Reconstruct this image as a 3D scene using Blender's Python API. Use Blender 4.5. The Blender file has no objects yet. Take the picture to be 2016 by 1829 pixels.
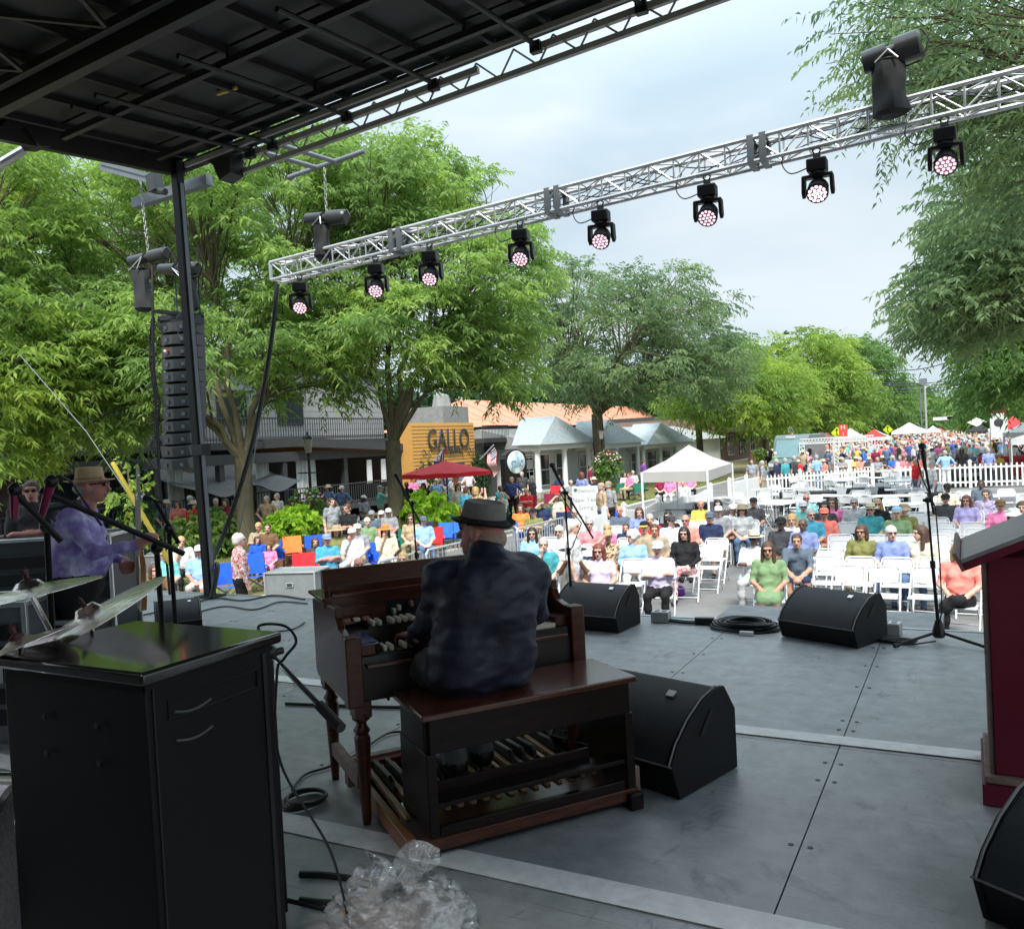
import bpy, bmesh, math, random
import numpy as np
from mathutils import Vector, Matrix, noise
random.seed(7); np.random.seed(7)
SC = bpy.context.scene; COL = SC.collection
# ---------------- camera (street runs along +Y, stage floor is z = 0, street level z = G)
H = 1.55; G = -1.32; FPX = 1680.0
_r = math.radians(3.0)
_t = np.array([897, -85.5, FPX]); _p = math.atan(-(897*math.sin(_r)-85.5*math.cos(_r))/FPX)
_down = np.array([math.sin(_r)*math.cos(_p), math.cos(_r)*math.cos(_p), math.sin(_p)])
_Y = _t/np.linalg.norm(_t); _U = -_down; _X = np.cross(_Y, _U)
MW = np.array([_X, _Y, _U])
cam_d = bpy.data.cameras.new('camera'); cam = bpy.data.objects.new('camera', cam_d); COL.objects.link(cam)
cam_d.sensor_width = 36; cam_d.lens = 36*FPX/2016; cam_d.clip_start = .05; cam_d.clip_end = 3000
cam.matrix_world = Matrix([[MW[i][0], -MW[i][1], -MW[i][2], (0, 0, H)[i]] for i in range(3)]+[[0, 0, 0, 1]])
SC.camera = cam
# ---------------- world, sun, exposure
W = bpy.data.worlds.new('World'); SC.world = W; W.use_nodes = True
nt = W.node_tree; N = nt.nodes; L = nt.links; N.clear()
SUN_EL, SUN_AZ = math.radians(52), math.radians(150)
out = N.new('ShaderNodeOutputWorld'); bg = N.new('ShaderNodeBackground'); bg.inputs[1].default_value = .12
sky = N.new('ShaderNodeTexSky'); sky.sky_type = 'NISHITA'; sky.sun_disc = False
sky.sun_elevation = SUN_EL; sky.sun_rotation = SUN_AZ; sky.air_density = 1.0; sky.dust_density = 2.0
tc = N.new('ShaderNodeTexCoord'); mp = N.new('ShaderNodeMapping'); mp.inputs['Scale'].default_value = (1, 1, 3.2)
n1 = N.new('ShaderNodeTexNoise'); n1.inputs['Scale'].default_value = 1.7; n1.inputs['Detail'].default_value = 5; n1.inputs['Roughness'].default_value = .48
n1.inputs['Distortion'].default_value = .5
cr = N.new('ShaderNodeValToRGB'); e = cr.color_ramp.elements
e[0].position = .30; e[0].color = (1.72, 2.18, 2.52, 1); e[1].position = .68; e[1].color = (2.75, 3.02, 3.2, 1)
m_ = cr.color_ramp.elements.new(.48); m_.color = (2.08, 2.52, 2.82, 1)
mx = N.new('ShaderNodeMix'); mx.data_type = 'RGBA'; mx.inputs[0].default_value = .94
L.new(tc.outputs['Generated'], mp.inputs[0]); L.new(mp.outputs[0], n1.inputs['Vector']); L.new(n1.outputs['Fac'], cr.inputs[0])
sx = N.new('ShaderNodeSeparateXYZ'); L.new(tc.outputs['Generated'], sx.inputs[0]); zr = N.new('ShaderNodeMapRange'); zr.interpolation_type = 'SMOOTHSTEP'; zr.inputs[1].default_value = .22; zr.inputs[2].default_value = 1; zr.inputs[3].default_value = .95; zr.inputs[4].default_value = 3.0
L.new(sx.outputs[2], zr.inputs[0]); vm = N.new('ShaderNodeVectorMath'); vm.operation = 'SCALE'; L.new(cr.outputs[0], vm.inputs[0]); L.new(zr.outputs[0], vm.inputs['Scale'])  # overcast sky brightens towards the zenith
L.new(sky.outputs[0], mx.inputs[6]); L.new(vm.outputs[0], mx.inputs[7]); L.new(mx.outputs[2], bg.inputs[0]); L.new(bg.outputs[0], out.inputs[0])
sd = bpy.data.lights.new('sun', 'SUN'); sd.energy = 2.2; sd.angle = math.radians(14); sd.color = (1, .96, .9)
so = bpy.data.objects.new('sun', sd); COL.objects.link(so)
sdir = Vector((math.sin(SUN_AZ)*math.cos(SUN_EL), math.cos(SUN_AZ)*math.cos(SUN_EL), math.sin(SUN_EL)))
so.rotation_euler = sdir.to_track_quat('Z', 'Y').to_euler(); so.location = (0, 0, 40)
SC.view_settings.view_transform = 'Standard'; SC.view_settings.look = 'None'; SC.view_settings.gamma = 1
SC.view_settings.use_curve_mapping = False; SC.view_settings.exposure = 1.4
SC.render.engine = 'CYCLES'; SC.cycles.max_bounces = 6; SC.cycles.transparent_max_bounces = 8
SC.cycles.use_denoising = True; SC.cycles.caustics_reflective = False; SC.cycles.caustics_refractive = False
# ---------------- measuring helpers: a direction seen in the photograph met with a plane of the place
def ray(px, py): return MW @ np.array([px-1008, py-914.5, FPX])
def PZ(px, py, z=0.0): d = ray(px, py); return Vector(np.array([0, 0, H])+d*(z-H)/d[2])
def PY(px, py, y): d = ray(px, py); return Vector(np.array([0, 0, H])+d*y/d[1])
def PX(px, py, x): d = ray(px, py); return Vector(np.array([0, 0, H])+d*x/d[0])
def PD(px, py, dd): d = ray(px, py); return Vector(np.array([0, 0, H])+d*dd/FPX)
# ---------------- materials
MATS = {}
def mat(name, col, rough=.6, metal=0.0, var=.12, vs=6.0, bump=0.0, bs=40.0, emit=0.0, spec=.5, dark=None, ds=3.0, trans=0.0, alpha=1.0, coat=0.0, stretch=(1, 1, 1)):
    if name in MATS: return MATS[name]
    m = bpy.data.materials.new(name); m.use_nodes = True; MATS[name] = m
    n = m.node_tree.nodes; l = m.node_tree.links; b = n['Principled BSDF']
    b.inputs['Roughness'].default_value = rough; b.inputs['Metallic'].default_value = metal
    b.inputs['Specular IOR Level'].default_value = spec
    if coat: b.inputs['Coat Weight'].default_value = coat; b.inputs['Coat Roughness'].default_value = .08
    if trans: b.inputs['Transmission Weight'].default_value = trans
    if alpha < 1: b.inputs['Alpha'].default_value = alpha
    c = (*col, 1)
    t = n.new('ShaderNodeTexCoord'); mp = n.new('ShaderNodeMapping'); mp.inputs['Scale'].default_value = stretch
    l.new(t.outputs['Object'], mp.inputs[0])
    ns = n.new('ShaderNodeTexNoise'); ns.inputs['Scale'].default_value = vs; ns.inputs['Detail'].default_value = 6; ns.inputs['Roughness'].default_value = .65
    l.new(mp.outputs[0], ns.inputs['Vector'])
    r = n.new('ShaderNodeValToRGB'); r.color_ramp.elements[0].position = .28; r.color_ramp.elements[1].position = .72
    r.color_ramp.elements[0].color = (*[x*(1-var) for x in col], 1) if dark is None else (*dark, 1)
    r.color_ramp.elements[1].color = (*[min(1, x*(1+var)) for x in col], 1)
    l.new(ns.outputs['Fac'], r.inputs[0]); l.new(r.outputs[0], b.inputs['Base Color'])
    if bump:
        nb = n.new('ShaderNodeTexNoise'); nb.inputs['Scale'].default_value = bs; nb.inputs['Detail'].default_value = 4
        l.new(mp.outputs[0], nb.inputs['Vector']); bm_ = n.new('ShaderNodeBump'); bm_.inputs['Strength'].default_value = bump; bm_.inputs['Distance'].default_value = .01
        l.new(nb.outputs['Fac'], bm_.inputs['Height']); l.new(bm_.outputs[0], b.inputs['Normal'])
    if emit:
        b.inputs['Emission Color'].default_value = c; b.inputs['Emission Strength'].default_value = emit
    return m
M_black = mat('black_paint', (.005, .005, .006), .5, bump=.15, spec=.3)
M_black2 = mat('black_plastic', (.009, .009, .010), .4, spec=.4)
M_rubber = mat('black_rubber', (.015, .015, .016), .6)
M_steel = mat('grey_steel', (.17, .19, .21), .45, .3)
M_alu = mat('brushed_aluminium', (.62, .63, .64), .38, .75, vs=20)
M_chrome = mat('chrome', (.75, .75, .76), .18, 1.0)
M_dsteel = mat('dark_steel', (.05, .055, .06), .5, .3)
M_white = mat('white_paint', (.68, .69, .68), .5, var=.05)
M_whitepl = mat('white_plastic', (.64, .65, .66), .4, var=.04)
M_skin = mat('skin', (.55, .33, .24), .55, var=.1, vs=15)
# ---------------- mesh building
class MB:
    def __init__(s): s.v = []; s.f = []; s.m = []; s.T = None
    def add(s, vs, fs, mi=0):
        o = len(s.v)
        if s.T is not None: vs = [s.T @ Vector(p) for p in vs]
        s.v += [tuple(p) for p in vs]; s.f += [tuple(i+o for i in f) for f in fs]; s.m += [mi]*len(fs); return s
    def box(s, x0, x1, y0, y1, z0, z1, mi=0):
        return s.add([(x0, y0, z0), (x1, y0, z0), (x1, y1, z0), (x0, y1, z0), (x0, y0, z1), (x1, y0, z1), (x1, y1, z1), (x0, y1, z1)],
                     [(0, 3, 2, 1), (4, 5, 6, 7), (0, 1, 5, 4), (1, 2, 6, 5), (2, 3, 7, 6), (3, 0, 4, 7)], mi)
    def cyl(s, a, b, r0, r1=None, n=10, mi=0, cap=True):
        a = Vector(a); b = Vector(b); r1 = r0 if r1 is None else r1
        q = (b-a).normalized().to_track_quat('Z', 'Y') if (b-a).length > 1e-6 else Matrix.Identity(3).to_quaternion()
        vs = []
        for p, r in ((a, r0), (b, r1)):
            for i in range(n):
                t = 2*math.pi*i/n; vs.append(p+q @ Vector((r*math.cos(t), r*math.sin(t), 0)))
        fs = [(i, (i+1) % n, n+(i+1) % n, n+i) for i in range(n)]
        if cap: fs += [tuple(range(n-1, -1, -1)), tuple(range(n, 2*n))]
        return s.add(vs, fs, mi)
    def tube(s, pts, r, n=6, mi=0, closed=False):
        pts = [Vector(p) for p in pts]; k = len(pts); rs = r if hasattr(r, '__len__') else [r]*k
        vs = []; up = Vector((0, 0, 1)); prev = None
        for i, p in enumerate(pts):
            if closed: t = (pts[(i+1) % k]-pts[i-1])
            else: t = pts[min(i+1, k-1)]-pts[max(i-1, 0)]
            t = t.normalized() if t.length > 1e-9 else Vector((0, 0, 1))
            if prev is None:
                a = t.cross(up) if abs(t.z) < .95 else t.cross(Vector((1, 0, 0)))
            else: a = prev-t*prev.dot(t)
            a = a.normalized() if a.length > 1e-6 else Vector((1, 0, 0)); prev = a; b = t.cross(a)
            for j in range(n):
                w = 2*math.pi*j/n; vs.append(p+(a*math.cos(w)+b*math.sin(w))*rs[i])
        fs = []
        for i in range(k if closed else k-1):
            i2 = (i+1) % k
            for j in range(n): fs.append((i*n+j, i*n+(j+1) % n, i2*n+(j+1) % n, i2*n+j))
        if not closed: fs += [tuple(range(n-1, -1, -1)), tuple(range((k-1)*n, k*n))]
        return s.add(vs, fs, mi)
    def bar(s, a, b, w, h, mi=0, up=(0, 0, 1)):
        a = Vector(a); b = Vector(b); d = (b-a).normalized(); u = Vector(up)
        if abs(d.dot(u)) > .98: u = Vector((1, 0, 0))
        x = d.cross(u).normalized(); z = x.cross(d)
        c = [x*i*w/2+z*j*h/2 for i, j in ((-1, -1), (1, -1), (1, 1), (-1, 1))]
        return s.add([a+q for q in c]+[b+q for q in c], [(3, 2, 1, 0), (4, 5, 6, 7), (0, 1, 5, 4), (1, 2, 6, 5), (2, 3, 7, 6), (3, 0, 4, 7)], mi)
    def lathe(s, prof, o=(0, 0, 0), n=16, mi=0, sx=1, sy=1, ax=None):
        q = Vector(ax).normalized().to_track_quat('Z', 'Y') if ax is not None else None
        vs = []
        for r, z in prof:
            for i in range(n):
                t = 2*math.pi*i/n; p = Vector((r*math.cos(t)*sx, r*math.sin(t)*sy, z))
                if q: p = q @ p
                vs.append(p+Vector(o))
        k = len(prof); fs = [(i*n+j, i*n+(j+1) % n, (i+1)*n+(j+1) % n, (i+1)*n+j) for i in range(k-1) for j in range(n)]
        if prof[0][0] > 1e-4: fs.append(tuple(range(n-1, -1, -1)))
        if prof[-1][0] > 1e-4: fs.append(tuple(range((k-1)*n, k*n)))
        return s.add(vs, fs, mi)
    def prism(s, poly, d, mi=0):
        d = Vector(d); n = len(poly); p = [Vector(q) for q in poly]
        return s.add(p+[q+d for q in p], [tuple(range(n-1, -1, -1)), tuple(range(n, 2*n))]+[(i, (i+1) % n, n+(i+1) % n, n+i) for i in range(n)], mi)
    def sph(s, c, r, n=10, m=6, mi=0, sc=(1, 1, 1)):
        prof = [(r*math.sin(math.pi*i/m), -r*math.cos(math.pi*i/m)) for i in range(m+1)]
        o = len(s.v); T = s.T; s.T = None
        s.lathe([(a, b) for a, b in prof], (0, 0, 0), n, mi)
        c = Vector(c)
        for i in range(o, len(s.v)):
            p = s.v[i]; q = Vector((p[0]*sc[0], p[1]*sc[1], p[2]*sc[2]))+c; s.v[i] = tuple(T @ q if T is not None else q)
        s.T = T; return s
    def build(s, name, mats, parent=None, smooth=True, bevel=0, loc=None, kind=None, label=None):
        me = bpy.data.meshes.new(name); me.from_pydata(s.v, [], s.f); mats = mats if isinstance(mats, (list, tuple)) else [mats]
        for m in mats: me.materials.append(m)
        if len(mats) > 1: me.polygons.foreach_set('material_index', s.m)
        bm = bmesh.new(); bm.from_mesh(me); bmesh.ops.recalc_face_normals(bm, faces=bm.faces); bm.to_mesh(me); bm.free()
        if smooth:
            me.polygons.foreach_set('use_smooth', [True]*len(me.polygons)); me.set_sharp_from_angle(angle=math.radians(34))
        me.update(); o = bpy.data.objects.new(name, me); COL.objects.link(o)
        if parent is not None: o.parent = parent
        if loc is not None: o.location = loc
        if bevel:
            b = o.modifiers.new('bevel', 'BEVEL'); b.width = bevel; b.segments = 2; b.limit_method = 'ANGLE'; b.angle_limit = math.radians(40)
        if kind: o['kind'] = kind
        if label: o['label'] = label
        return o
def E(name, label, cat, loc=(0, 0, 0), rz=0.0, group=None):
    o = bpy.data.objects.new(name, None); COL.objects.link(o); o.location = loc; o.rotation_euler = (0, 0, rz); o.empty_display_size = .1
    o['label'] = label; o['category'] = cat
    if group: o['group'] = group
    return o
def translucent(m, f=.5):
    n = m.node_tree.nodes; l = m.node_tree.links; b = n['Principled BSDF']; t = n.new('ShaderNodeBsdfTranslucent'); x = n.new('ShaderNodeMixShader'); x.inputs[0].default_value = f
    l.new(b.inputs['Base Color'].links[0].from_socket, t.inputs[0]); l.new(b.outputs[0], x.inputs[1]); l.new(t.outputs[0], x.inputs[2]); l.new(x.outputs[0], n['Material Output'].inputs[0]); return m
ORD = ['first', 'second', 'third', 'fourth', 'fifth', 'sixth', 'seventh', 'eighth', 'ninth', 'tenth', 'eleventh', 'twelfth', 'thirteenth', 'fourteenth', 'fifteenth', 'sixteenth', 'seventeenth', 'eighteenth', 'nineteenth', 'twentieth']
def tag(o, label, cat, group=None):
    o['label'] = label; o['category'] = cat
    if group: o['group'] = group
    return o
def dup(r, loc, rz=0.0, label=None, group=None, parent=None):
    c = r.copy(); COL.objects.link(c); c.location = loc; c.rotation_euler = (0, 0, rz)
    if parent is not None: c.parent = parent
    if label: c['label'] = label
    if group: c['group'] = group
    for ch in r.children:
        d = ch.copy(); COL.objects.link(d); d.parent = c
        for g in ch.children:
            h = g.copy(); COL.objects.link(h); h.parent = d
    return c
def struct(o): o['kind'] = 'structure'; return o
def text(s, size, m, parent, loc, rot, name='lettering', depth=.004, align='CENTER', label=None, sx=1.0):
    cu = bpy.data.curves.new(name, 'FONT'); cu.body = s; cu.size = size; cu.extrude = depth; cu.align_x = align; cu.align_y = 'CENTER'; cu.resolution_u = 3
    o = bpy.data.objects.new(name+'_tmp', cu); COL.objects.link(o)
    dg = bpy.context.evaluated_depsgraph_get(); me = bpy.data.meshes.new_from_object(o.evaluated_get(dg)); bpy.data.objects.remove(o)
    me.materials.clear(); me.materials.append(m); o = bpy.data.objects.new(name, me); COL.objects.link(o); o.parent = parent; o.location = loc; o.rotation_euler = rot; o.scale = (sx, 1, 1)
    if label: o['label'] = label
    return o
def frame(origin, xdir):
    """matrix whose local x runs along xdir (level), z up"""
    x = Vector((xdir[0], xdir[1], 0)).normalized(); y = Vector((-x.y, x.x, 0))
    return Matrix(((x.x, y.x, 0, origin[0]), (x.y, y.y, 0, origin[1]), (0, 0, 1, origin[2]), (0, 0, 0, 1)))
def ang(v): return math.atan2(v[1], v[0])
# ================= SETTING: ground, road, verge =================
M_asph = mat('asphalt', (.185, .182, .178), .9, dark=(.125, .125, .124), vs=.8, bump=.4, bs=90, spec=.2)
M_grass = mat('dry_grass', (.13, .13, .055), .95, dark=(.17, .13, .08), vs=.7, bump=.6, bs=40, spec=.1)
M_conc = mat('sidewalk_concrete', (.36, .35, .33), .85, var=.12, vs=2, bump=.2)
m = MB(); m.box(-400, 400, -60, 1500, G-.6, G-.02); struct(m.build('ground', M_grass))
m = MB(); m.box(-12.4, 9.5, -20, 700, G-.3, G); struct(m.build('road', M_asph))
m = MB(); m.box(-12.72, -12.4, -20, 700, G-.3, G+.1); struct(m.build('kerb', M_conc))
m = MB(); m.box(-23.6, -21.2, -20, 160, G-.3, G+.03); struct(m.build('sidewalk', M_conc))
m = MB(); m.box(9.5, 9.8, -20, 700, G-.3, G+.1); struct(m.build('kerb', M_conc))
# ================= STAGE DECK =================
def deck_mat():
    m = mat('stage_deck_phenolic', (.31, .325, .335), .30, var=.28, vs=9, spec=1.0)
    n = m.node_tree.nodes; l = m.node_tree.links; b = n['Principled BSDF']
    t = n.new('ShaderNodeTexCoord')
    # long scuffs and scratches
    mp = n.new('ShaderNodeMapping'); mp.inputs['Scale'].default_value = (2.5, 26, 1); mp.inputs['Rotation'].default_value = (0, 0, .12); l.new(t.outputs['Object'], mp.inputs[0])
    a = n.new('ShaderNodeTexNoise'); a.inputs['Scale'].default_value = 1.6; a.inputs['Detail'].default_value = 8; a.inputs['Roughness'].default_value = .75; a.inputs['Distortion'].default_value = 1.2; l.new(mp.outputs[0], a.inputs['Vector'])
    g = n.new('ShaderNodeTexNoise'); g.inputs['Scale'].default_value = 70; g.inputs['Detail'].default_value = 3; l.new(t.outputs['Object'], g.inputs['Vector'])
    big = n.new('ShaderNodeTexNoise'); big.inputs['Scale'].default_value = 1.1; big.inputs['Detail'].default_value = 5; l.new(t.outputs['Object'], big.inputs['Vector'])
    rr = n.new('ShaderNodeMapRange'); rr.inputs[1].default_value = .3; rr.inputs[2].default_value = .75; rr.inputs[3].default_value = .27; rr.inputs[4].default_value = .56
    ad = n.new('ShaderNodeMath'); ad.operation = 'ADD'; ad2 = n.new('ShaderNodeMath'); ad2.operation = 'MULTIPLY'; ad2.inputs[1].default_value = .5
    l.new(a.outputs['Fac'], ad.inputs[0]); l.new(big.outputs['Fac'], ad.inputs[1]); l.new(ad.outputs[0], ad2.inputs[0]); l.new(ad2.outputs[0], rr.inputs[0]); l.new(rr.outputs[0], b.inputs['Roughness'])
    bp = n.new('ShaderNodeBump'); bp.inputs['Strength'].default_value = .25; bp.inputs['Distance'].default_value = .004; l.new(g.outputs['Fac'], bp.inputs['Height'])
    bp2 = n.new('ShaderNodeBump'); bp2.inputs['Strength'].default_value = .22; bp2.inputs['Distance'].default_value = .006; l.new(a.outputs['Fac'], bp2.inputs['Height']); l.new(bp.outputs[0], bp2.inputs['Normal']); l.new(bp2.outputs[0], b.inputs['Normal'])
    # pale dusty scuffs and scraped patches
    sc = n.new('ShaderNodeValToRGB'); sc.color_ramp.elements[0].position = .56; sc.color_ramp.elements[0].color = (0, 0, 0, 1); sc.color_ramp.elements[1].position = .72; sc.color_ramp.elements[1].color = (1, 1, 1, 1)
    l.new(a.outputs['Fac'], sc.inputs[0]); mixn = n.new('ShaderNodeMix'); mixn.data_type = 'RGBA'; mm = n.new('ShaderNodeMath'); mm.operation = 'MULTIPLY'; mm.inputs[1].default_value = .55
    l.new(sc.outputs[0], mm.inputs[0]); l.new(mm.outputs[0], mixn.inputs[0]); mixn.inputs[7].default_value = (.42, .43, .44, 1)
    src = b.inputs['Base Color'].links[0].from_socket; l.new(src, mixn.inputs[6])
    col = mixn.outputs[2]
    for sc_, rot, lo_, hi_, cc, amt in (((1.2, 55, 1), .10, .57, .66, (.07, .075, .08, 1), .55), ((14, 2.2, 1), .75, .62, .68, (.08, .085, .09, 1), .5), ((6, 48, 1), -.5, .60, .68, (.5, .5, .5, 1), .5), ((1.6, 1.1, 1), .9, .60, .66, (.06, .065, .07, 1), .55)):
        q = n.new('ShaderNodeMapping'); q.inputs['Scale'].default_value = sc_; q.inputs['Rotation'].default_value = (0, 0, rot); l.new(t.outputs['Object'], q.inputs[0]); w = n.new('ShaderNodeTexNoise'); w.inputs['Scale'].default_value = 1.0; w.inputs['Detail'].default_value = 9; w.inputs['Roughness'].default_value = .7; w.inputs['Distortion'].default_value = 2.2; l.new(q.outputs[0], w.inputs['Vector'])
        r = n.new('ShaderNodeMapRange'); r.inputs[1].default_value = lo_; r.inputs[2].default_value = hi_; r.inputs[3].default_value = 0; r.inputs[4].default_value = amt; l.new(w.outputs['Fac'], r.inputs[0]); x = n.new('ShaderNodeMix'); x.data_type = 'RGBA'; l.new(r.outputs[0], x.inputs[0]); l.new(col, x.inputs[6]); x.inputs[7].default_value = cc; col = x.outputs[2]
    l.new(col, b.inputs['Base Color'])
    return m
M_deck = deck_mat()
M_tape = mat('white_stage_tape', (.85, .85, .84), .5, dark=(.70, .70, .70), vs=14, bump=.2)
deck = MB(); deck.box(-9.3, 3.0, -1.4, 7.06, -.20, -.035)
deck = struct(deck.build('stage_deck', M_black))
ys = [-1.4, .45, 1.62, 2.76, 4.5, 5.75, 7.04]
xs = [-9.3+i*1.0 for i in range(0)]
x = -.605
cols = [x+1.135*i for i in range(-7, 4)]+[3.0]; cols = [-9.3]+[c for c in cols if -9.2 < c < 3]+[3.0]
first = None
rows = [-1.4, 1.6, 4.33, 7.04]
for i in range(len(cols)-1):
    for j in range(len(rows)-1):
        mm = MB(); g_ = .003; mm.box(cols[i]+g_, cols[i+1]-g_, rows[j]+g_, rows[j+1]-g_, -.033, 0)
        mm.build('deck_panel', M_deck, deck, smooth=False)
bolts = MB()
for cx in cols[1:-1]:
    for yy in (1.9, 2.35, 3.25, 3.9, 4.12, 4.6, 4.75, 5.4, 5.9, 6.4):
        for s_ in (-.035, .035): bolts.cyl((cx+s_, yy, .0005), (cx+s_, yy, .002), .011, n=8)
bolts.build('bolt_heads', M_black2, deck, kind='stuff')
edge = MB(); edge.box(-9.3, 3.0, 7.06, 7.10, -.2, .002); edge.build('edge_trim', M_alu, deck, smooth=False)
for (y0, y1) in ((4.37, 4.49), (2.60, 2.74)):
    mm = MB(); mm.box(-9.3, 3.0, y0, y1, .004, .0065); mm.build('tape_line', M_tape, deck, smooth=False)
mm = MB(); mm.box(-9.25, 3.0, 6.9, 6.95, G, -.21); mm.build('stage_skirt', M_black, deck, smooth=False)
# lower platform in front of the stage, and its cable
rp = E('front_platform', 'low grey platform step butted to the front of the stage, white light on its top', 'platform')
mm = MB(); mm.box(-2.25, -.26, 7.75, 8.95, -.27, -.25); mm.build('platform_top', mat('worn_grey_deck', (.22, .23, .24), .55, var=.3, vs=4, bump=.2), rp)
mm = MB(); mm.box(-2.25, -.26, 7.75, 7.79, -.45, -.271); mm.box(-.30, -.26, 7.79, 8.95, -.45, -.271); mm.box(-2.25, -2.2, 7.79, 8.95, -.45, -.271); mm.build('platform_frame', M_black, rp, smooth=False)
for lx in (-2.2, -.3):
    for ly in (7.8, 8.9):
        mm = MB(); mm.cyl((lx, ly, G), (lx, ly, -.45), .024); mm.build('leg', M_steel, rp)
# rear wall of the mobile stage (behind the camera)
mm = MB(); mm.box(-9.3, 3.2, -1.5, -1.42, G, 4.2); struct(mm.build('rear_wall', M_black, smooth=False))
# ================= STAGE ROOF =================
def rz_(x, y): return 4.85+.065*(x+7.8)+.09*(y-6.9)
roof = E('stage_roof', 'black ribbed underside of the mobile stage roof with open truss along its front edge', 'stage roof', (0, 0, 0))
M_roof = mat('black_roof_panel', (.008, .0085, .009), .6, var=.2, vs=3)
M_beam = mat('roof_beam_paint', (.014, .0145, .016), .45, .2)
xr = [-7.82]+[-7.58+.555*i for i in range(0, 21)]+[4.05]
yr = [-1.4, .9, 2.7, 4.4, 5.33, 6.42, 6.98]
for i in range(len(xr)-1):
    for j in range(len(yr)-1):
        a, b, c, d = xr[i]+.02, xr[i+1]-.02, yr[j]+.02, yr[j+1]-.02
        o = .13
        mm = MB(); mm.add([(a, c, rz_(a, c)+o), (b, c, rz_(b, c)+o), (b, d, rz_(b, d)+o), (a, d, rz_(a, d)+o)]+[(a, c, rz_(a, c)+o+.03), (b, c, rz_(b, c)+o+.03), (b, d, rz_(b, d)+o+.03), (a, d, rz_(a, d)+o+.03)],
               [(0, 3, 2, 1), (4, 5, 6, 7), (0, 1, 5, 4), (1, 2, 6, 5), (2, 3, 7, 6), (3, 0, 4, 7)])
        mm.build('roof_panel', M_roof, roof, smooth=False)
for i, xx in enumerate(xr[1:-1]):
    mm = MB(); mm.bar((xx, -1.4, rz_(xx, -1.4)+.12), (xx, 6.98, rz_(xx, 6.98)+.12), .045, .09); mm.build('purlin', M_roof, roof, smooth=False)
mm = MB(); mm.box(-8, 4.2, -1.5, 7.05, 0, .02)
for i in range(8):
    p = mm.v[i]; mm.v[i] = (p[0]*.985, p[1]*.99, rz_(p[0], p[1])+.19+p[2])
mm.build('roof_skin', M_roof, roof, smooth=False)
def truss_x(y, zo, h, name, r=.022, x0=-7.7, x1=4.0, step=.55, m=M_beam):
    mm = MB(); mm.bar((x0, y, rz_(x0, y)+zo), (x1, y, rz_(x1, y)+zo), .06, .06); mm.bar((x0, y, rz_(x0, y)+zo+h), (x1, y, rz_(x1, y)+zo+h), .06, .06); mm.build(name, m, roof, smooth=False)
for y, zo in ((5.33, 0), (6.42, 0)):
    mm = MB(); mm.bar((-7.55, y, rz_(-7.55, y)+zo), (4, y, rz_(4, y)+zo), .055, .06); mm.build('roof_beam', M_beam, roof, smooth=False)
for y in (4.40, 2.5):
    mm = MB(); mm.bar((-7.7, y, rz_(-7.7, y)-.06), (4, y, rz_(4, y)-.06), .09, .16); mm.bar((-7.7, y-.14, rz_(-7.7, y)-.02), (4, y-.14, rz_(4, y)-.02), .06, .07); mm.build('roof_beam', M_beam, roof, smooth=False)
    mm = MB(); k = 0; xx = -7.4
    mm.bar((-7.7, y-1.0, rz_(-7.7, y)-.10), (4, y-1.0, rz_(4, y)-.10), .07, .07)
    while xx < 3.6:
        mm.bar((xx, y-.2, rz_(xx, y)-.05), (xx+.5, y-1.0, rz_(xx+.5, y)-.10), .03, .03); mm.bar((xx+.5, y-1.0, rz_(xx+.5, y)-.1), (xx+1, y-.2, rz_(xx+1, y)-.05), .03, .03); xx += 1.0
    mm.build('roof_truss', M_beam, roof, smooth=False)
for y in (5.33, 6.42):
    xx = -7.0
    while xx < 3.5:
        mm = MB(); mm.bar((xx, y, rz_(xx, y)+.02), (xx, y, rz_(xx, y)+.14), .03, .03); mm.build('hanger', M_beam, roof, smooth=False); xx += 1.66
M_fr = mat('front_rail_steel', (.34, .34, .32), .45, .1)
mm = MB(); mm.bar((-7.6, 6.84, rz_(-7.6, 6.84)), (4, 6.84, rz_(4, 6.84)), .035, .05); mm.build('front_rail', M_fr, roof, smooth=False)
# front edge truss: lower chord hangs below the front edge
FE = 7.06
def fe(x, dz): return (x, FE, rz_(x, FE)+dz)
mm = MB(); mm.bar(fe(-6.95, -.20), fe(4, -.20), .05, .05); mm.build('truss_chord', M_fr, roof, smooth=False)
for a_, b_ in ((-7.1, -3.92), (-3.3, .2)):
    mm = MB(); mm.bar(fe(a_, -.045), fe(b_, -.045), .05, .06); mm.build('truss_chord', M_fr, roof, smooth=False)
xx = -6.9
while xx < 3.5:
    for a_, b_ in (((xx, -.20), (xx+.16, .02)), ((xx+.16, .02), (xx+.40, -.20))):
        mm = MB(); mm.cyl(fe(*a_), fe(*b_), .010, n=6); mm.build('truss_brace', M_fr, roof)
    xx += .40
mm = MB(); mm.add([fe(-7.35, .02), fe(-6.95, .05), fe(-6.95, -.26), fe(-7.12, -.30), fe(-7.2, -.12)]+[tuple(Vector(fe(*q))+Vector((0, -.2, 0))) for q in ((-7.35, .02), (-6.95, .05), (-6.95, -.26), (-7.12, -.30), (-7.2, -.12))],
  [(0, 1, 2, 3, 4), (9, 8, 7, 6, 5)]+[(i, (i+1) % 5, 5+(i+1) % 5, 5+i) for i in range(5)]); mm.build('end_plate', M_beam, roof, smooth=False)
mm = MB(); mm.bar((-7.84, -1.4, rz_(-7.84, -1.4)+.06), (-7.84, 7.0, rz_(-7.84, 7)+.06), .08, .2); mm.bar((-7.84, 7.02, rz_(-7.84, 7.02)+.07), (4, 7.02, rz_(4, 7.02)+.13), .07, .10); mm.build('roof_edge', M_roof, roof, smooth=False)
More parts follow.
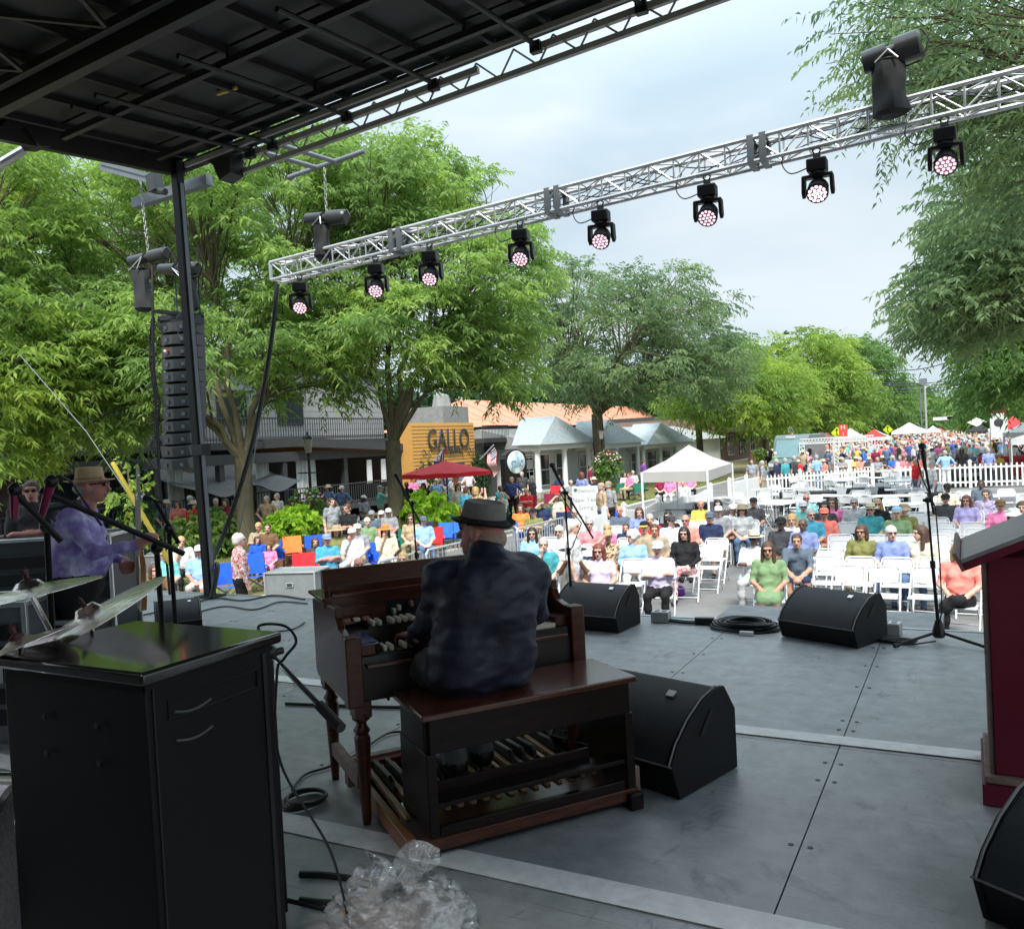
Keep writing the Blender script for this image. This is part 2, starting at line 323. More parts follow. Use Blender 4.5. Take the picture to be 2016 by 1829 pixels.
# clamps where outriggers cross
for xx in (-6.8, -6.48, -5.46, -4.4, -3.3, -2.3, -1.3):
    mm = MB(); mm.cyl((xx, 4.9, rz_(xx, 4.9)-.03), (xx, 7.02, rz_(xx, 7.02)-.03), .024, n=8); mm.build('outrigger_tube', M_beam, roof)
    mm = MB(); mm.bar((xx-.05, 7.03, rz_(xx, 7.03)-.05), (xx+.05, 7.03, rz_(xx, 7.03)-.05), .07, .10); mm.build('clamp', M_beam, roof, smooth=False)
mm = MB(); a = Vector((-5.9, 5.9, rz_(-5.9, 5.9)+.115)); mm.box(a.x-.2, a.x+.05, a.y, a.y+.03, a.z-.03, a.z-.005); mm.build('yellow_tag', mat('yellow_tag', (.55, .40, .10), .6), roof)
for xx in (-6.80, -6.48):
    mm = MB(); mm.cyl((xx, 6.9, 4.92), (xx-.05, 8.18, 5.03), .028, n=10); mm.build('outrigger_tube', M_steel, roof)
mm = MB(); mm.cyl((-7.28, 8.15, 4.99), (-6.1, 8.15, 5.07), .028, n=10); mm.build('outrigger_tube', M_steel, roof)
# dark bulge and grey strut at the left rear
mm = MB(); mm.prism([PX(-30, 262, -8.0), PX(20, 262, -8.0), PX(48, 298, -8.0), PX(70, 300, -8.0), PX(118, 284, -8.0), PX(0, 230, -8.0)], (.25, 0, 0)); mm.build('folded_tarp', M_roof, roof)
mm = MB(); mm.cyl(PX(45, 297, -8.1), PX(-60, 360, -8.1), .045, n=10); mm.build('roof_strut', M_alu, roof)
# corner post
post = E('corner_post', 'tall black square steel post carrying the front left corner of the stage roof', 'post', (-7.68, 6.89, 0))
b0 = Vector((0, 0, 0)); b1 = Vector((-.12, 0, 4.95))
mm = MB(); mm.bar(b0, b1, .10, .10, up=(0, 1, 0)); mm.build('outer_tube', M_black, post, smooth=False, bevel=.006)
mm = MB(); mm.bar((.06, 0, .1), (-.06, 0, 4.7), .014, .05, up=(0, 1, 0)); mm.build('edge_strip', M_steel, post, smooth=False)
mm = MB(); mm.box(-.13, .13, -.12, .12, .003, .02); mm.build('base_plate', M_black2, post)
mm = MB(); mm.box(-.085, .075, -.065, .065, 1.62, 1.74); mm.build('collar', M_black2, post)
for i in range(2):
    mm = MB(); mm.tube([(-.14, -.05, 3.55+i*.0-.3*i), (-.2, -.05, 3.5-.3*i), (-.2, -.05, 3.3-.3*i), (-.13, -.05, 3.25-.3*i)], .006); mm.build('handle', M_steel, post)
# ================= OVERHEAD BRACKET, HOISTS, LINE ARRAY =================
br = E('hoist_bracket', 'grey steel cantilever bracket arms clamped beside the roof corner', 'bracket', (0, 0, 0))
P = lambda x, y: PY(x*.36, y*.36, 6.95)
mm = MB()
mm.bar(P(570, 912), P(850, 985), .10, .11); mm.build('bracket_arm', M_steel, br, smooth=False)
mm = MB(); mm.bar(P(575, 912)+Vector((0, 0, .02)), P(850, 985)+Vector((0, 0, .02)), .13, .02); mm.build('bracket_flange', M_steel, br, smooth=False)
mm = MB(); mm.bar(P(640, 1090)+Vector((0, .25, 0)), P(1050, 955)+Vector((0, .25, 0)), .10, .12); mm.build('bracket_arm', M_steel, br, smooth=False)
mm = MB(); mm.bar(P(840, 960), P(855, 1050), .14, .12); mm.cyl(P(850, 1045), P(905, 1050), .04); mm.build('bracket_clamp', M_dsteel, br, smooth=False)
M_chain = mat('galvanised_chain', (.45, .45, .44), .4, .7)
def chain(a, b, parent, r=.022):
    a = Vector(a); b = Vector(b); n = int((a-b).length/.045); mm = MB()
    for i in range(n):
        c = a.lerp(b, (i+.5)/n); d = Vector((r if i % 2 else 0, 0 if i % 2 else r, 0))
        mm.tube([c+d*.5+Vector((0, 0, .024)), c-d*.5+Vector((0, 0, .024)), c-d*.6, c-d*.5-Vector((0, 0, .024)), c+d*.5-Vector((0, 0, .024)), c+d*.6], .0065, n=4, closed=True)
    return mm.build('chain', M_chain, parent, kind='stuff')
M_bag = mat('black_canvas_bag', (.022, .025, .028), .75, bump=.5, bs=9, stretch=(1, 1, .4))
M_bag2 = mat('black_canvas_bag_dark', (.012, .013, .014), .7, bump=.6, bs=9, stretch=(1, 1, .4))
M_hoist = mat('hoist_grey', (.04, .045, .048), .4, .2)
def hoist(label, top, mot_a, mot_b, bag_top, bag_bot, rb, rm, bagm=M_bag, name='chain_hoist', hm=None):
    h = E(name, label, 'chain hoist', bag_top); o = Vector(bag_top); f = lambda p: Vector(p)-o
    hm = hm or M_hoist
    if top is not None: chain(f(top), f(Vector(mot_a).lerp(Vector(mot_b), .5)), h)
    a = f(mot_a); b = f(mot_b); d = (b-a)
    mm = MB(); mm.cyl(a, a+d*.42, rm*.8, rm*.85, 16); mm.cyl(a+d*.42, a+d*.56, rm*.55, rm*.55, 16); mm.build('motor_housing', hm, h)
    mm = MB(); mm.cyl(a+d*.56, a+d*.95, rm, rm, 16); mm.cyl(a+d*.95, b, rm*1.0, rm*.8, 16); mm.build('gear_housing', hm, h)
    mm = MB(); mm.tube([b+Vector((0, 0, rm)), b+d.normalized()*.03+Vector((0, 0, rm*.6)), b+d.normalized()*.06, b-Vector((0, 0, rm*1.2)), a.lerp(b, .6)-Vector((0, 0, rm*1.3))], .008, 6); mm.build('power_cable', M_rubber, h)
    mm = MB(); mm.tube([a.lerp(b, .45)+Vector((0, -rm, 0)), f(bag_top)+Vector((-rb*.7, -rb, -.03))], .008, 5); mm.tube([a.lerp(b, .45)+Vector((0, -rm, 0)), f(bag_top)+Vector((rb*.7, -rb, -.03))], .008, 5); mm.build('sling', M_chain, h)
    bt = f(bag_bot); n = 14; K = 14; vs = []; fs = []
    for i in range(K+1):
        t = i/K; c = Vector((0, 0, 0)).lerp(bt, t); rr = rb*(1+.10*t+.05*math.sin(t*9)) if t < .95 else rb*.75
        for j in range(n):
            w = 2*math.pi*j/n; q = rr*(1+.10*math.sin(3*w+2.5*t*3)+.06*math.sin(5*w-6*t)); vs.append(c+Vector((q*math.cos(w), q*math.sin(w)*.85, 0)))
    for i in range(K):
        for j in range(n): fs.append((i*n+j, i*n+(j+1) % n, (i+1)*n+(j+1) % n, (i+1)*n+j))
    fs += [tuple(range(n)), tuple(range(K*n, K*n+n))]
    mm = MB(); mm.add(vs, fs); mm.build('chain_bag', bagm, h)
    mm = MB(); mm.tube([Vector((rb*1.02*math.cos(w), rb*.88*math.sin(w), -.01)) for w in [i*math.pi/7 for i in range(14)]], .010, 6, closed=True); mm.build('bag_rim', M_black2, h)
    return h
YT = 8.1
q = lambda x, y: PY(x*.36, y*.36, 7.1)
hoist('chain hoist with drooping grey bag hanging left of the roof post', q(765, 985), q(715, 1430), q(915, 1385), q(765, 1470), q(790, 1705), .10, .075)
hoist('second chain hoist half hidden behind the black roof post', None, PY(880*.36, 1475*.36, 7.5), PY(1085*.36, 1470*.36, 7.5), PY(1040*.36, 1520*.36, 7.5), PY(1060*.36, 1700*.36, 7.5), .07, .085)
t_ = lambda x, y: PY(x*.36, y*.36, YT-.05)
hoist('chain hoist with black bag near the left end of the lighting truss', t_(1775, 920), t_(1680, 1200), t_(1895, 1185), t_(1758, 1225), t_(1765, 1415), .095, .085, M_bag2)
u_ = lambda x, y: PY(x*.36+1290.2, y*.36, YT-.2)
hoist('large chain hoist above the right end of the lighting truss', None, u_(1135, 350), u_(1455, 235), u_(1268, 340), u_(1290, 640), .125, .115, M_bag2, hm=mat('hoist_black', (.02, .021, .022), .3))
# line array
la = E('line_array', 'curved column of black line array speakers hanging left of the roof post', 'speaker array', (-8.65, 7.5, 0))
M_spk = mat('speaker_charcoal', (.085, .09, .095), .5, var=.1)
M_grl = mat('speaker_grille', (.012, .012, .012), .7, bump=.3, bs=200)
zt, zb = 3.22, 1.55; n = 12
for i in range(n):
    t = i/(n-1); z = zt+(zb-zt)*t; yaw = 0; tilt = math.radians(-2-11*t*t); rear = .06*t*t
    T = Matrix.Translation((.02, 0-rear*2, z)) @ Matrix.Rotation(math.radians(20), 4, 'Z') @ Matrix.Rotation(-tilt, 4, 'X') @ Matrix.Diagonal((.78, 1, 1, 1))
    c = E('cabinet', '', 'x'); del c['label']; del c['category']; c.parent = la; c.matrix_local = T
    a = .074
    mm = MB(); mm.add([(-.33, .16, -a), (.33, .16, -a), (.24, -.10, -a*.80), (-.24, -.10, -a*.80), (0, -.17, -a*.72), (-.33, .16, a), (.33, .16, a), (.24, -.10, a*.9), (-.24, -.10, a*.9), (0, -.17, a*.8)],
                      [(0, 1, 2, 4, 3), (5, 8, 9, 7, 6), (0, 5, 6, 1), (1, 6, 7, 2), (2, 7, 9, 4), (4, 9, 8, 3), (3, 8, 5, 0)]); mm.build('shell', M_spk, c, smooth=False)
    mm = MB(); mm.box(-.31, .31, .162, .18, -a*.9, a*.9); mm.build('grille', M_grl, c, smooth=False)
    for q_ in ((-.14, -.09, -.16, -.142, -.02, .02), (.12, .17, -.15, -.13, -.02, .02)): MB().box(*q_).build('connector_plate', M_steel, c, smooth=False)
mm = MB(); mm.box(-.30, .30, -.04, .0, 3.34, 3.40); mm.box(-.30, .30, .12, .16, 3.34, 3.40); mm.box(-.04, .04, -.3, .4, 3.38, 3.42); mm.box(-.3, -.26, -.04, .16, 3.25, 3.36); mm.box(.26, .3, -.04, .16, 3.25, 3.36); mm.build('rigging_frame', M_dsteel, la, smooth=False)
mm = MB(); mm.tube([(-.1, .1, 3.4), (-.1, .1, 4.2)], .01); mm.tube([(.3, .1, 3.4), (.32, .1, 4.2)], .01); mm.build('suspension_wire', M_dsteel, la)
M_cable = mat('black_cable', (.012, .012, .014), .45)
mm = MB()
random.seed(3)
for i in range(12):
    z = zt+(zb-zt)*i/11; pts = []
    for k in range(9):
        w = k/8*math.pi*2; pts.append((-.20+.07*math.cos(w)+random.uniform(-.02, .02)-.03*(i % 3), -.22+.03*math.sin(w*2), z+.055*math.sin(w)+random.uniform(-.012, .012)))
    mm.tube(pts, .007, 5)
for k in range(4): mm.tube([(-.22+.02*k, -.2, 3.35), (-.27+.02*k, -.23, 2.8), (-.21+.03*k, -.23, 2.3), (-.25+.02*k, -.23, 1.9), (-.2+.01*k, -.2, 1.6)], .008, 5)
for k in range(7):
    rr = .11+.012*k; mm.tube([(-.26+rr*math.cos(w)*.9, -.24+.01*k, 1.66+.02*(k % 3)+rr*math.sin(w)) for w in [j*math.pi/8 for j in range(16)]], .008, 5, closed=True)
mm.build('signal_cables', M_cable, la, kind='stuff')
mm = MB(); mm.cyl((-.02, -.195, zt-.29), (-.02, -.2, zt-.29), .012, n=8); mm.build('indicator_light', mat('red_led', (1, .12, .04), .5, emit=6), la)
tag(MB().tube([(-8.55, 7.1, 3.95), (-8.5, 7.0, 3.0), (-8.42, 6.9, 1.5), (-8.3, 6.85, .01)], .016, 6).build('feeder_cable', M_cable), 'black cable running straight down beside the speaker column', 'cable')
# hanging cable from the truss end down to the post foot
def cable(pts, r, label, name='cable', m=None, n=10, cat='cable'):
    pts = [Vector(p) for p in pts]; out = []
    for i in range(len(pts)-1):
        p0 = pts[max(i-1, 0)]; p1 = pts[i]; p2 = pts[i+1]; p3 = pts[min(i+2, len(pts)-1)]
        for k in range(n):
            t = k/n; out.append(.5*((2*p1)+(-p0+p2)*t+(2*p0-5*p1+4*p2-p3)*t*t+(-p0+3*p1-3*p2+p3)*t**3))
    out.append(pts[-1]); o = MB().tube(out, r, 6).build(name, m or M_cable)
    return tag(o, label, cat) if label else o
tl = lambda x, y: PY(x*.36, y*.36, YT)
tm = lambda x, y, Y: PY(x*.36, 564.5+y*.36, Y)
cable([PY(545, 560, 8.0), PY(538, 640, 7.9), PY(520, 760, 7.8), PY(490, 900, 7.6), PY(445, 1040, 7.4), PY(415, 1110, 7.1), (-7.6, 6.95, .35), (-7.5, 6.75, .02)], .028, 'thick black cable loom drooping from the truss end to the post foot', 'cable_loom')
cable([PY(550, 560, 8.1), PY(535, 680, 8.0), PY(500, 900, 7.8), PY(470, 1050, 7.6)], .008, 'thin grey guy line beside the drooping cable loom', 'guy_line', M_steel)
# ================= LIGHTING TRUSS =================
TR = E('lighting_truss', 'silver aluminium box truss spanning in front of the stage with lamps hung below', 'truss', (0, 0, 0))
TL = {}
A = {'nt': PY(532, 517, 8.0), 'nb': PY(532, 552, 8.0)}; Bn = {'nt': PY(2016, 134, 8.0), 'nb': PY(2016, 188, 8.0)}
w = .21
def ch(k, x):
    a = A['n'+k[1]]; b = Bn['n'+k[1]]; t = (x-a.x)/(b.x-a.x); p = a.lerp(b, t)
    if k[0] == 'f': p = p+Vector((0, w, 0))
    return p
x0, x1 = A['nt'].x, 2.6
for k in ('nt', 'nb', 'ft', 'fb'):
    mm = MB(); mm.cyl(ch(k, x0), ch(k, x1), .021, n=8); mm.build('chord', M_alu, TR)
ix = x0; k = 0
joints = [PY(x_*.36+o_, y_*.36, 8.0).x for x_, o_, y_ in ((370, 645, 1310), (1230, 645, 1100), (555, 1290, 810))]; joints += [joints[2]+1.22*2-.05, joints[2]+1.22*3]
while ix < x1-.2:
    nx = ix+.245
    for face in (('nt', 'nb'), ('ft', 'fb'), ('nt', 'ft'), ('nb', 'fb')):
        a, b = face; mm = MB(); mm.cyl(ch(a, ix), ch(b, ix), .0095, n=6); mm.build('strut', M_alu, TR)
        if k % 2 == 0: mm = MB().cyl(ch(a, ix), ch(b, nx), .0085, n=6)
        else: mm = MB().cyl(ch(b, ix), ch(a, nx), .0085, n=6)
        mm.build('brace', M_alu, TR)
    ix = nx; k += 1
for jx in joints:
    for s in (-.055, .055):
        a, b, c, d = ch('nt', jx+s), ch('ft', jx+s), ch('fb', jx+s), ch('nb', jx+s)
        mm = MB(); o = .035; cc = (a+b+c+d)/4
        qs = [p+(p-cc).normalized()*o for p in (a, b, c, d)]; qi = [p-(p-cc).normalized()*.02 for p in (a, b, c, d)]
        V = []; dx = Vector((.03, 0, 0))
        for p_ in (qs, qi):
            V += [p-dx for p in p_]+[p+dx for p in p_]
        F = []
        for i in range(4):
            j = (i+1) % 4; F += [(i, j, 4+j, 4+i), (8+i, 12+i, 12+j, 8+j), (i, 8+i, 8+j, j), (4+i, 4+j, 12+j, 12+i)]
        mm.add(V, F); mm.build('joint_plate', M_steel, TR, smooth=False)
mm = MB(); a, b = ch('nt', x0), ch('nb', x0); mm.bar(a, b, .03, .03); mm.bar(ch('ft', x0), ch('fb', x0), .03, .03); mm.build('end_frame', M_alu, TR, smooth=False)
random.seed(5)
mm = MB()
for L_ in range(4):
    pts = []; xx = x0+.3+L_*.4
    while xx < x1: pts.append(ch('nt', xx)+Vector((0, random.uniform(.04, .19), -random.uniform(.02, .19)))); xx += .33
    sm = []
    for i in range(len(pts)-1):
        for q_ in range(3): sm.append(pts[i].lerp(pts[i+1], q_/3)+Vector((0, 0, -.02*math.sin(math.pi*q_/3))))
    mm.tube(sm, .006, 4)
mm.build('cable_bundle', M_cable, TR, kind='stuff')
# moving head lamps
M_lens = mat('led_lens_pink', (1, .70, .80), .3, emit=.62); M_lensw = mat('led_lens_white', (1, .93, .95), .3, emit=1.3); M_lensbg = mat('lamp_face', (.42, .16, .24), .4, emit=.10)
mh = E('moving_head_light', '', 'stage light')
mm = MB(); mm.box(-.085, .085, -.07, .07, -.16, -.05); mm.cyl((0, 0, -.19), (0, 0, -.16), .065, n=14); mm.build('base_box', M_black2, mh, bevel=.012)
mm = MB(); mm.box(-.03, .03, -.02, .02, -.055, .0); mm.tube([(-.02, 0, 0), (-.035, 0, .03), (0, 0, .055), (.035, 0, .03), (.02, 0, 0)], .008, 6); mm.build('hook_clamp', M_dsteel, mh)
mm = MB()
for s in (-1, 1): mm.prism([(s*.100, -.05, -.19), (s*.100, .05, -.19), (s*.105, .05, -.34), (s*.105, 0, -.38), (s*.105, -.05, -.34)], (s*.032, 0, 0))
mm.box(-.13, .13, -.045, .045, -.215, -.185); mm.build('yoke', M_black2, mh, bevel=.008)
hd = MB(); ax = Vector((0, -.75, -.66)).normalized(); c0 = Vector((0, 0, -.31))
hd.lathe([(.03, -.085), (.07, -.075), (.088, -.03), (.088, .045), (.094, .05), (.094, .085), (.082, .09)], c0, 20, 0, ax=ax); hh = hd.build('lamp_head', M_black2, mh)
qf = ax.to_track_quat('Z', 'Y')
mm = MB(); mm.lathe([(.0, .0905), (.081, .0905)], c0, 20, ax=ax); mm.build('lamp_face', M_lensbg, hh)
mm = MB()
for ring, cnt in ((0, 1), (.034, 6), (.066, 12)):
    for i in range(cnt):
        w_ = 2*math.pi*i/cnt; cp = c0+ax*.092+qf @ Vector((ring*math.cos(w_), ring*math.sin(w_), 0)); mm.lathe([(.013, 0), (.010, .004), (0, .005)], cp, 8, ax=ax)
lensP = mm.build('led_lenses', M_lens, hh)
lamps = [(592, 562, 0), (742, 538, 1), (848, 503, 0), (1026, 468, 2), (1183, 412, 1), (1393, 372, 2), (1608, 308, 3), (1860, 268, 1)]
lab = ['lamp under the silver left end frame of the lighting truss', 'second lamp from the left, tilted away and darker', 'third lamp from the left under the truss, over the trees', 'fourth lamp from the left, pink face against the treetop', 'fifth lamp from the left, pink face against the sky beside a treetop',
       'sixth lamp from the left with cable loops, rose face against the sky', 'seventh lamp from the left glowing brightest white', 'rightmost lamp on the truss, below the big chain hoist']
for i, (px, py, k) in enumerate(lamps):
    xx = PY(px, py-12, 8.05).x; p = ch('nb', xx)+Vector((0, .03, -.055)); s = 1.0
    o = mh if i == 0 else dup(mh, p)
    o.location = p; o['label'] = 'black '+lab[i]; o['group'] = 'moving head lamps under the truss'
    o.rotation_euler = (0, 0, [.5, .35, .25, .2, .1, .05, 0.0, -.05][i]); 
    if k == 3:
        for c_ in o.children:
            for g_ in c_.children:
                if g_.name.startswith('led_lenses'): g_.data = g_.data.copy(); g_.data.materials[0] = M_lensw
    pts = [p+Vector((-.05, 0, -.1)), p+Vector((-.22, -.02, -.14)), p+Vector((-.30, 0, -.02)), p+Vector((-.25, .05, .12))]
    if i >= 3: cable(pts, .006, None, 'power_lead', n=6).parent = TR
# yellow strut far left
tag(MB().cyl(PY(222, 912, 6.8), PY(336, 1110, 6.6), .028, n=10).build('yellow_pole', mat('yellow_paint', (.80, .55, .02), .4)), 'bright yellow pole slanting across beside the guitarist', 'pole')
tag(MB().tube([PY(40, 700, 7.2), PY(170, 850, 7.2), PY(330, 1090, 7.0)], .006, 5).build('guy_wire', M_steel), 'thin wire slanting down to the left of the speaker column', 'wire')
# ================= FIGURES: smooth bodies from blended limbs =================
def _prim(p, X):
    if p[0] == 'c':
        a = np.array(p[1], float); b = np.array(p[2], float); ab = b-a; d2 = max(1e-9, ab @ ab)
        t = np.clip(((X-a) @ ab)/d2, 0, 1); return np.linalg.norm(X-a-t[..., None]*ab, axis=-1)-(p[3]+(p[4]-p[3])*t)
    c = np.array(p[1], float); r = np.array(p[2], float); q = X-c
    if len(p) > 4 and p[4] is not None: q = q @ np.array(p[4])
    k0 = np.linalg.norm(q/r, axis=-1); k1 = np.linalg.norm(q/(r*r), axis=-1)+1e-9; return k0*(k0-1)/k1
def sdf_mesh(prims, h, k=.03, cut=()):
    lo = np.min([np.minimum(np.array(p[1]), np.array(p[2]) if p[0] == 'c' else np.array(p[1]))-(max(p[3], p[4]) if p[0] == 'c' else max(p[2])) for p in prims], axis=0)-2.5*h
    hi = np.max([np.maximum(np.array(p[1]), np.array(p[2]) if p[0] == 'c' else np.array(p[1]))+(max(p[3], p[4]) if p[0] == 'c' else max(p[2])) for p in prims], axis=0)+2.5*h
    n = np.ceil((hi-lo)/h).astype(int)+1
    ax = [lo[i]+h*np.arange(n[i]) for i in range(3)]; D = np.full(n, .5)
    def sub(p, pad):
        if p[0] == 'c': l_ = np.minimum(p[1], p[2])-max(p[3], p[4])-pad; h_ = np.maximum(p[1], p[2])+max(p[3], p[4])+pad
        else: l_ = np.array(p[1])-max(p[2])-pad; h_ = np.array(p[1])+max(p[2])+pad
        i0 = np.clip(np.floor((l_-lo)/h).astype(int), 0, n); i1 = np.clip(np.ceil((h_-lo)/h).astype(int)+1, 0, n); return tuple(slice(i0[j], i1[j]) for j in range(3))
    for p in prims:
        s = sub(p, k+3*h); X = np.stack(np.meshgrid(ax[0][s[0]], ax[1][s[1]], ax[2][s[2]], indexing='ij'), -1)
        d = _prim(p, X); c = D[s]; kk = k; hh = np.clip(.5+.5*(c-d)/kk, 0, 1); D[s] = c*(1-hh)+d*hh-kk*hh*(1-hh)
    for p in cut:
        s = sub(p, 3*h); X = np.stack(np.meshgrid(ax[0][s[0]], ax[1][s[1]], ax[2][s[2]], indexing='ij'), -1); D[s] = np.maximum(D[s], -_prim(p, X))
    nx, ny, nz = D.shape; I = D < 0; S = np.zeros((nx-1, ny-1, nz-1, 3)); C = np.zeros((nx-1, ny-1, nz-1)); quads = []
    idx = np.arange((nx-1)*(ny-1)*(nz-1)).reshape(nx-1, ny-1, nz-1)
    for a in range(3):
        sl0 = [slice(None)]*3; sl1 = [slice(None)]*3; sl0[a] = slice(0, -1); sl1[a] = slice(1, None); A = D[tuple(sl0)]; B = D[tuple(sl1)]
        cr_ = I[tuple(sl0)] != I[tuple(sl1)]; t = np.where(cr_, A/np.where(A-B == 0, 1e-9, A-B), 0)
        G3 = np.stack(np.meshgrid(*[np.arange(m_) for m_ in A.shape], indexing='ij'), -1).astype(float); G3[..., a] += t; G3 *= cr_[..., None]
        b, c = [x for x in range(3) if x != a]
        for db in (0, 1):
            for dc in (0, 1):
                s = [slice(None)]*3; s[b] = slice(db, A.shape[b]-1+db); s[c] = slice(dc, A.shape[c]-1+dc); S += G3[tuple(s)]; C += cr_[tuple(s)]
        e = np.argwhere(cr_); e = e[(e[:, b] > 0) & (e[:, c] > 0) & (e[:, b] < A.shape[b]-1) & (e[:, c] < A.shape[c]-1)]
        ins = I[tuple(e.T)]; q = []
        for db, dc in ((1, 1), (0, 1), (0, 0), (1, 0)):
            f = e.copy(); f[:, b] -= db; f[:, c] -= dc; q.append(idx[tuple(f.T)])
        q = np.stack(q, 1); fl = ins if a != 1 else ~ins; q[~fl] = q[~fl][:, ::-1]; quads.append(q)
    Q = np.concatenate(quads); used = np.unique(Q); rm = np.full(idx.size, -1); rm[used] = np.arange(len(used))
    V = (S.reshape(-1, 3)[used]/np.maximum(1, C.reshape(-1)[used])[:, None])*h+lo; Q = rm[Q]
    fc = V[Q].mean(1); best = np.full(len(Q), 9e9); mi = np.zeros(len(Q), int)
    for p in prims:
        d = _prim(p, fc); w = d < best; best[w] = d[w]; mi[w] = p[5] if p[0] == 'c' else p[3]
    return V, Q, mi
def np_mesh(name, V, Q, mi, mats, smooth=True):
    me = bpy.data.meshes.new(name); me.vertices.add(len(V)); me.vertices.foreach_set('co', np.asarray(V, float).ravel()); k = Q.shape[1]
    me.loops.add(Q.size); me.loops.foreach_set('vertex_index', Q.ravel().astype(np.int32)); me.polygons.add(len(Q)); me.polygons.foreach_set('loop_start', np.arange(0, Q.size, k, dtype=np.int32))
    me.polygons.foreach_set('material_index', mi.astype(np.int32)); me.polygons.foreach_set('use_smooth', np.full(len(Q), smooth)); me.update(calc_edges=True)
    for m_ in mats: me.materials.append(m_)
    return me
def join_np(parts):
    V = []; Q = []; M = []; o = 0
    for v, q, m_ in parts: V.append(v); Q.append(q+o); M.append(m_); o += len(v)
    return np.concatenate(V), np.concatenate(Q), np.concatenate(M)
# cloth colours
CM = {}
def cloth(c):
    if c in CM: return CM[c]
    pal = dict(white=(.62, .62, .62), cream=(.62, .56, .44), black=(.018, .018, .02), charcoal=(.06, .06, .065), grey=(.27, .28, .30), lightgrey=(.45, .46, .47), navy=(.025, .035, .085), blue=(.04, .16, .50), royal=(.02, .10, .55), lightblue=(.28, .47, .68), aqua=(.17, .48, .46), teal=(.06, .30, .34), turq=(.07, .32, .46), green=(.09, .20, .10), olive=(.20, .20, .07), khaki=(.34, .28, .19), tan=(.42, .31, .20), straw=(.62, .46, .27), yellow=(.72, .52, .10), orange=(.75, .22, .06), coral=(.80, .22, .17), salmon=(.85, .27, .22), pink=(.78, .22, .42), red=(.62, .03, .04), maroon=(.22, .02, .05), rose=(.62, .25, .27), lavender=(.48, .42, .72), lilac=(.62, .56, .74), purple=(.22, .07, .38), denim=(.10, .16, .27), sage=(.19, .29, .15), brown=(.16, .09, .05), dgreen=(.02, .14, .09), slate=(.10, .13, .17), trousergrey=(.15, .15, .15), dusk=(.22, .28, .52))
    CM[c] = mat('cloth_'+c, pal[c], .85, var=.18, vs=9, bump=.3, bs=14, spec=.2); return CM[c]
def patterned(name, a, b, sc):
    m = mat('cloth_'+name, a, .85, dark=b, vs=sc, spec=.2); m.node_tree.nodes['Color Ramp'].color_ramp.elements[0].position = .46; m.node_tree.nodes['Color Ramp'].color_ramp.elements[1].position = .54; CM[name] = m; return m
patterned('stripe_white', (.75, .76, .78), (.35, .42, .55), 30); patterned('leopard', (.62, .45, .30), (.12, .07, .04), 30); patterned('tropic', (.15, .60, .62), (.65, .75, .75), 12)
patterned('floral', (.06, .10, .28), (.02, .03, .09), 20); patterned('paisley', (.50, .42, .55), (.25, .22, .36), 26); patterned('plaid', (.55, .12, .12), (.75, .70, .68), 24); patterned('florwhite', (.6, .1, .15), (.7, .68, .62), 26)
SK = {'light': mat('skin_light', (.60, .36, .27), .5, var=.1, vs=14), 'tan': mat('skin_tan', (.46, .25, .17), .5, var=.1, vs=14), 'dark': mat('skin_dark', (.12, .06, .04), .45, var=.1, vs=14), 'ruddy': mat('skin_ruddy', (.56, .24, .18), .5, var=.12, vs=14)}
HR = {'grey': mat('hair_grey', (.36, .34, .32), .8, var=.25, vs=40), 'white': mat('hair_white', (.66, .64, .60), .8, var=.15, vs=40), 'brown': mat('hair_brown', (.07, .035, .02), .6, var=.3, vs=40), 'black': mat('hair_black', (.012, .010, .010), .5, vs=40), 'blonde': mat('hair_blonde', (.42, .28, .12), .6, var=.25, vs=40), 'auburn': mat('hair_auburn', (.16, .04, .025), .55, var=.25, vs=40)}
M_eye = mat('eye_dark', (.02, .015, .012), .3); M_lip = mat('lip', (.35, .11, .09), .5)
M_lensdk = mat('dark_lens', (.008, .008, .010), .12)
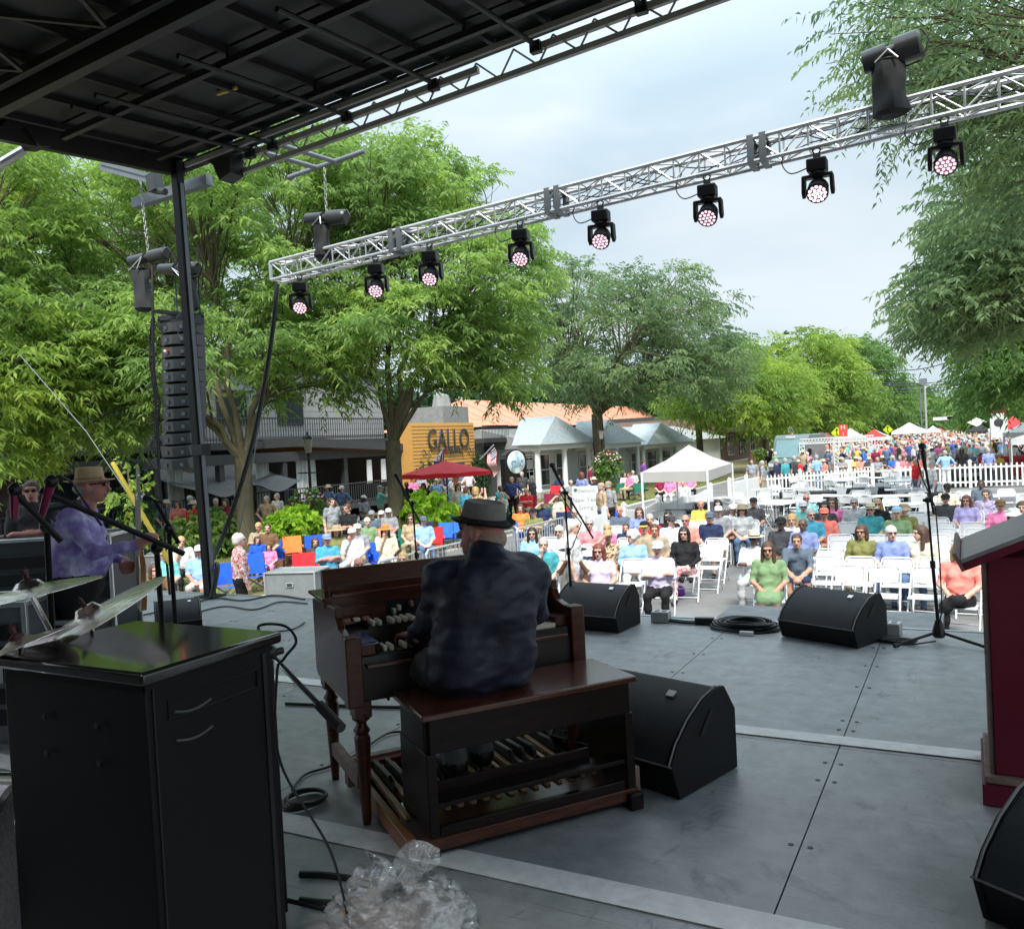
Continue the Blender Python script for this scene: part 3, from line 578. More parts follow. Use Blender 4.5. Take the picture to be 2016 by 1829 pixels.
def limb_mesh(J, h=.021, fem=False, fat=1.0, skirt=False, hy=0.0, hp=0.0, fingers=False):
    g = lambda k: np.array(J[k], float); P = []; sw = .93 if fem else 1.0
    pel, ch, nk, hd = g('pel'), g('ch'), g('nk'), g('hd'); dx = np.array([1., 0, 0]); rt = g('SR')-g('SL'); rt = rt/np.linalg.norm(rt)
    hl, hr = g('HL'), g('HR'); hx = (hr-hl)/np.linalg.norm(hr-hl)
    P += [('c', hl*.8+pel*.2, hr*.8+pel*.2, .108*fat, .108*fat, 2)]
    for s in (-1, 1):
        P += [('c', pel+hx*s*.055+[0, 0, .06], ch+rt*s*.075, .105*fat, .112*sw*(1+(fat-1)*.5), 1)]
        if fem: P += [('e', ch+rt*s*.07+np.array([0, -.085, -.03]), (.062, .05, .06), 1)]
    mid = (pel*.55+ch*.45); P += [('e', mid+np.array([0, -.05*fat, 0]), (.13*fat, .10*fat, .14), 1)]
    P += [('c', g('SL')*.86+ch*.14, g('SR')*.86+ch*.14, .062*sw, .062*sw, 1), ('c', ch+np.array([0, .01, .05]), nk, .085, .058, 1), ('c', nk, hd+np.array([0, .015, -.05]), .052, .047, 0)]
    for s in 'LR':
        S_, E_, W_ = g('S'+s), g('E'+s), g('W'+s); m_ = S_*.45+E_*.55
        P += [('c', S_, m_, .056*sw, .047*sw, 1), ('c', m_, E_, .044*sw, .040*sw, 6), ('c', E_, E_*.35+W_*.65, .040*sw, .032*sw, 5), ('c', E_*.35+W_*.65, W_, .031*sw, .027*sw, 5)]
        d = W_-E_; d = d/np.linalg.norm(d); hd_ = J.get('D'+s); d2 = np.array(hd_, float) if hd_ is not None else d
        P += [('c', W_, W_+d2*.07, .028, .033, 0)]
        side = np.cross(d2, [0, 0, 1.]); side = side/(np.linalg.norm(side)+1e-6)
        for f in range(4):
            o = side*(f-1.5)*.019; P += [('c', W_+d2*.075+o, W_+d2*(.135-.008*abs(f-1.3))+o*1.1+np.array([0, 0, -.022]), .0125, .010, 0)]
        P += [('c', W_+d2*.03, W_+d2*.08+side*(.045 if s == 'L' else -.045), .014, .011, 0)]
        H_, K_, A_ = g('H'+s), g('K'+s), g('A'+s); T_ = g('T'+s)
        P += [('c', H_, K_, .085*fat**.5, .062, 2), ('c', K_, K_*.6+A_*.4, .057, .055, 4), ('c', K_*.6+A_*.4, A_, .055, .036, 4)]
        P += [('c', A_+np.array([0, 0, -.035]), T_, .042, .036, 3)]
    if skirt:
        P += [('c', hl, g('KL')*.9+hl*.1+np.array([.02, 0, 0]), .10, .085, 2), ('c', hr, g('KR')*.9+hr*.1-np.array([.02, 0, 0]), .10, .085, 2), ('c', pel, (g('KL')+g('KR'))*.45+pel*.1, .11, .10, 2)]
    body = sdf_mesh(P, h, .035)
    R = np.array(Matrix.Rotation(hy, 3, 'Z') @ Matrix.Rotation(hp, 3, 'X')); hv = head_np(h*.5)
    return join_np([body, (hv[0] @ R.T+hd, hv[1], hv[2])])
_HC = {}
def head_np(h):
    if h in _HC: return _HC[h]
    P = [('e', (0, .008, .03), (.074, .092, .088), 0), ('e', (0, -.018, -.03), (.058, .070, .076), 0), ('c', (0, -.092, .002), (0, -.108, -.026), .010, .015, 0), ('e', (0, -.055, -.085), (.030, .028, .022), 0), ('e', (0, -.085, -.058), (.022, .012, .010), 8),
         ('c', (-.045, -.078, .035), (.045, -.078, .035), .014, .014, 0)]
    for s in (-1, 1): P += [('e', (s*.076, .012, -.005), (.011, .020, .032), 0), ('e', (s*.030, -.087, .012), (.013, .008, .007), 7)]
    P += [('c', (0, .02, -.06), (0, .03, -.14), .05, .05, 0)]
    _HC[h] = sdf_mesh(P, max(h, .008), .016); return _HC[h]
def sdf_obj(name, prims, h, mats, k=.02, cut=()):
    V, Q, mi = sdf_mesh(prims, h, k, cut); return np_mesh(name, V, Q, mi, mats)
# hair, hats and glasses in head coordinates (face looks along -Y)
def hair_mesh(kind, h=.012):
    sc = ('e', (0, .016, .036), (.084, .099, .092), 0); face = ('e', (0, -.10, -.035), (.070, .085, .078), 0)
    if kind == 'short': return sdf_obj('hair', [sc, ('e', (0, .05, -.02), (.078, .062, .06), 0)], h, [HR['grey']], .02, [face, ('e', (0, 0, -.115), (.2, .2, .06), 0)])
    if kind == 'bob': return sdf_obj('hair', [('e', (0, .02, .035), (.095, .108, .10), 0), ('c', (-.07, .02, .0), (-.078, .015, -.11), .04, .035, 0), ('c', (.07, .02, .0), (.078, .015, -.11), .04, .035, 0), ('c', (-.05, .07, -.02), (.05, .07, -.09), .05, .05, 0), ('c', (.05, .07, -.02), (-.05, .07, -.09), .05, .05, 0)], h, [HR['brown']], .025, [('e', (0, -.11, -.045), (.066, .095, .09), 0)])
    if kind == 'long': return sdf_obj('hair', [('e', (0, .02, .035), (.09, .105, .098), 0), ('c', (-.07, .02, .0), (-.085, -.01, -.24), .036, .030, 0), ('c', (.07, .02, .0), (.085, -.01, -.24), .036, .030, 0), ('c', (0, .07, -.02), (0, .085, -.22), .06, .05, 0)], h, [HR['brown']], .025, [('e', (0, -.11, -.05), (.060, .095, .10), 0)])
    if kind == 'curly':
        rng = random.Random(4); P = [('e', (0, .02, .04), (.10, .11, .10), 0)]
        for i in range(26):
            a = rng.uniform(0, 6.28); b = rng.uniform(-.6, 1.3); P.append(('e', (.10*math.cos(a)*math.cos(b), .03+.10*math.sin(a)*math.cos(b), .03+.10*math.sin(b)), (.03, .03, .03), 0))
        return sdf_obj('hair', P, h, [HR['white']], .012, [('e', (0, -.13, -.035), (.068, .095, .085), 0)])
    if kind == 'fringe': return sdf_obj('hair', [('e', (0, .03, -.01), (.083, .085, .05), 0)], h, [HR['grey']], .02, [face, ('e', (0, 0, .09), (.12, .12, .075), 0)])
def hat_mesh(kind, c1, c2=None):
    m = MB(); c2 = c2 or c1
    if kind == 'cap':
        m.lathe([(.095, .03), (.098, .05), (.088, .095), (.055, .125), (0, .135)], (0, .01, 0), 16, 0, 1, 1.1)
        a = [(.085*math.cos(t), -.03-.085*math.sin(t)*.9, .045) for t in [math.pi*i/8 for i in range(9)]]; b = [(.075*math.cos(t), -.06-.12*math.sin(t), .030) for t in [math.pi*i/8 for i in range(9)]]
        vs = a+b; m.add(vs, [(i, i+1, 10+i, 9+i) for i in range(8)], 1); m.add([(x, y, z+.006) for x, y, z in vs], [(9+i, 10+i, i+1, i) for i in range(8)], 1)
        m.sph((0, .01, .136), .008, 6, 4)
    elif kind == 'brim':
        m.lathe([(.093, .04), (.090, .10), (.082, .145), (.055, .150), (.03, .138), (0, .135)], (0, .01, 0), 20, 0, 1, 1.12)
        m.lathe([(.094, .045), (.095, .068), (.092, .070)], (0, .01, 0), 20, 1, 1.01, 1.13)
        m.lathe([(.09, .045), (.13, .036), (.165, .046), (.163, .051), (.13, .042), (.09, .052)], (0, .01, 0), 20, 0, 1, 1.1)
    elif kind == 'wide':
        m.lathe([(.093, .04), (.088, .11), (.065, .14), (0, .145)], (0, .01, 0), 20, 0, 1, 1.1); m.lathe([(.094, .042), (.096, .066), (.092, .068)], (0, .01, 0), 20, 1, 1.01, 1.12)
        m.lathe([(.09, .045), (.17, .030), (.225, .028), (.224, .034), (.17, .038), (.09, .052)], (0, .01, 0), 20, 0)
    elif kind == 'bucket':
        m.lathe([(.150, .005), (.098, .055), (.088, .115), (.06, .13), (0, .133)], (0, .01, 0), 18, 0, 1, 1.08); m.lathe([(.146, .004), (.094, .052), (.09, .06)], (0, .01, 0), 18, 1, 1, 1.08)
    elif kind == 'visor':
        return hat_mesh('cap', c1, c2)
    o = m.build('hat', [c1, c2]); me = o.data; bpy.data.objects.remove(o); return me
def glasses_mesh():
    m = MB()
    for s in (-1, 1): m.sph((s*.032, -.098, .012), .022, 10, 6, 0, (1, .25, .80)); m.bar((s*.056, -.090, .018), (s*.080, .01, .012), .004, .006)
    m.bar((-.012, -.100, .018), (.012, -.100, .018), .005, .005); o = m.build('sunglasses', M_lensdk); me = o.data; bpy.data.objects.remove(o); return me
HAIR = {k: hair_mesh(k) for k in ('short', 'bob', 'long', 'curly', 'fringe')}; GLS = glasses_mesh(); HATC = {}
# seated and standing poses; everyone is modelled facing -Y with the ground at z=0
def seated(**k):
    J = dict(pel=(0, .02, .53), ch=(0, .05, .88), nk=(0, .045, 1.02), hd=(0, .02, 1.16), SL=(-.185, .05, .97), SR=(.185, .05, .97), EL=(-.235, -.02, .72), ER=(.235, -.02, .72), WL=(-.09, -.22, .60), WR=(.09, -.22, .60), HL=(-.095, 0, .52), HR=(.095, 0, .52), KL=(-.13, -.44, .51), KR=(.13, -.44, .51), AL=(-.13, -.42, .09), AR=(.13, -.42, .09), TL=(-.15, -.58, .045), TR=(.15, -.58, .045), DL=(.6, -.7, -.2), DR=(-.6, -.7, -.2)); J.update(k); return J
def standing(**k):
    J = dict(pel=(0, 0, .92), ch=(0, 0, 1.26), nk=(0, 0, 1.42), hd=(0, -.015, 1.56), SL=(-.19, 0, 1.37), SR=(.19, 0, 1.37), EL=(-.25, .02, 1.10), ER=(.25, .02, 1.10), WL=(-.25, -.05, .86), WR=(.25, -.05, .86), HL=(-.09, 0, .90), HR=(.09, 0, .90), KL=(-.10, -.01, .49), KR=(.10, -.01, .49), AL=(-.11, .02, .09), AR=(.11, .02, .09), TL=(-.13, -.15, .045), TR=(.13, -.15, .045)); J.update(k); return J
POSE = {
 'lap': (seated(), {}), 'lapF': (seated(), dict(fem=True)), 'dress': (seated(KL=(-.09, -.44, .51), KR=(.09, -.44, .51)), dict(fem=True, skirt=True)),
 'cross': (seated(WL=(.10, -.13, .80), WR=(-.10, -.16, .78), EL=(-.23, -.06, .74), ER=(.23, -.06, .74), DL=(1, 0, .1), DR=(-1, 0, .1)), dict(fat=1.12)),
 'lean': (seated(ch=(0, -.10, .84), nk=(0, -.14, .97), hd=(0, -.17, 1.10), SL=(-.185, -.11, .92), SR=(.185, -.11, .92), EL=(-.20, -.30, .68), ER=(.20, -.30, .68), WL=(-.04, -.46, .56), WR=(.04, -.46, .56)), dict(fat=1.05)),
 'chin': (seated(WL=(-.05, -.09, 1.0), EL=(-.19, -.20, .76), DL=(.2, -.1, 1)), {}), 'shade': (seated(WL=(-.07, -.12, 1.17), EL=(-.25, -.22, 1.02), DL=(.9, 0, .4)), dict(fem=True)),
 'phone': (seated(WL=(-.05, -.26, 1.10), EL=(-.22, -.20, .86), WR=(.05, -.26, 1.10), ER=(.22, -.20, .86), DL=(.1, -.1, 1), DR=(-.1, -.1, 1)), {}),
 'legx': (seated(KR=(-.02, -.46, .60), AR=(-.22, -.50, .34), TR=(-.34, -.58, .34)), dict(fem=True)), 'turn': (seated(), dict(hy=.55)), 'turnF': (seated(), dict(hy=-.9, fem=True)), 'big': (seated(), dict(fat=1.2, hy=.1)),
 'stand': (standing(), {}), 'standF': (standing(), dict(fem=True)), 'akimbo': (standing(EL=(-.36, .06, 1.12), ER=(.36, .06, 1.12), WL=(-.20, -.06, .98), WR=(.20, -.06, .98)), {}),
 'folded': (standing(WL=(.10, -.16, 1.14), WR=(-.10, -.18, 1.12), EL=(-.24, -.07, 1.08), ER=(.24, -.07, 1.08), DL=(1, 0, .1), DR=(-1, 0, .1)), {}),
 'raise': (standing(WL=(-.08, -.28, 1.50), EL=(-.25, -.18, 1.26), WR=(.08, -.28, 1.50), ER=(.25, -.18, 1.26), DL=(0, 0, 1), DR=(0, 0, 1)), {}),
 'walk': (standing(KL=(-.10, -.20, .50), AL=(-.10, -.26, .12), TL=(-.11, -.42, .09), KR=(.10, .06, .48), AR=(.10, .28, .16), TR=(.11, .16, .07), WL=(-.24, .16, .90), WR=(.24, -.24, .92)), {}),
 'skirtS': (standing(), dict(fem=True, skirt=True)),
}
BODY = {}
def body_mesh(pose):
    if pose not in BODY:
        J, o = POSE[pose]; V, Q, mi = limb_mesh(J, **o); V = wrinkle(V, Q, .010, (8, 8, 11), vmask(V, Q, mi, [1, 2, 4, 5, 6])); me = np_mesh('person', V, Q, mi, [M_skin]*9); BODY[pose] = (me, J, o)
    return BODY[pose]
def person(label, loc, yaw, pose, shirt='grey', pants='denim', skin='light', hair='short', hc='grey', hat=None, hatc=None, hatc2=None, gl=False, shoes='black', shorts=False, sleeve='short', scale=1.0, group=None, cat='person'):
    me, J, o_ = body_mesh(pose); o = bpy.data.objects.new('person', me); COL.objects.link(o); tag(o, label, cat, group)
    o.location = loc; o.rotation_euler = (0, 0, yaw); o.scale = (scale,)*3
    sk = SK[skin]; sh = cloth(shirt); pa = cloth(pants)
    ms = [sk, sh, pa, cloth(shoes), sk if shorts else pa, sh if sleeve == 'long' else sk, sk if sleeve in ('none', 'short') and sleeve == 'none' else sh, M_eye, M_lip if skin != 'dark' else sk]
    if sleeve == 'none': ms[6] = sk
    for i, m_ in enumerate(ms): o.material_slots[i].link = 'OBJECT'; o.material_slots[i].material = m_
    hd = J['hd']; hy = o_.get('hy', 0)
    def att(me_, name, m2=None):
        c = bpy.data.objects.new(name, me_); COL.objects.link(c); c.parent = o; c.location = hd; c.rotation_euler = (0, 0, hy)
        if m2 is not None: c.material_slots[0].link = 'OBJECT'; c.material_slots[0].material = m2
        return c
    if hair and hair != 'bald': att(HAIR[hair], 'hair', HR[hc])
    if hat:
        key = (hat, hatc, hatc2)
        if key not in HATC: HATC[key] = hat_mesh(hat, cloth(hatc), cloth(hatc2 or hatc))
        att(HATC[key], 'hat')
    if gl: att(GLS, 'sunglasses')
    return o
def wrinkle(V, Q, amp, sc, mask=None, z0=None):
    # cloth folds: push vertices along the normal by stretched noise
    e1 = V[Q[:, 2]]-V[Q[:, 0]]; e2 = V[Q[:, 3]]-V[Q[:, 1]]; fn = np.cross(e1, e2); vn = np.zeros_like(V)
    for j in range(4): np.add.at(vn, Q[:, j], fn)
    vn /= np.linalg.norm(vn, axis=1)[:, None]+1e-9
    for i in range(len(V)):
        if mask is not None and not mask[i]: continue
        p = V[i]; a = noise.noise(Vector((p[0]*sc[0], p[1]*sc[1], p[2]*sc[2]))); b = noise.noise(Vector((p[0]*sc[0]*2.3+7, p[1]*sc[1]*2.3, p[2]*sc[2]*2.3)))
        V[i] = p+vn[i]*amp*(-abs(a)*2+.6+b*.7)
    return V
def vmask(V, Q, mi, ids):
    m_ = np.zeros(len(V), bool); bad = np.zeros(len(V), bool)
    for j in range(4): m_[Q[np.isin(mi, ids), j]] = True; bad[Q[~np.isin(mi, ids), j]] = True
    return m_ & ~bad
# ================= ORGAN, BENCH, PEDALS, ORGANIST =================
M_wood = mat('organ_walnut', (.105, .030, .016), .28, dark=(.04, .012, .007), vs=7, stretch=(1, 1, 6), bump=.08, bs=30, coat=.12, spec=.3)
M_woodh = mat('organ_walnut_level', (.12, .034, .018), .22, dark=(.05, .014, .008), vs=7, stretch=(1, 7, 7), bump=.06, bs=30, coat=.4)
M_wooddk = mat('bench_dark_walnut', (.016, .008, .006), .32, dark=(.007, .004, .003), vs=8, stretch=(1, 1, 5), bump=.1, bs=30, spec=.2)
M_maple = mat('maple_pedal', (.52, .36, .19), .45, dark=(.38, .22, .10), vs=9, stretch=(9, 1, 9))
M_orange = mat('orange_wood', (.35, .12, .035), .4, dark=(.20, .06, .02), vs=6, stretch=(6, 1, 6))
M_palewd = mat('worn_pale_wood', (.30, .21, .17), .6, dark=(.16, .10, .08), vs=9, bump=.2)
M_ivory = mat('ivory_key', (.74, .67, .55), .3, var=.05); M_ebony = mat('black_key', (.01, .01, .01), .25)
OT = frame((-2.28, 2.79, 0), (.6, .8)); OZ = math.atan2(.8, .6)
org = E('electric_organ', 'dark walnut console organ on turned legs with two manuals of keys', 'organ', (-2.28, 2.79, 0), OZ)
def leg(u, v):
    prof = [(.020, 0), (.022, .02), (.026, .10), (.036, .30), (.040, .365), (.030, .38), (.042, .395), (.026, .415), (.024, .43), (.045, .445), (.045, .47)]
    m = MB(); m.lathe(prof, (u, v, 0), 14); m.box(u-.042, u+.042, v-.042, v+.042, .455, .52); return m.build('leg', M_wood, org)
for u in (.01, 1.16):
    for v in (.0, .56): leg(u, v)
m = MB(); m.box(-.012, .032, .05, .52, .13, .19); m.box(-.008, .028, .24, .30, .07, .13); m.build('stretcher', M_palewd, org, bevel=.004)
m = MB(); m.box(1.14, 1.18, .05, .52, .13, .19); m.build('stretcher', M_palewd, org, bevel=.004)
for u0, u1 in ((-.045, -.005), (1.175, 1.215)):
    pr = [(-.035, .50), (.60, .50), (.63, .53), (.63, .865), (.17, .885), (.17, .845), (.13, .80), (.06, .785), (-.035, .785)]
    m = MB(); m.prism([(u0, v, z) for v, z in pr], (u1-u0, 0, 0)); m.build('side_panel', M_wood, org, bevel=.004)
    m = MB(); c = (u0+u1)/2; m.box(c-.035, c+.045, -.045, .03, .50, .79); m.build('corner_post', M_wood, org, bevel=.006)
m = MB(); m.box(-.005, 1.175, -.02, .02, .515, .655); m.build('front_panel', mat('organ_recess', (.012, .006, .005), .5), org, smooth=False)
m = MB(); m.box(-.005, 1.175, .02, .62, .515, .545); m.build('bottom_board', M_wood, org, smooth=False)
m = MB(); m.box(-.005, 1.175, .60, .625, .545, .885); m.build('rear_panel', M_wood, org, smooth=False)
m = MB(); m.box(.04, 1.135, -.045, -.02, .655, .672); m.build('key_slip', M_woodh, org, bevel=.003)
m = MB(); m.box(-.004, 1.174, -.02, .16, .655, .70); m.build('lower_manual_bed', M_ebony, org, smooth=False)
m = MB(); m.box(-.004, 1.174, .16, .33, .655, .775); m.build('upper_manual_bed', M_ebony, org, smooth=False)
m = MB(); m.box(-.004, .10, .0, .30, .70, .745); m.build('key_block', M_wood, org, bevel=.004)
m = MB(); m.box(1.09, 1.174, .0, .30, .70, .745); m.build('key_block', M_wood, org, bevel=.004)
def manual(v0, z, off=0):
    w = .0232; x = .37+off; g = MB(); b = MB(); i = 0
    while x < 1.08:
        g.box(x+.0008, x+w-.0008, v0, v0+.135, z, z+.018); 
        if i % 7 in (0, 1, 3, 4, 5): b.box(x+w-.006, x+w+.006, v0+.05, v0+.135, z+.018, z+.030)
        x += w; i += 1
    o = g.build('keys', M_ivory, org, smooth=False, kind='stuff'); o = b.build('black_keys', M_ebony, org, smooth=False, kind='stuff')
    m = MB(); m.box(.12, .355, v0, v0+.135, z-.004, z+.006); m.build('preset_key_bed', M_ebony, org, smooth=False)
    for k in (0, 1, 3, 4, 5, 6): 
        m = MB(); xx = .14+k*.034+off; m.box(xx, xx+.020, v0+.0, v0+.08, z+.006, z+.030); m.build('preset_key', M_ivory, org, bevel=.005)
manual(.0, .700); manual(.165, .778)
m = MB(); m.prism([(0, .33, .775), (0, .345, .86), (0, .40, .86), (0, .40, .775)], (1.17, 0, 0)); m.build('drawbar_fascia', M_ebony, org, smooth=False)
for i, u in enumerate((.30, .33, .40, .50, .67, .70, .76, .90, 1.0)):
    m = MB(); m.box(u, u+.018, .30, .335, .80+.012*(i % 3), .825+.012*(i % 3)); m.build('drawbar', M_ivory if i not in (2, 3, 7) else mat('brown_tab', (.40, .18, .14), .4), org, bevel=.003)
m = MB(); m.box(-.0, .26, .30, .335, .79, .86); m.build('switch_panel', M_wood, org, smooth=False)
for i, u in enumerate((.02, .07, .12)):
    m = MB(); m.box(u, u+.035, .24, .275, .80, .815); m.build('rocker_switch', M_ivory if i == 1 else mat('brown_tab', (.40, .18, .14), .4), org, bevel=.003)
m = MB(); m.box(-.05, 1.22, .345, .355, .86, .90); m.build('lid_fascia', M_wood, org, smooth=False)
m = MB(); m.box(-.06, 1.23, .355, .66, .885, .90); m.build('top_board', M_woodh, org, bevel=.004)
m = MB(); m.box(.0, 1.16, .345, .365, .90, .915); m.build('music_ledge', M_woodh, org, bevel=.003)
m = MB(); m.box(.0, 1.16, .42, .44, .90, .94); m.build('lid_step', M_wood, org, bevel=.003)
m = MB(); m.prism([(.0, .53, .90), (.0, .575, 1.0), (.0, .60, 1.0), (.0, .60, .90)], (1.14, 0, 0)); m.build('music_rack', M_woodh, org, bevel=.003)
m = MB(); m.cyl((.15, .0, .50), (.15, 0, .517), .008); m.build('knob', M_black, org)
ph = tag(MB().box(-.037, .037, -.075, .075, -.004, .004).build('phone', mat('phone_blue', (.02, .04, .16), .15, coat=.5), bevel=.003), 'dark blue phone with pale case lying at the left end of the keys', 'phone')
ph.matrix_world = OT @ Matrix.Translation((.055, .085, .758)) @ Matrix.Rotation(.12, 4, 'Z') @ Matrix.Rotation(.10, 4, 'X')
m = MB(); m.box(-.041, .041, -.079, .079, -.0065, -.0042); m.build('case', M_whitepl, ph); m = MB(); m.box(-.033, -.005, .04, .07, .0042, .0062); m.build('camera_bump', M_black2, ph)
org.scale = (.865, 1, 1)
# pedal board
pb = E('pedal_board', 'organ pedal board with long pale wooden pedals and short black ones', 'pedal board', (-2.28, 2.79, 0), OZ)
m = MB(); m.box(.05, .085, -.42, .44, .015, .085); m.build('side_rail', M_orange, pb, bevel=.004)
m = MB(); m.box(1.06, 1.095, -.42, .44, .015, .15); m.build('side_rail', M_palewd, pb, bevel=.004)
m = MB(); m.box(.05, 1.095, .41, .46, .02, .13); m.build('rear_rail', M_palewd, pb, bevel=.004)
m = MB(); m.box(.086, 1.059, .36, .41, .02, .12); m.build('felt_rail', mat('red_felt', (.16, .015, .015), .9), pb, smooth=False)
m = MB(); m.box(.086, 1.059, -.46, -.20, .035, .082); m.build('heel_board', M_wood, pb, bevel=.003)
m = MB(); m.box(.086, 1.059, -.34, .36, .004, .02); m.build('base_board', M_black, pb, smooth=False)
w = .975/17; 
for i in range(17):
    x = .088+w*i
    m = MB(); m.add([(x+a*.024+.015, v, z) for v, z in ((-.24, .05), (-.24, .095), (.36, .085), (.36, .105)) for a in (0, 1)], [(0, 1, 3, 2), (4, 6, 7, 5), (2, 3, 7, 6), (0, 4, 5, 1), (0, 2, 6, 4), (1, 5, 7, 3)]); m.build('pedal', M_maple, pb, bevel=.004)
    if i % 7 in (0, 1, 3, 4, 5) and i < 16:
        m = MB(); y = x+w*.5+.015; m.prism([(y, .05, .075), (y, .06, .125), (y, .09, .145), (y, .34, .135), (y, .34, .08)], (.022, 0, 0)); m.build('sharp_pedal', M_black2, pb, bevel=.004)
# bench
bn = E('organ_bench', 'dark wooden organ bench with shelf below the polished seat', 'bench', (-2.28, 2.79, 0), OZ)
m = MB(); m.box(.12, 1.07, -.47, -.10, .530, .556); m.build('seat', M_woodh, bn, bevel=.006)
m = MB(); m.box(.15, 1.04, -.455, -.43, .40, .529); m.build('apron', M_wooddk, bn, bevel=.004); m = MB(); m.box(.15, 1.04, -.14, -.115, .43, .529); m.build('apron', M_wooddk, bn, bevel=.004)
for u in (.135, 1.015):
    m = MB(); m.box(u, u+.04, -.45, -.12, .0, .40); m.box(u, u+.04, -.43, -.14, .40, .529); m.build('side_panel', M_wooddk, bn, bevel=.004)
m = MB(); m.box(1.0, 1.065, -.49, -.12, .0, .07); m.build('foot', M_wooddk, bn, bevel=.006)
m = MB(); m.box(.175, 1.015, -.44, -.34, .185, .205); m.box(.175, .90, -.335, -.32, .20, .245); m.build('shelf', M_wooddk, bn, bevel=.003)
m = MB(); m.box(.175, 1.0, -.45, -.42, .02, .12); m.build('lower_rail', M_wooddk, bn, bevel=.004)
m = MB(); m.sph((.80, -.36, .165), .035, 12, 8, 0, (1, 1, .6)); m.build('knob', M_black, bn)
m = MB(); m.cyl((.13, -.12, .10), (.125, -.46, .02), .006); m.build('brace_wire', M_chrome, bn)
# organist (local frame of the organ: u to the right, v away from the player)
def hand_prims(Wp, d, side, up, mt=0, curl=.4, s=1.0):
    Wp, d, side, up = [np.array(x, float) for x in (Wp, d, side, up)]; d /= np.linalg.norm(d); side /= np.linalg.norm(side); up /= np.linalg.norm(up); P = []
    for f in range(4): P.append(('c', Wp+side*(f-1.5)*.010*s, Wp+d*.085*s+side*(f-1.5)*.021*s, .015*s, .012*s, mt))
    for f in range(4):
        b = Wp+d*.088*s+side*(f-1.5)*.022*s; L_ = (.040, .046, .043, .034)[f]*s; k1 = b+d*L_-up*L_*curl*.3; k2 = k1+d*L_*.55-up*L_*(curl+.2); k3 = k2+d*L_*.28-up*L_*.55*(curl+.4)
        P += [('c', b, k1, .0098*s, .0090*s, mt), ('c', k1, k2, .0088*s, .0080*s, mt), ('c', k2, k3, .0080*s, .0068*s, mt)]
    b = Wp+d*.018*s+side*.030*s; k1 = b+d*.032*s+side*.030*s-up*.008; k2 = k1+d*.030*s+side*.008*s-up*.008
    P += [('c', b, k1, .0135*s, .0105*s, mt), ('c', k1, k2, .0102*s, .0080*s, mt)]
    return P
P = []
S0 = .45
pel = np.array([S0, -.27, .64]); ch = np.array([S0+.03, -.29, .93]); nk = np.array([S0+.05, -.26, 1.065]); hd = np.array([S0+.07, -.185, 1.185])
SLh = np.array([S0-.14, -.25, 1.015]); SRh = np.array([S0+.225, -.31, 1.005]); EL = np.array([S0-.145, -.14, .86]); ER = np.array([S0+.29, -.18, .84]); WL = np.array([S0-.16, .03, .752]); WR = np.array([S0+.20, .10, .80])
P += [('c', pel+[-.10, 0, .02], pel+[.11, 0, .02], .125, .125, 1), ('c', pel+[-.08, -.02, .10], ch+[-.085, -.01, 0], .130, .125, 1), ('c', pel+[.09, -.02, .10], ch+[.085, -.01, 0], .130, .125, 1), ('c', pel+[0, .05, .06], ch+[0, .04, -.05], .12, .11, 1)]
P += [('c', SLh*.85+ch*.15+[0, 0, .02], SRh*.85+ch*.15+[0, 0, .02], .072, .072, 1), ('c', ch+[0, 0, .06], nk+[0, 0, -.02], .09, .06, 1)]
P += [('c', nk+[0, -.02, -.03], SLh, .072, .066, 1), ('c', nk+[0, -.02, -.03], SRh, .072, .066, 1), ('e', ch+[0, -.06, .02], (.19, .10, .15), 1), ('c', SLh, EL, .075, .060, 1), ('c', SRh, ER, .072, .060, 1), ('c', EL, WL-[.02, .05, -.005], .058, .043, 1), ('c', ER, WR-[.0, .05, 0], .056, .042, 1)]
P += [('c', nk+[0, -.005, -.02], nk+[0, .0, .035], .064, .064, 1), ('c', nk, hd+[0, .0, -.04], .056, .058, 0)]
KL = np.array([S0-.17, .16, .60]); KR = np.array([S0+.13, .16, .60])
P += [('c', pel+[-.11, .03, -.01], KL, .098, .070, 2), ('c', pel+[.11, .03, -.01], KR, .098, .070, 2), ('c', KL, (S0-.03, .06, .20), .062, .045, 2), ('c', KR, (S0+.12, .12, .20), .062, .045, 2)]
for fx, fy in ((S0-.03, .03), (S0+.12, .09)):
    P += [('c', (fx, fy-.02, .15), (fx-.01, fy+.17, .135), .048, .042, 3), ('c', (fx, fy-.02, .17), (fx, fy, .22), .042, .045, 2)]
bd = sdf_mesh(P, .0105, .045)
mk = vmask(*bd, [1]); V = wrinkle(bd[0], bd[1], .011, (3.5, 3.5, 8), mk); V = wrinkle(V, bd[1], .007, (8, 8, 15), mk); mk = vmask(*bd, [2]); V = wrinkle(V, bd[1], .008, (12, 12, 8), mk)
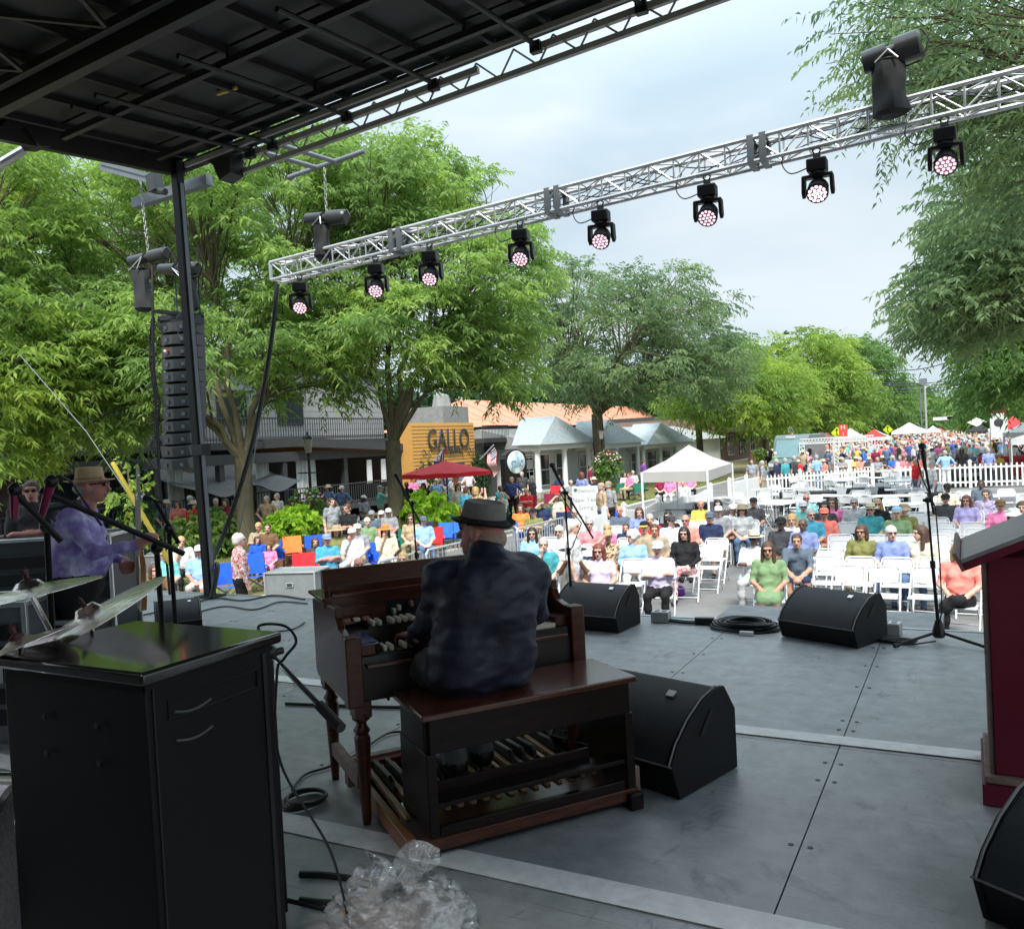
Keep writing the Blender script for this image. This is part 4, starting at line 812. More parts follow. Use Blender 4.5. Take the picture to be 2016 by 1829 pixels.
# collar
hands = sdf_mesh(hand_prims(WL, (-.25, 1, -.12), (1, .25, 0), (0, 0, 1), 0)+[('c', WL-np.array([.03, .08, -.01]), WL, .030, .024, 0)], .0055, .008)
handr = sdf_mesh(hand_prims(WR, (-.1, 1, -.12), (-1, 0, 0), (0, 0, 1), 0)+[('c', WR-np.array([0, .08, 0]), WR, .030, .024, 0)], .0055, .008)
hv = head_np(.008)
R = np.array(Matrix.Rotation(math.pi+.62, 3, 'Z') @ Matrix.Rotation(-.16, 3, 'X'))
al = join_np([(V, bd[1], bd[2]), hands, handr, (hv[0]*1.0 @ R.T+hd, hv[1], hv[2])])
M_shirt = mat('dark_indigo_shirt', (.020, .020, .038), .5, var=.2, vs=3, bump=.25, bs=60, spec=.4)
me = np_mesh('person', *al, [SK['ruddy'], M_shirt, cloth('trousergrey'), M_black2, M_black2, SK['light'], M_shirt, M_eye, M_lip])
op = bpy.data.objects.new('person', me); COL.objects.link(op); tag(op, 'organist seen from behind in dark shirt and grey pork pie hat playing the organ', 'person'); op.matrix_world = OT
hat = E('hat', '', 'x'); del hat['label']; del hat['category']; hat.parent = op; hat.matrix_local = Matrix.Translation(Vector(hd)+Vector((0, 0, .035))) @ Matrix.Rotation(math.pi+.62, 4, 'Z') @ Matrix.Rotation(-.16, 4, 'X') @ Matrix.Scale(.88, 4)
M_felt = mat('grey_felt', (.24, .22, .205), .9, var=.12, vs=30, bump=.2, bs=120, spec=.15); M_feltdk = mat('black_felt', (.02, .02, .022), .8)
m = MB(); m.lathe([(.097, .015), (.096, .05), (.090, .095), (.085, .112), (.078, .116), (.060, .108), (.0, .106)], (0, .01, 0), 28, 0, 1, 1.16); m.build('hat_crown', M_felt, hat)
m = MB(); m.lathe([(.099, .012), (.0995, .040), (.097, .042)], (0, .01, 0), 28, 0, 1.005, 1.165); m.bar((.098, -.02, .02), (.098, .05, .03), .012, .03); m.build('hat_band', M_feltdk, hat)
m = MB(); n_ = 32; vs = []
for r, z in ((.094, .014), (.120, .006), (.142, .022), (.141, .027), (.120, .012), (.094, .020)):
    for i in range(n_): t = 2*math.pi*i/n_; vs.append((r*math.cos(t), .01+r*1.13*math.sin(t), z+.012*abs(math.cos(t))-.010*max(0, -math.sin(t))))
m.add(vs, [(k*n_+i, k*n_+(i+1) % n_, (k+1)*n_+(i+1) % n_, (k+1)*n_+i) for k in range(5) for i in range(n_)]); m.build('hat_brim', M_feltdk, hat)
hr = bpy.data.objects.new('hair', sdf_obj('hair', [('e', (0, .035, -.015), (.080, .078, .058), 0)], .009, [mat('hair_shaved_grey', (.40, .28, .22), .8, dark=(.26, .19, .16), vs=60)], .01, [('e', (0, -.10, -.02), (.085, .11, .09), 0)])); COL.objects.link(hr); hr.parent = op
hr.matrix_local = Matrix.Translation(hd) @ Matrix.Rotation(math.pi+.62, 4, 'Z') @ Matrix.Rotation(-.16, 4, 'X')
sg = bpy.data.objects.new('sunglasses', GLS); COL.objects.link(sg); sg.parent = op; sg.matrix_local = hr.matrix_local.copy()
# collar of the shirt
m = MB(); vs = []; n_ = 20
for k, (r, z) in enumerate(((.078, -.045), (.072, .0), (.077, -.002), (.092, -.045))):
    for i in range(n_): t = 2*math.pi*i/n_; vs.append((nk[0]+r*math.cos(t)*1.05, nk[1]+r*1.05*math.sin(t), nk[2]+.012+z-.020*math.sin(t)))
m.add(vs, [(k*n_+i, k*n_+(i+1) % n_, (k+1)*n_+(i+1) % n_, (k+1)*n_+i) for k in range(3) for i in range(n_)]); m.build('collar', M_shirt, op)
# ================= ROTARY SPEAKER CABINET =================
lc = E('speaker_cabinet', 'tall black wooden rotary speaker cabinet in the near left foreground', 'speaker cabinet', (-2.14, 1.64, 0))
M_cab = mat('cabinet_black', (.0025, .0025, .003), .5, spec=.22, var=.2, bump=.05); M_cabtop = mat('cabinet_top_gloss', (.012, .012, .011), .14, var=.2, vs=4, coat=.6, bump=.03, bs=60)
m = MB(); m.box(-.29, .30, -.215, .225, .06, 1.0); m.build('body', M_cab, lc, bevel=.006)
m = MB(); m.box(-.315, .325, -.24, .25, 1.0, 1.035); m.build('top', M_cabtop, lc, bevel=.010)
m = MB(); m.box(-.30, .31, -.225, .235, 0.003, .06); m.build('plinth', M_cab, lc, bevel=.006)
m = MB(); m.box(.3005, .304, .185, .20, .10, .98); m.box(.3005, .304, -.195, -.19, .10, .98); m.build('edge_moulding', M_black2, lc)
for zz in (.905, .83):
    m = MB(); m.tube([(.302, -.13+.12*k/8, zz-.012*math.sin(math.pi*k/8)) for k in range(9)], .004, 6); m.build('recessed_handle', M_dsteel, lc)
m = MB(); m.tube([(.3015, -.15, .94), (.3015, .16, .94), (.3015, .16, .89), (.3015, -.15, .89)], .003, 4, closed=True); m.build('panel_groove', M_black2, lc)
for k, (xx, zz) in enumerate(((-.10, .88), (.12, .88), (-.10, .78), (.12, .78))):
    m = MB(); m.cyl((xx, -.222, zz), (xx, -.228, zz), .009, n=10); m.build('screw', M_black2, lc)
# boom stand with microphone over the cabinet
def mic(mbase, d, parent, ball=M_dsteel, body=M_black2, s=1.0):
    d = Vector(d).normalized(); a = Vector(mbase)
    m = MB(); m.cyl(a, a+d*.14*s, .011*s, .018*s, 12); m.build('mic_body', body, parent)
    m = MB(); q = a+d*.165*s; m.sph(q, .026*s, 12, 8); m.build('mic_grille', ball, parent)
pv = PD(530, 1285, 2.82); bt = PD(672, 1433, 2.5); mcp = PD(428, 1304, 2.95); o = Vector((pv.x-.03, pv.y+.03, 0))
bs = E('boom_stand', 'boom stand leaning over the black cabinet with its counterweight towards the organ', 'microphone stand', o)
m = MB(); m.cyl((0, 0, .02), pv-o, .012); m.build('pole', M_black, bs)
m = MB(); m.cyl(pv-o, pv.lerp(bt, .75)-o, .0085); m.cyl(pv-o, pv.lerp(mcp, .35)-o, .0085); m.build('boom_arm', M_chrome, bs)
m = MB(); m.cyl(pv.lerp(bt, .72)-o, bt-o, .016); m.build('counterweight_grip', M_rubber, bs)
m = MB(); m.sph(pv-o, .028, 10, 8); m.cyl(pv-o+Vector((0, -.04, .0)), pv-o+Vector((.02, .04, .0)), .012); m.build('pivot', M_black2, bs)
for a in (0, 2.1, 4.2):
    m = MB(); m.cyl((0, 0, .06), (.16*math.cos(a+.5), .16*math.sin(a+.5), .012), .008); m.build('leg', M_black, bs)
mic(pv.lerp(mcp, .25)-o, mcp-pv+Vector((0, 0, .03)), bs, M_black2)
cable([pv+Vector((-.02, 0, .04)), PD(510, 1232, 2.65), PD(560, 1232, 2.65), PD(583, 1262, 2.6), PD(560, 1295, 2.6), PD(545, 1330, 2.6), PD(552, 1500, 2.6), (-1.82, 2.05, .3), (-1.8, 2.1, .02)], .0045, 'thin black lead looped at the top of the boom stand')
# ================= MONITOR WEDGES =================
def wedge(label, p, rz, s=1.0, w=.56):
    t = E('floor_monitor', label, 'speaker', (p[0], p[1], 0), rz, 'wedge monitors on the stage floor')
    # profile in (y,z): grille face slopes towards -y; back at +y
    pr = [(-.20, .004), (-.245, .135), (-.20, .20), (-.12, .27), (-.02, .325), (.08, .35), (.13, .345), (.20, .24), (.20, .004)]
    pr = [(a*s, b*s) for a, b in pr]; h = w*s/2
    for x0, x1 in ((-h, -h+.022*s), (h-.022*s, h)): MB().prism([(x0, a, b) for a, b in pr], (x1-x0, 0, 0)).build('side_cheek', M_cabx, t, bevel=.004*s)
    pi = [(a*.97+.0, b*.965+.002*s) for a, b in pr]
    m = MB(); m.prism([(-h+.022*s, a, b) for a, b in pi], (w*s-.044*s, 0, 0)); m.build('body', M_cabx, t, smooth=False)
    gp = [(-.246, .138), (-.201, .204), (-.12, .273), (-.02, .327), (.078, .351)]; gp = [(a*s*.985, b*s*.975) for a, b in gp]
    m = MB(); V_ = []; 
    for a, b in gp: V_ += [(-h+.024*s, a-.004*s, b+.004*s), (h-.024*s, a-.004*s, b+.004*s)]
    m.add(V_, [(2*i, 2*i+1, 2*i+3, 2*i+2) for i in range(4)]); g_ = m.build('grille', M_mesh, t)
    for x in (-h+.012*s, h-.012*s):
        m = MB(); m.tube([(x, a*s, b*s+.002) for a, b in ((-.246, .136), (-.201, .202), (-.12, .272), (-.02, .327), (.08, .352))], .0045*s, 5); m.build('edge_trim', M_trim, t)
    m = MB(); m.bar((-h, -.247*s, .136*s), (h, -.247*s, .136*s), .006*s, .006*s); m.build('edge_trim', M_trim, t)
    c_ = Vector((h*.52, -.02*s, .333*s)); m = MB(); m.box(c_.x-.018*s, c_.x+.018*s, c_.y-.018*s, c_.y+.010*s, c_.z-.006*s, c_.z-.0015*s)
    for i in range(len(m.v)):
        q = m.v[i]; m.v[i] = (q[0], q[1], q[2]+(q[1]-c_.y)*.5)
    m.build('badge', M_alu, t, smooth=False)
    m = MB(); m.prism([(h+.0005, a*s, b*s) for a, b in ((-.06, .20), (-.035, .19), (.04, .27), (.02, .285))], (.004, 0, 0)); m.build('hand_slot', M_black, t)
    return t
M_cabx = mat('monitor_black', (.006, .006, .007), .6, var=.2, bump=.25, bs=160, spec=.25); M_mesh = mat('perforated_grille', (.014, .015, .019), .62, var=.3, vs=150, bump=.3, bs=260); M_trim = mat('worn_edge', (.16, .15, .145), .5, var=.3, vs=25)
W_ = [('wedge monitor on the stage floor just right of the organ, near the front edge', (-2.79, 6.58), -.10, 1.0, .60), ('wedge monitor in front of the seated couple, beside the cable coil', (-.93, 6.64), -.42, 1.0, .62), ('large wedge monitor behind the organ bench', (-1.40, 3.80), -.30, 1.17, .60), ('wedge monitor cut off at the lower right beside the lectern', (.39, 2.98), -.55, 1.12, .60)]
for a in W_: wedge(*a)
# ================= LECTERN =================
le = E('lectern', 'dark maroon lectern with slanted pale wood grain top at the right edge', 'lectern', (.03, 3.9, 0))
M_mar = mat('maroon_laminate', (.16, .006, .028), .45, var=.12, vs=5); M_pale = mat('grey_woodgrain', (.40, .36, .35), .45, dark=(.24, .20, .20), vs=6, stretch=(1, 7, 1))
m = MB(); m.box(.02, .52, .0, .028, .12, 1.0); m.build('side_panel', M_mar, le, bevel=.003); m = MB(); m.box(.02, .52, .47, .50, .12, 1.0); m.build('side_panel', M_mar, le, bevel=.003)
m = MB(); m.box(.0, .018, .01, .49, .12, .50); m.box(.0, .018, .01, .04, .50, .98); m.box(.0, .018, .46, .49, .50, .98); m.build('front_frame', M_palewd, le, smooth=False)
m = MB(); m.box(.50, .52, .03, .47, .12, 1.1); m.build('rear_panel', M_mar, le, smooth=False)
m = MB(); m.box(-.02, .54, -.03, .53, .09, .118); m.build('base', M_palewd, le, bevel=.005)
m = MB(); m.box(-.03, .55, -.04, .54, .003, .088); m.build('plinth', M_mar, le, bevel=.004)
T = Matrix.Translation((-.07, 0, .985)) @ Matrix.Rotation(-.42, 4, 'Y')
m = MB(); m.T = T; m.box(0, .72, -.10, .62, -.028, .0); m.build('desk_underside', M_mar, le, smooth=False)
m = MB(); m.T = T; m.box(0, .72, -.10, .62, .001, .018); m.build('desk_top', M_pale, le, bevel=.004)
m = MB(); m.T = T; m.box(-.014, -.001, -.10, .62, -.028, .05); m.build('book_stop', M_palewd, le, smooth=False)
# ================= MIC STANDS =================
M_magenta = mat('magenta_lit_plastic', (.20, .01, .06), .4)  # magenta light on the microphone bodies, painted in as their base colour
def mstand(label, base, top, boomto, micdir, tri=True, th=.010, name='microphone_stand', s=1.0, r0=.0):
    b = Vector(base); t = E(name, label, 'microphone stand', b); f = lambda p: Vector(p)-b
    m = MB(); m.cyl((0, 0, .10), f(top)*.55, .012*s, .012*s); m.build('lower_tube', M_black, t); m = MB(); m.cyl(f(top)*.55, f(top), .008*s); m.build('upper_tube', M_black, t)
    m = MB(); m.cyl(f(top)*.53, f(top)*.58, .018*s); m.build('clutch', M_black2, t)
    if tri:
        m = MB(); m.lathe([(.035, .05), (.045, .07), (.035, .12), (.02, .17)], (0, 0, 0), 10); m.build('hub', M_black2, t)
        for a in (0, 2.09, 4.19):
            c, d = math.cos(a+r0), math.sin(a+r0); m = MB(); m.cyl((.02*c, .02*d, .085), (.33*c, .33*d, .022), .010); lg = m.build('leg', M_black, t); m = MB(); m.cyl((.31*c, .31*d, .024), (.345*c, .345*d, .020), .016); m.build('rubber_foot', M_rubber, lg)
    m = MB(); m.sph(f(top), .022*s, 8, 6); m.cyl(f(top)+Vector((-.03, 0, 0)), f(top)+Vector((.03, 0, 0)), .012); m.build('pivot', M_black2, t)
    if boomto is not None:
        a, e = boomto; m = MB(); m.cyl(f(a), f(e), .0085*s, n=8); m.build('boom_arm', M_black, t)
    return t
rs_b = Vector((-.23, 6.62, 0)); tp = PY(1826, 985, 6.6); mp_ = PY(1816, 868, 6.55)
s1 = mstand('straight microphone stand on tripod base at the right front of the stage', rs_b, tp, (PY(1838, 1010, 6.6), PY(1818, 900, 6.55)), None, r0=-.4)
mic(PY(1822, 925, 6.55)-rs_b, PY(1813, 862, 6.55)-PY(1822, 925, 6.55), s1, M_black2)
m = MB(); m.tube([PY(1812, 880, 6.5)-rs_b, PY(1806, 905, 6.5)-rs_b, PY(1815, 940, 6.5)-rs_b, PY(1842, 1000, 6.5)-rs_b, PY(1850, 1100, 6.55)-rs_b, PY(1855, 1200, 6.6)-rs_b, PY(1846, 1245, 6.6)-rs_b], .005, 5); m.build('mic_cable', M_cable, s1)
b2 = PY(1125, 1170, 6.6); b2.z = 0; b2 = Vector((b2.x, 6.6, 0))
s2 = mstand('microphone stand with crossed boom behind the right end of the organ', b2, PY(1112, 970, 6.6), (PY(1168, 1060, 6.6), PY(1100, 945, 6.6)), None)
mic(PY(1103, 950, 6.6)-b2, PY(1090, 925, 6.6)-PY(1104, 955, 6.6), s2, M_black2)
m = MB(); m.tube([PY(1100, 965, 6.6)-b2, PY(1120, 1000, 6.6)-b2, PY(1145, 1030, 6.6)-b2, PY(1128, 1075, 6.6)-b2, PY(1118, 1090, 6.6)-b2], .005, 5); m.build('mic_cable', M_cable, s2)
b3 = PY(826, 1160, 6.4); b3 = Vector((b3.x, 6.4, 0))
s3 = mstand('slender microphone stand behind the organ in front of the tree trunk', b3, PY(812, 990, 6.4), (PY(828, 1030, 6.4), PY(790, 958, 6.4)), None)
mic(PY(796, 966, 6.4)-b3, PY(783, 942, 6.4)-PY(796, 966, 6.4), s3, M_black2)
# ================= FLOOR CABLES AND BOXES =================
def jbox(label, p, rz, s=1.0):
    t = E('junction_box', label, 'power box', (p[0], p[1], 0), rz, 'white power boxes on the stage edge'); m = MB(); m.box(-.075*s, .075*s, -.06*s, .06*s, .003, .085*s); m.build('housing', M_conbox, t, bevel=.006)
    m = MB(); m.box(-.07*s, .07*s, -.055*s, .055*s, .0855*s, .092*s); m.build('cover_plate', M_whitepl, t, bevel=.004)
    for x in (-.03, .03):
        m = MB(); m.box((x-.018)*s, (x+.018)*s, -.03*s, .03*s, .0925*s, .0965*s); m.build('socket', mat('socket_grey', (.25, .25, .25), .5), t)
    return t
M_conbox = mat('grey_box', (.32, .32, .30), .5)
jbox('white socket box right of the near-centre wedge', (-2.33, 6.86), .1); jbox('white socket box between the front wedge and the tripod stand', (-.56, 6.85), -.1)
m = MB(); random.seed(12)
for k in range(13):
    rx = .27-.011*k+random.uniform(-.02, .02); ry = .20-.008*k+random.uniform(-.015, .015); cx = random.uniform(-.02, .02); cy = random.uniform(-.02, .02)
    m.tube([(cx+rx*math.cos(w), cy+ry*math.sin(w), .014+.008*(k % 6)+.006*math.sin(2*w+k)) for w in [i*math.pi/16 for i in range(32)]], .010, 6, closed=True)
tag(m.build('cable_coil', M_cable, loc=(-1.62, 6.80, 0)), 'thick coil of black cable lying between the two front wedges', 'cable coil')
cable([(-2.25, 6.86, .02), (-2.1, 6.84, .015), (-1.95, 6.86, .015), (-1.85, 6.82, .02)], .012, 'black lead from the white socket box to the coil'); 
cable([(-2.26, 6.82, .02), (-2.08, 6.80, .015), (-1.96, 6.82, .015), (-1.8, 6.78, .02)], .010, 'second black lead beside it towards the coil')
tag(MB().cyl((-2.03, 6.83, .03), (-1.88, 6.85, .03), .032, n=12).build('cable_connector', M_black2), 'fat black cable connector on the stage edge left of the coil', 'connector')
tag(MB().box(-.05, .05, -.02, .02, .003, .03).build('white_tag', M_whitepl, loc=(-1.55, 6.55, 0)), 'small white clip on the deck in front of the coil', 'clip')
cable([(-.62, 6.82, .02), (-.78, 6.80, .01), (-.85, 6.72, .01)], .007, 'short lead between the right socket box and the front wedge')
m = MB()
for k in range(3): m.tube([(.11*math.cos(w)*(1+.1*k), .05*math.sin(w)*(1+.15*k), .008+.006*k) for w in [i*math.pi/10 for i in range(20)]], .006, 5, closed=True)
tag(m.build('small_cable_coil', M_cable, loc=(-.50, 6.60, 0)), 'small loose coil of black lead left of the tripod stand foot', 'cable coil')
cable([(-.62, 6.85, .01), (-.68, 6.7, .01), (-.45, 6.52, .01), (-.25, 6.58, .03)], .006, 'thin black lead running from the socket box to the tripod stand')
fc = lambda pts: [PZ(x, y, .012) for x, y in pts]
cable(fc([(600, 1180), (540, 1172), (480, 1182), (420, 1178), (350, 1196), (260, 1215)]), .009, 'black cable along the front left edge of the stage')
cable(fc([(605, 1188), (550, 1185), (500, 1200), (430, 1195), (300, 1235)]), .008, 'second cable snaking left of the organ on the deck')
cable(fc([(600, 1225), (570, 1240), (480, 1250), (400, 1265)]), .007, 'thin cable curving across the grey deck towards the cabinet')
cable(fc([(562, 1385), (640, 1388), (780, 1392), (900, 1390)]), .010, 'straight black cable on the deck behind the organ legs')
cable(fc([(575, 1555), (600, 1525), (650, 1508), (700, 1485), (760, 1445), (800, 1440)]), .006, 'thin pale-edged lead looping around the organ legs')
cable(fc([(590, 1720), (640, 1722), (700, 1730)]), .012, 'black cable emerging beside the plastic bag'); cable(fc([(590, 1770), (650, 1776), (720, 1775)]), .010, 'lower black cable next to the plastic bag')
cable([(-1.68, 3.80, .01), (-1.75, 3.95, .01), (-1.7, 4.1, .01), (-1.78, 4.2, .01), (-1.9, 4.1, .01)], .012, 'tangled black cable on the deck behind the pedal board')
m = MB()
for k in range(4): m.tube([((.08+.012*(k%2))*math.cos(w)+.008*k, (.11-.01*k)*math.sin(w), .012+.007*k) for w in [i*math.pi/10 for i in range(20)]], .007, 5, closed=True)
tag(m.build('cable_coil', M_cable, loc=PZ(597, 1580, 0)), 'small coil of dark lead at the foot of the black cabinet', 'cable coil')
tag(MB().box(-.35, .35, -.25, .25, .003, .035).build('rubber_ramp', mat('grey_rubber_mat', (.06, .065, .07), .8), loc=(-7.0, 7.4, -.25), bevel=.01), 'flat grey mat just beyond the stage edge left of the organ', 'mat')
# ================= PLASTIC BAG =================
def bag():
    n, K = 72, 44; V = []; rnd = Vector((3.1, 1.7, .4))
    for i in range(K+1):
        t = i/K; ph = t*math.pi*.5; 
        for j in range(n):
            w = 2*math.pi*j/n; rx, ry, rz = .275, .19, .17
            r = math.cos(ph)**.62 if t < 1 else 0; z = math.sin(ph)
            p = Vector((r*math.cos(w), r*math.sin(w), z)); q = p*3.0+rnd
            f = 1+.14*noise.noise(q)-.20*abs(noise.noise(p*4.2+Vector((5, 1, 2))))+.03*noise.noise(p*9)
            tie = max(0, 1-((p.x-.05)**2+(p.y+.1)**2)/.06)*.0
            V.append(Vector((rx*p.x*f, ry*p.y*f, max(.004, rz*z*f*(1+.25*noise.noise(Vector((w*2, 0, 1))))))))
    F = [(i*n+j, i*n+(j+1) % n, (i+1)*n+(j+1) % n, (i+1)*n+j) for i in range(K) for j in range(n)]
    return V, F
m_ = bpy.data.materials.new('clear_plastic_film'); m_.use_nodes = True; nn = m_.node_tree.nodes; ll = m_.node_tree.links; nn.clear()
o_ = nn.new('ShaderNodeOutputMaterial'); g1 = nn.new('ShaderNodeBsdfGlossy'); g1.inputs['Roughness'].default_value = .12; g1.inputs['Color'].default_value = (1, 1, 1, 1); tr = nn.new('ShaderNodeBsdfTransparent'); tr.inputs['Color'].default_value = (.93, .94, .95, 1); df = nn.new('ShaderNodeBsdfDiffuse'); df.inputs['Color'].default_value = (.8, .82, .84, 1)
lw = nn.new('ShaderNodeLayerWeight'); lw.inputs['Blend'].default_value = .52; mr = nn.new('ShaderNodeMapRange'); mr.inputs[3].default_value = .20; mr.inputs[4].default_value = .95
no = nn.new('ShaderNodeTexNoise'); no.inputs['Scale'].default_value = 16; no.inputs['Detail'].default_value = 6; no.inputs['Distortion'].default_value = 1.8; tcx = nn.new('ShaderNodeTexCoord'); ll.new(tcx.outputs['Object'], no.inputs['Vector']); bp = nn.new('ShaderNodeBump'); bp.inputs['Strength'].default_value = 1; bp.inputs['Distance'].default_value = .03; ll.new(no.outputs['Fac'], bp.inputs['Height'])
ll.new(bp.outputs[0], g1.inputs['Normal']); ll.new(bp.outputs[0], lw.inputs['Normal']); ll.new(lw.outputs['Fresnel'], mr.inputs[0]); ms1 = nn.new('ShaderNodeMixShader'); ms1.inputs[0].default_value = .28; ll.new(tr.outputs[0], ms1.inputs[1]); ll.new(df.outputs[0], ms1.inputs[2])
ms2 = nn.new('ShaderNodeMixShader'); ll.new(mr.outputs[0], ms2.inputs[0]); ll.new(ms1.outputs[0], ms2.inputs[1]); ll.new(g1.outputs[0], ms2.inputs[2]); ll.new(ms2.outputs[0], o_.inputs[0])
bl = PZ(790, 1800, 0.05); V, F = bag(); m = MB(); m.add(V, F)
bgo = m.build('plastic_bag', m_, loc=(bl.x, bl.y, 0)); bgo.data.set_sharp_from_angle(angle=3.1)
tag(bgo, 'crumpled clear plastic bag on the floor at the bottom centre', 'bag')
bag_top = MB(); V2 = []
for i in range(12):
    for j in range(24):
        t = i/11; w = 2*math.pi*j/24; r = (.03+.07*t**1.5)*(1+.35*math.sin(5*w+3*t)); V2.append((r*math.cos(w)+.02, r*math.sin(w), .15+.12*t-.04*t*t*(1+math.sin(3*w))))
bag_top.add(V2, [(i*24+j, i*24+(j+1) % 24, (i+1)*24+(j+1) % 24, (i+1)*24+j) for i in range(11) for j in range(24)]); bag_top.build('gathered_neck', m_, bpy.data.objects['plastic_bag'])
tag(MB().box(-.11, .07, -.08, .08, .006, .10).build('cardboard_box', mat('cardboard', (.36, .23, .13), .85), loc=(bl.x-.04, bl.y-.03, 0), bevel=.004), 'brown cardboard carton visible inside the clear bag', 'box')
# ================= BUILDINGS ALONG THE LEFT SIDE =================
M_siding = mat('grey_siding', (.30, .30, .30), .7, var=.06, vs=3); M_dark = mat('charcoal_timber', (.045, .047, .05), .6, var=.15, vs=4); M_glass = mat('window_glass', (.03, .04, .045), .08, spec=.8, var=.2, vs=.5); M_gold = mat('golden_cedar', (.56, .31, .09), .6, dark=(.42, .21, .05), vs=5, stretch=(1, 1, 8)); M_shing = mat('grey_shingle', (.24, .245, .24), .9, var=.25, vs=6, bump=.4, bs=14)
M_shingb = mat('blue_grey_shingle', (.30, .35, .37), .9, var=.25, vs=6, bump=.4, bs=14); M_trimw = mat('white_trim', (.74, .75, .75), .5, var=.04); M_wsid = mat('white_siding', (.62, .63, .63), .6, var=.05); M_copper = mat('terracotta_metal_roof', (.52, .22, .13), .6, var=.15, vs=3); M_soffit = mat('orange_soffit', (.42, .20, .07), .6, var=.2)
def yz(px, py, X): p = PX(px, py, X); return p.y, p.z
def part(name, par, m, *boxes, **k):
    b = MB()
    for q in boxes: b.box(*q)
    return b.build(name, m, par, smooth=False, **k)
def window(par, X, y0, y1, z0, z1, fm=M_trimw, gm=M_glass, nx=2, nz=2, out_=1, name='window'):
    f = .07; w = part(name, par, fm, (X, X+.06*out_, y0, y1, z1-f, z1), (X, X+.06*out_, y0, y1, z0, z0+f), (X, X+.06*out_, y0, y0+f, z0+f, z1-f), (X, X+.06*out_, y1-f, y1, z0+f, z1-f))
    part('pane', w, gm, (X, X+.02*out_, y0+f, y1-f, z0+f, z1-f)); b = MB()
    for i in range(1, nx): y = y0+(y1-y0)*i/nx; b.box(X+.021*out_, X+.05*out_, y-.02, y+.02, z0+f, z1-f)
    for i in range(1, nz): z = z0+(z1-z0)*i/nz; b.box(X+.0215*out_, X+.045*out_, y0+f, y1-f, z-.02, z+.02)
    if b.v: b.build('muntin', fm, w, smooth=False)
    return w
def railing(par, a, b, zt, hgt=1.0, m=M_dark, step=.16, name='railing'):
    a = Vector(a); b = Vector(b); r = MB(); r.bar((a.x, a.y, zt), (b.x, b.y, zt), .06, .05); r.bar((a.x, a.y, zt-hgt+.1), (b.x, b.y, zt-hgt+.1), .05, .05); n = int((b-a).length/step)
    for i in range(n+1): p = a.lerp(b, i/n); r.box(p.x-.012, p.x+.012, p.y-.012, p.y+.012, zt-hgt, zt)
    return r.build(name, m, par, smooth=False, kind='stuff') if par is not None else r.build(name, m, smooth=False)
# restaurant
R_ = E('restaurant_building', 'grey two storey restaurant with dark timber porch and upper balcony behind the trees', 'building', (0, 0, 0))
y1 = yz(812, 900, -25)[0]
part('lower_wall', R_, M_dark, (-30, -28.5, 6, y1+8, G, 2.3)); part('upper_wall', R_, M_siding, (-34, -31.2, 4, y1+6, 2.3, 6.2)); part('roof_slab', R_, M_dark, (-34.5, -30.8, 3.5, y1+6.4, 6.2, 6.5))
for i in range(11):
    z = 2.6+.33*i; part('siding_board', R_, M_siding, (-31.2, -31.17, 4, y1+6, z, z+.31))
for i, yy in enumerate((9, 13, 17, 20.5, 25, 29, 33)): window(R_, -31.165, yy, yy+1.9, 3.2, 4.9, M_dark, nx=2, nz=1)
part('balcony_deck', R_, M_dark, (-31.1, -26.6, 6, y1+4, 1.95, 2.25)); railing(R_, (-26.7, 6, 0), (-26.7, y1, 0), 3.25)
ys_ = [yz(x, 900, -25.2)[0] for x in (300, 430, 555, 675, 760, 812)]
for y in ys_+[9, 12, 16]: part('porch_post', R_, M_dark, (-25.3, -25.05, y-.12, y+.12, G+.6, 1.75))
part('porch_beam', R_, M_dark, (-25.4, -25.0, 6, y1, 1.35, 1.75)); b = MB(); ya = yz(590, 852, -24.6)[0]; yb = yz(824, 883, -24.6)[0]
b.add([(-24.6, ya, 2.35), (-24.6, yb+1, 1.75), (-29, yb+1, 1.75), (-29, ya, 2.35), (-24.6, ya, 1.95), (-24.6, yb+1, 1.42), (-29, yb+1, 1.42), (-29, ya, 1.95)], [(0, 1, 2, 3), (7, 6, 5, 4), (0, 4, 5, 1), (1, 5, 6, 2), (2, 6, 7, 3), (3, 7, 4, 0)]); b.build('porch_roof', M_dark, R_, smooth=False)
b = MB(); b.add([(-24.7, ya+.1, 1.93), (-24.7, yb, 1.42), (-28.9, yb, 1.42), (-28.9, ya+.1, 1.93)], [(0, 1, 2, 3)]); b.build('soffit', M_soffit, R_, smooth=False)
part('porch_floor', R_, M_dark, (-29, -24.9, 6, y1+1, G+.35, G+.6))
for i, (xa, xb) in enumerate(((330, 360), (505, 530), (585, 622))):
    ya_, yb_ = yz(xa, 930, -25.35)[0], yz(xb, 930, -25.35)[0]; b = MB(); n_ = 14
    V = [];
    for k in range(n_+1): y = ya_+(yb_-ya_)*k/n_; V += [(-25.4+.06*math.sin(k*1.9), y, G+.75), (-25.4+.04*math.sin(k*1.9), y, 1.5)]
    b.add(V, [(2*k, 2*k+2, 2*k+3, 2*k+1) for k in range(n_)]); b.build('white_curtain', mat('white_curtain_cloth', (.55, .57, .57), .8, var=.1), R_)
ya_, yb_ = yz(655, 900, -27)[0], yz(700, 900, -27)[0]
for yy in (ya_, ya_+1.1): part('hanging_panel', R_, M_trimw, (-25.0, -24.96, yy, yy+.35, .1, 1.2))
for yy in (8, 12, 15.4, 18.8, 22.2, 26): window(R_, -28.49, yy, yy+2.4, G+.8, 1.5, M_dark, nx=2, nz=1)
part('pale_column', R_, M_siding, *[(-25.6, -25.3, y, y+.5, G+.6, 1.35) for y in (13.2,)]); 
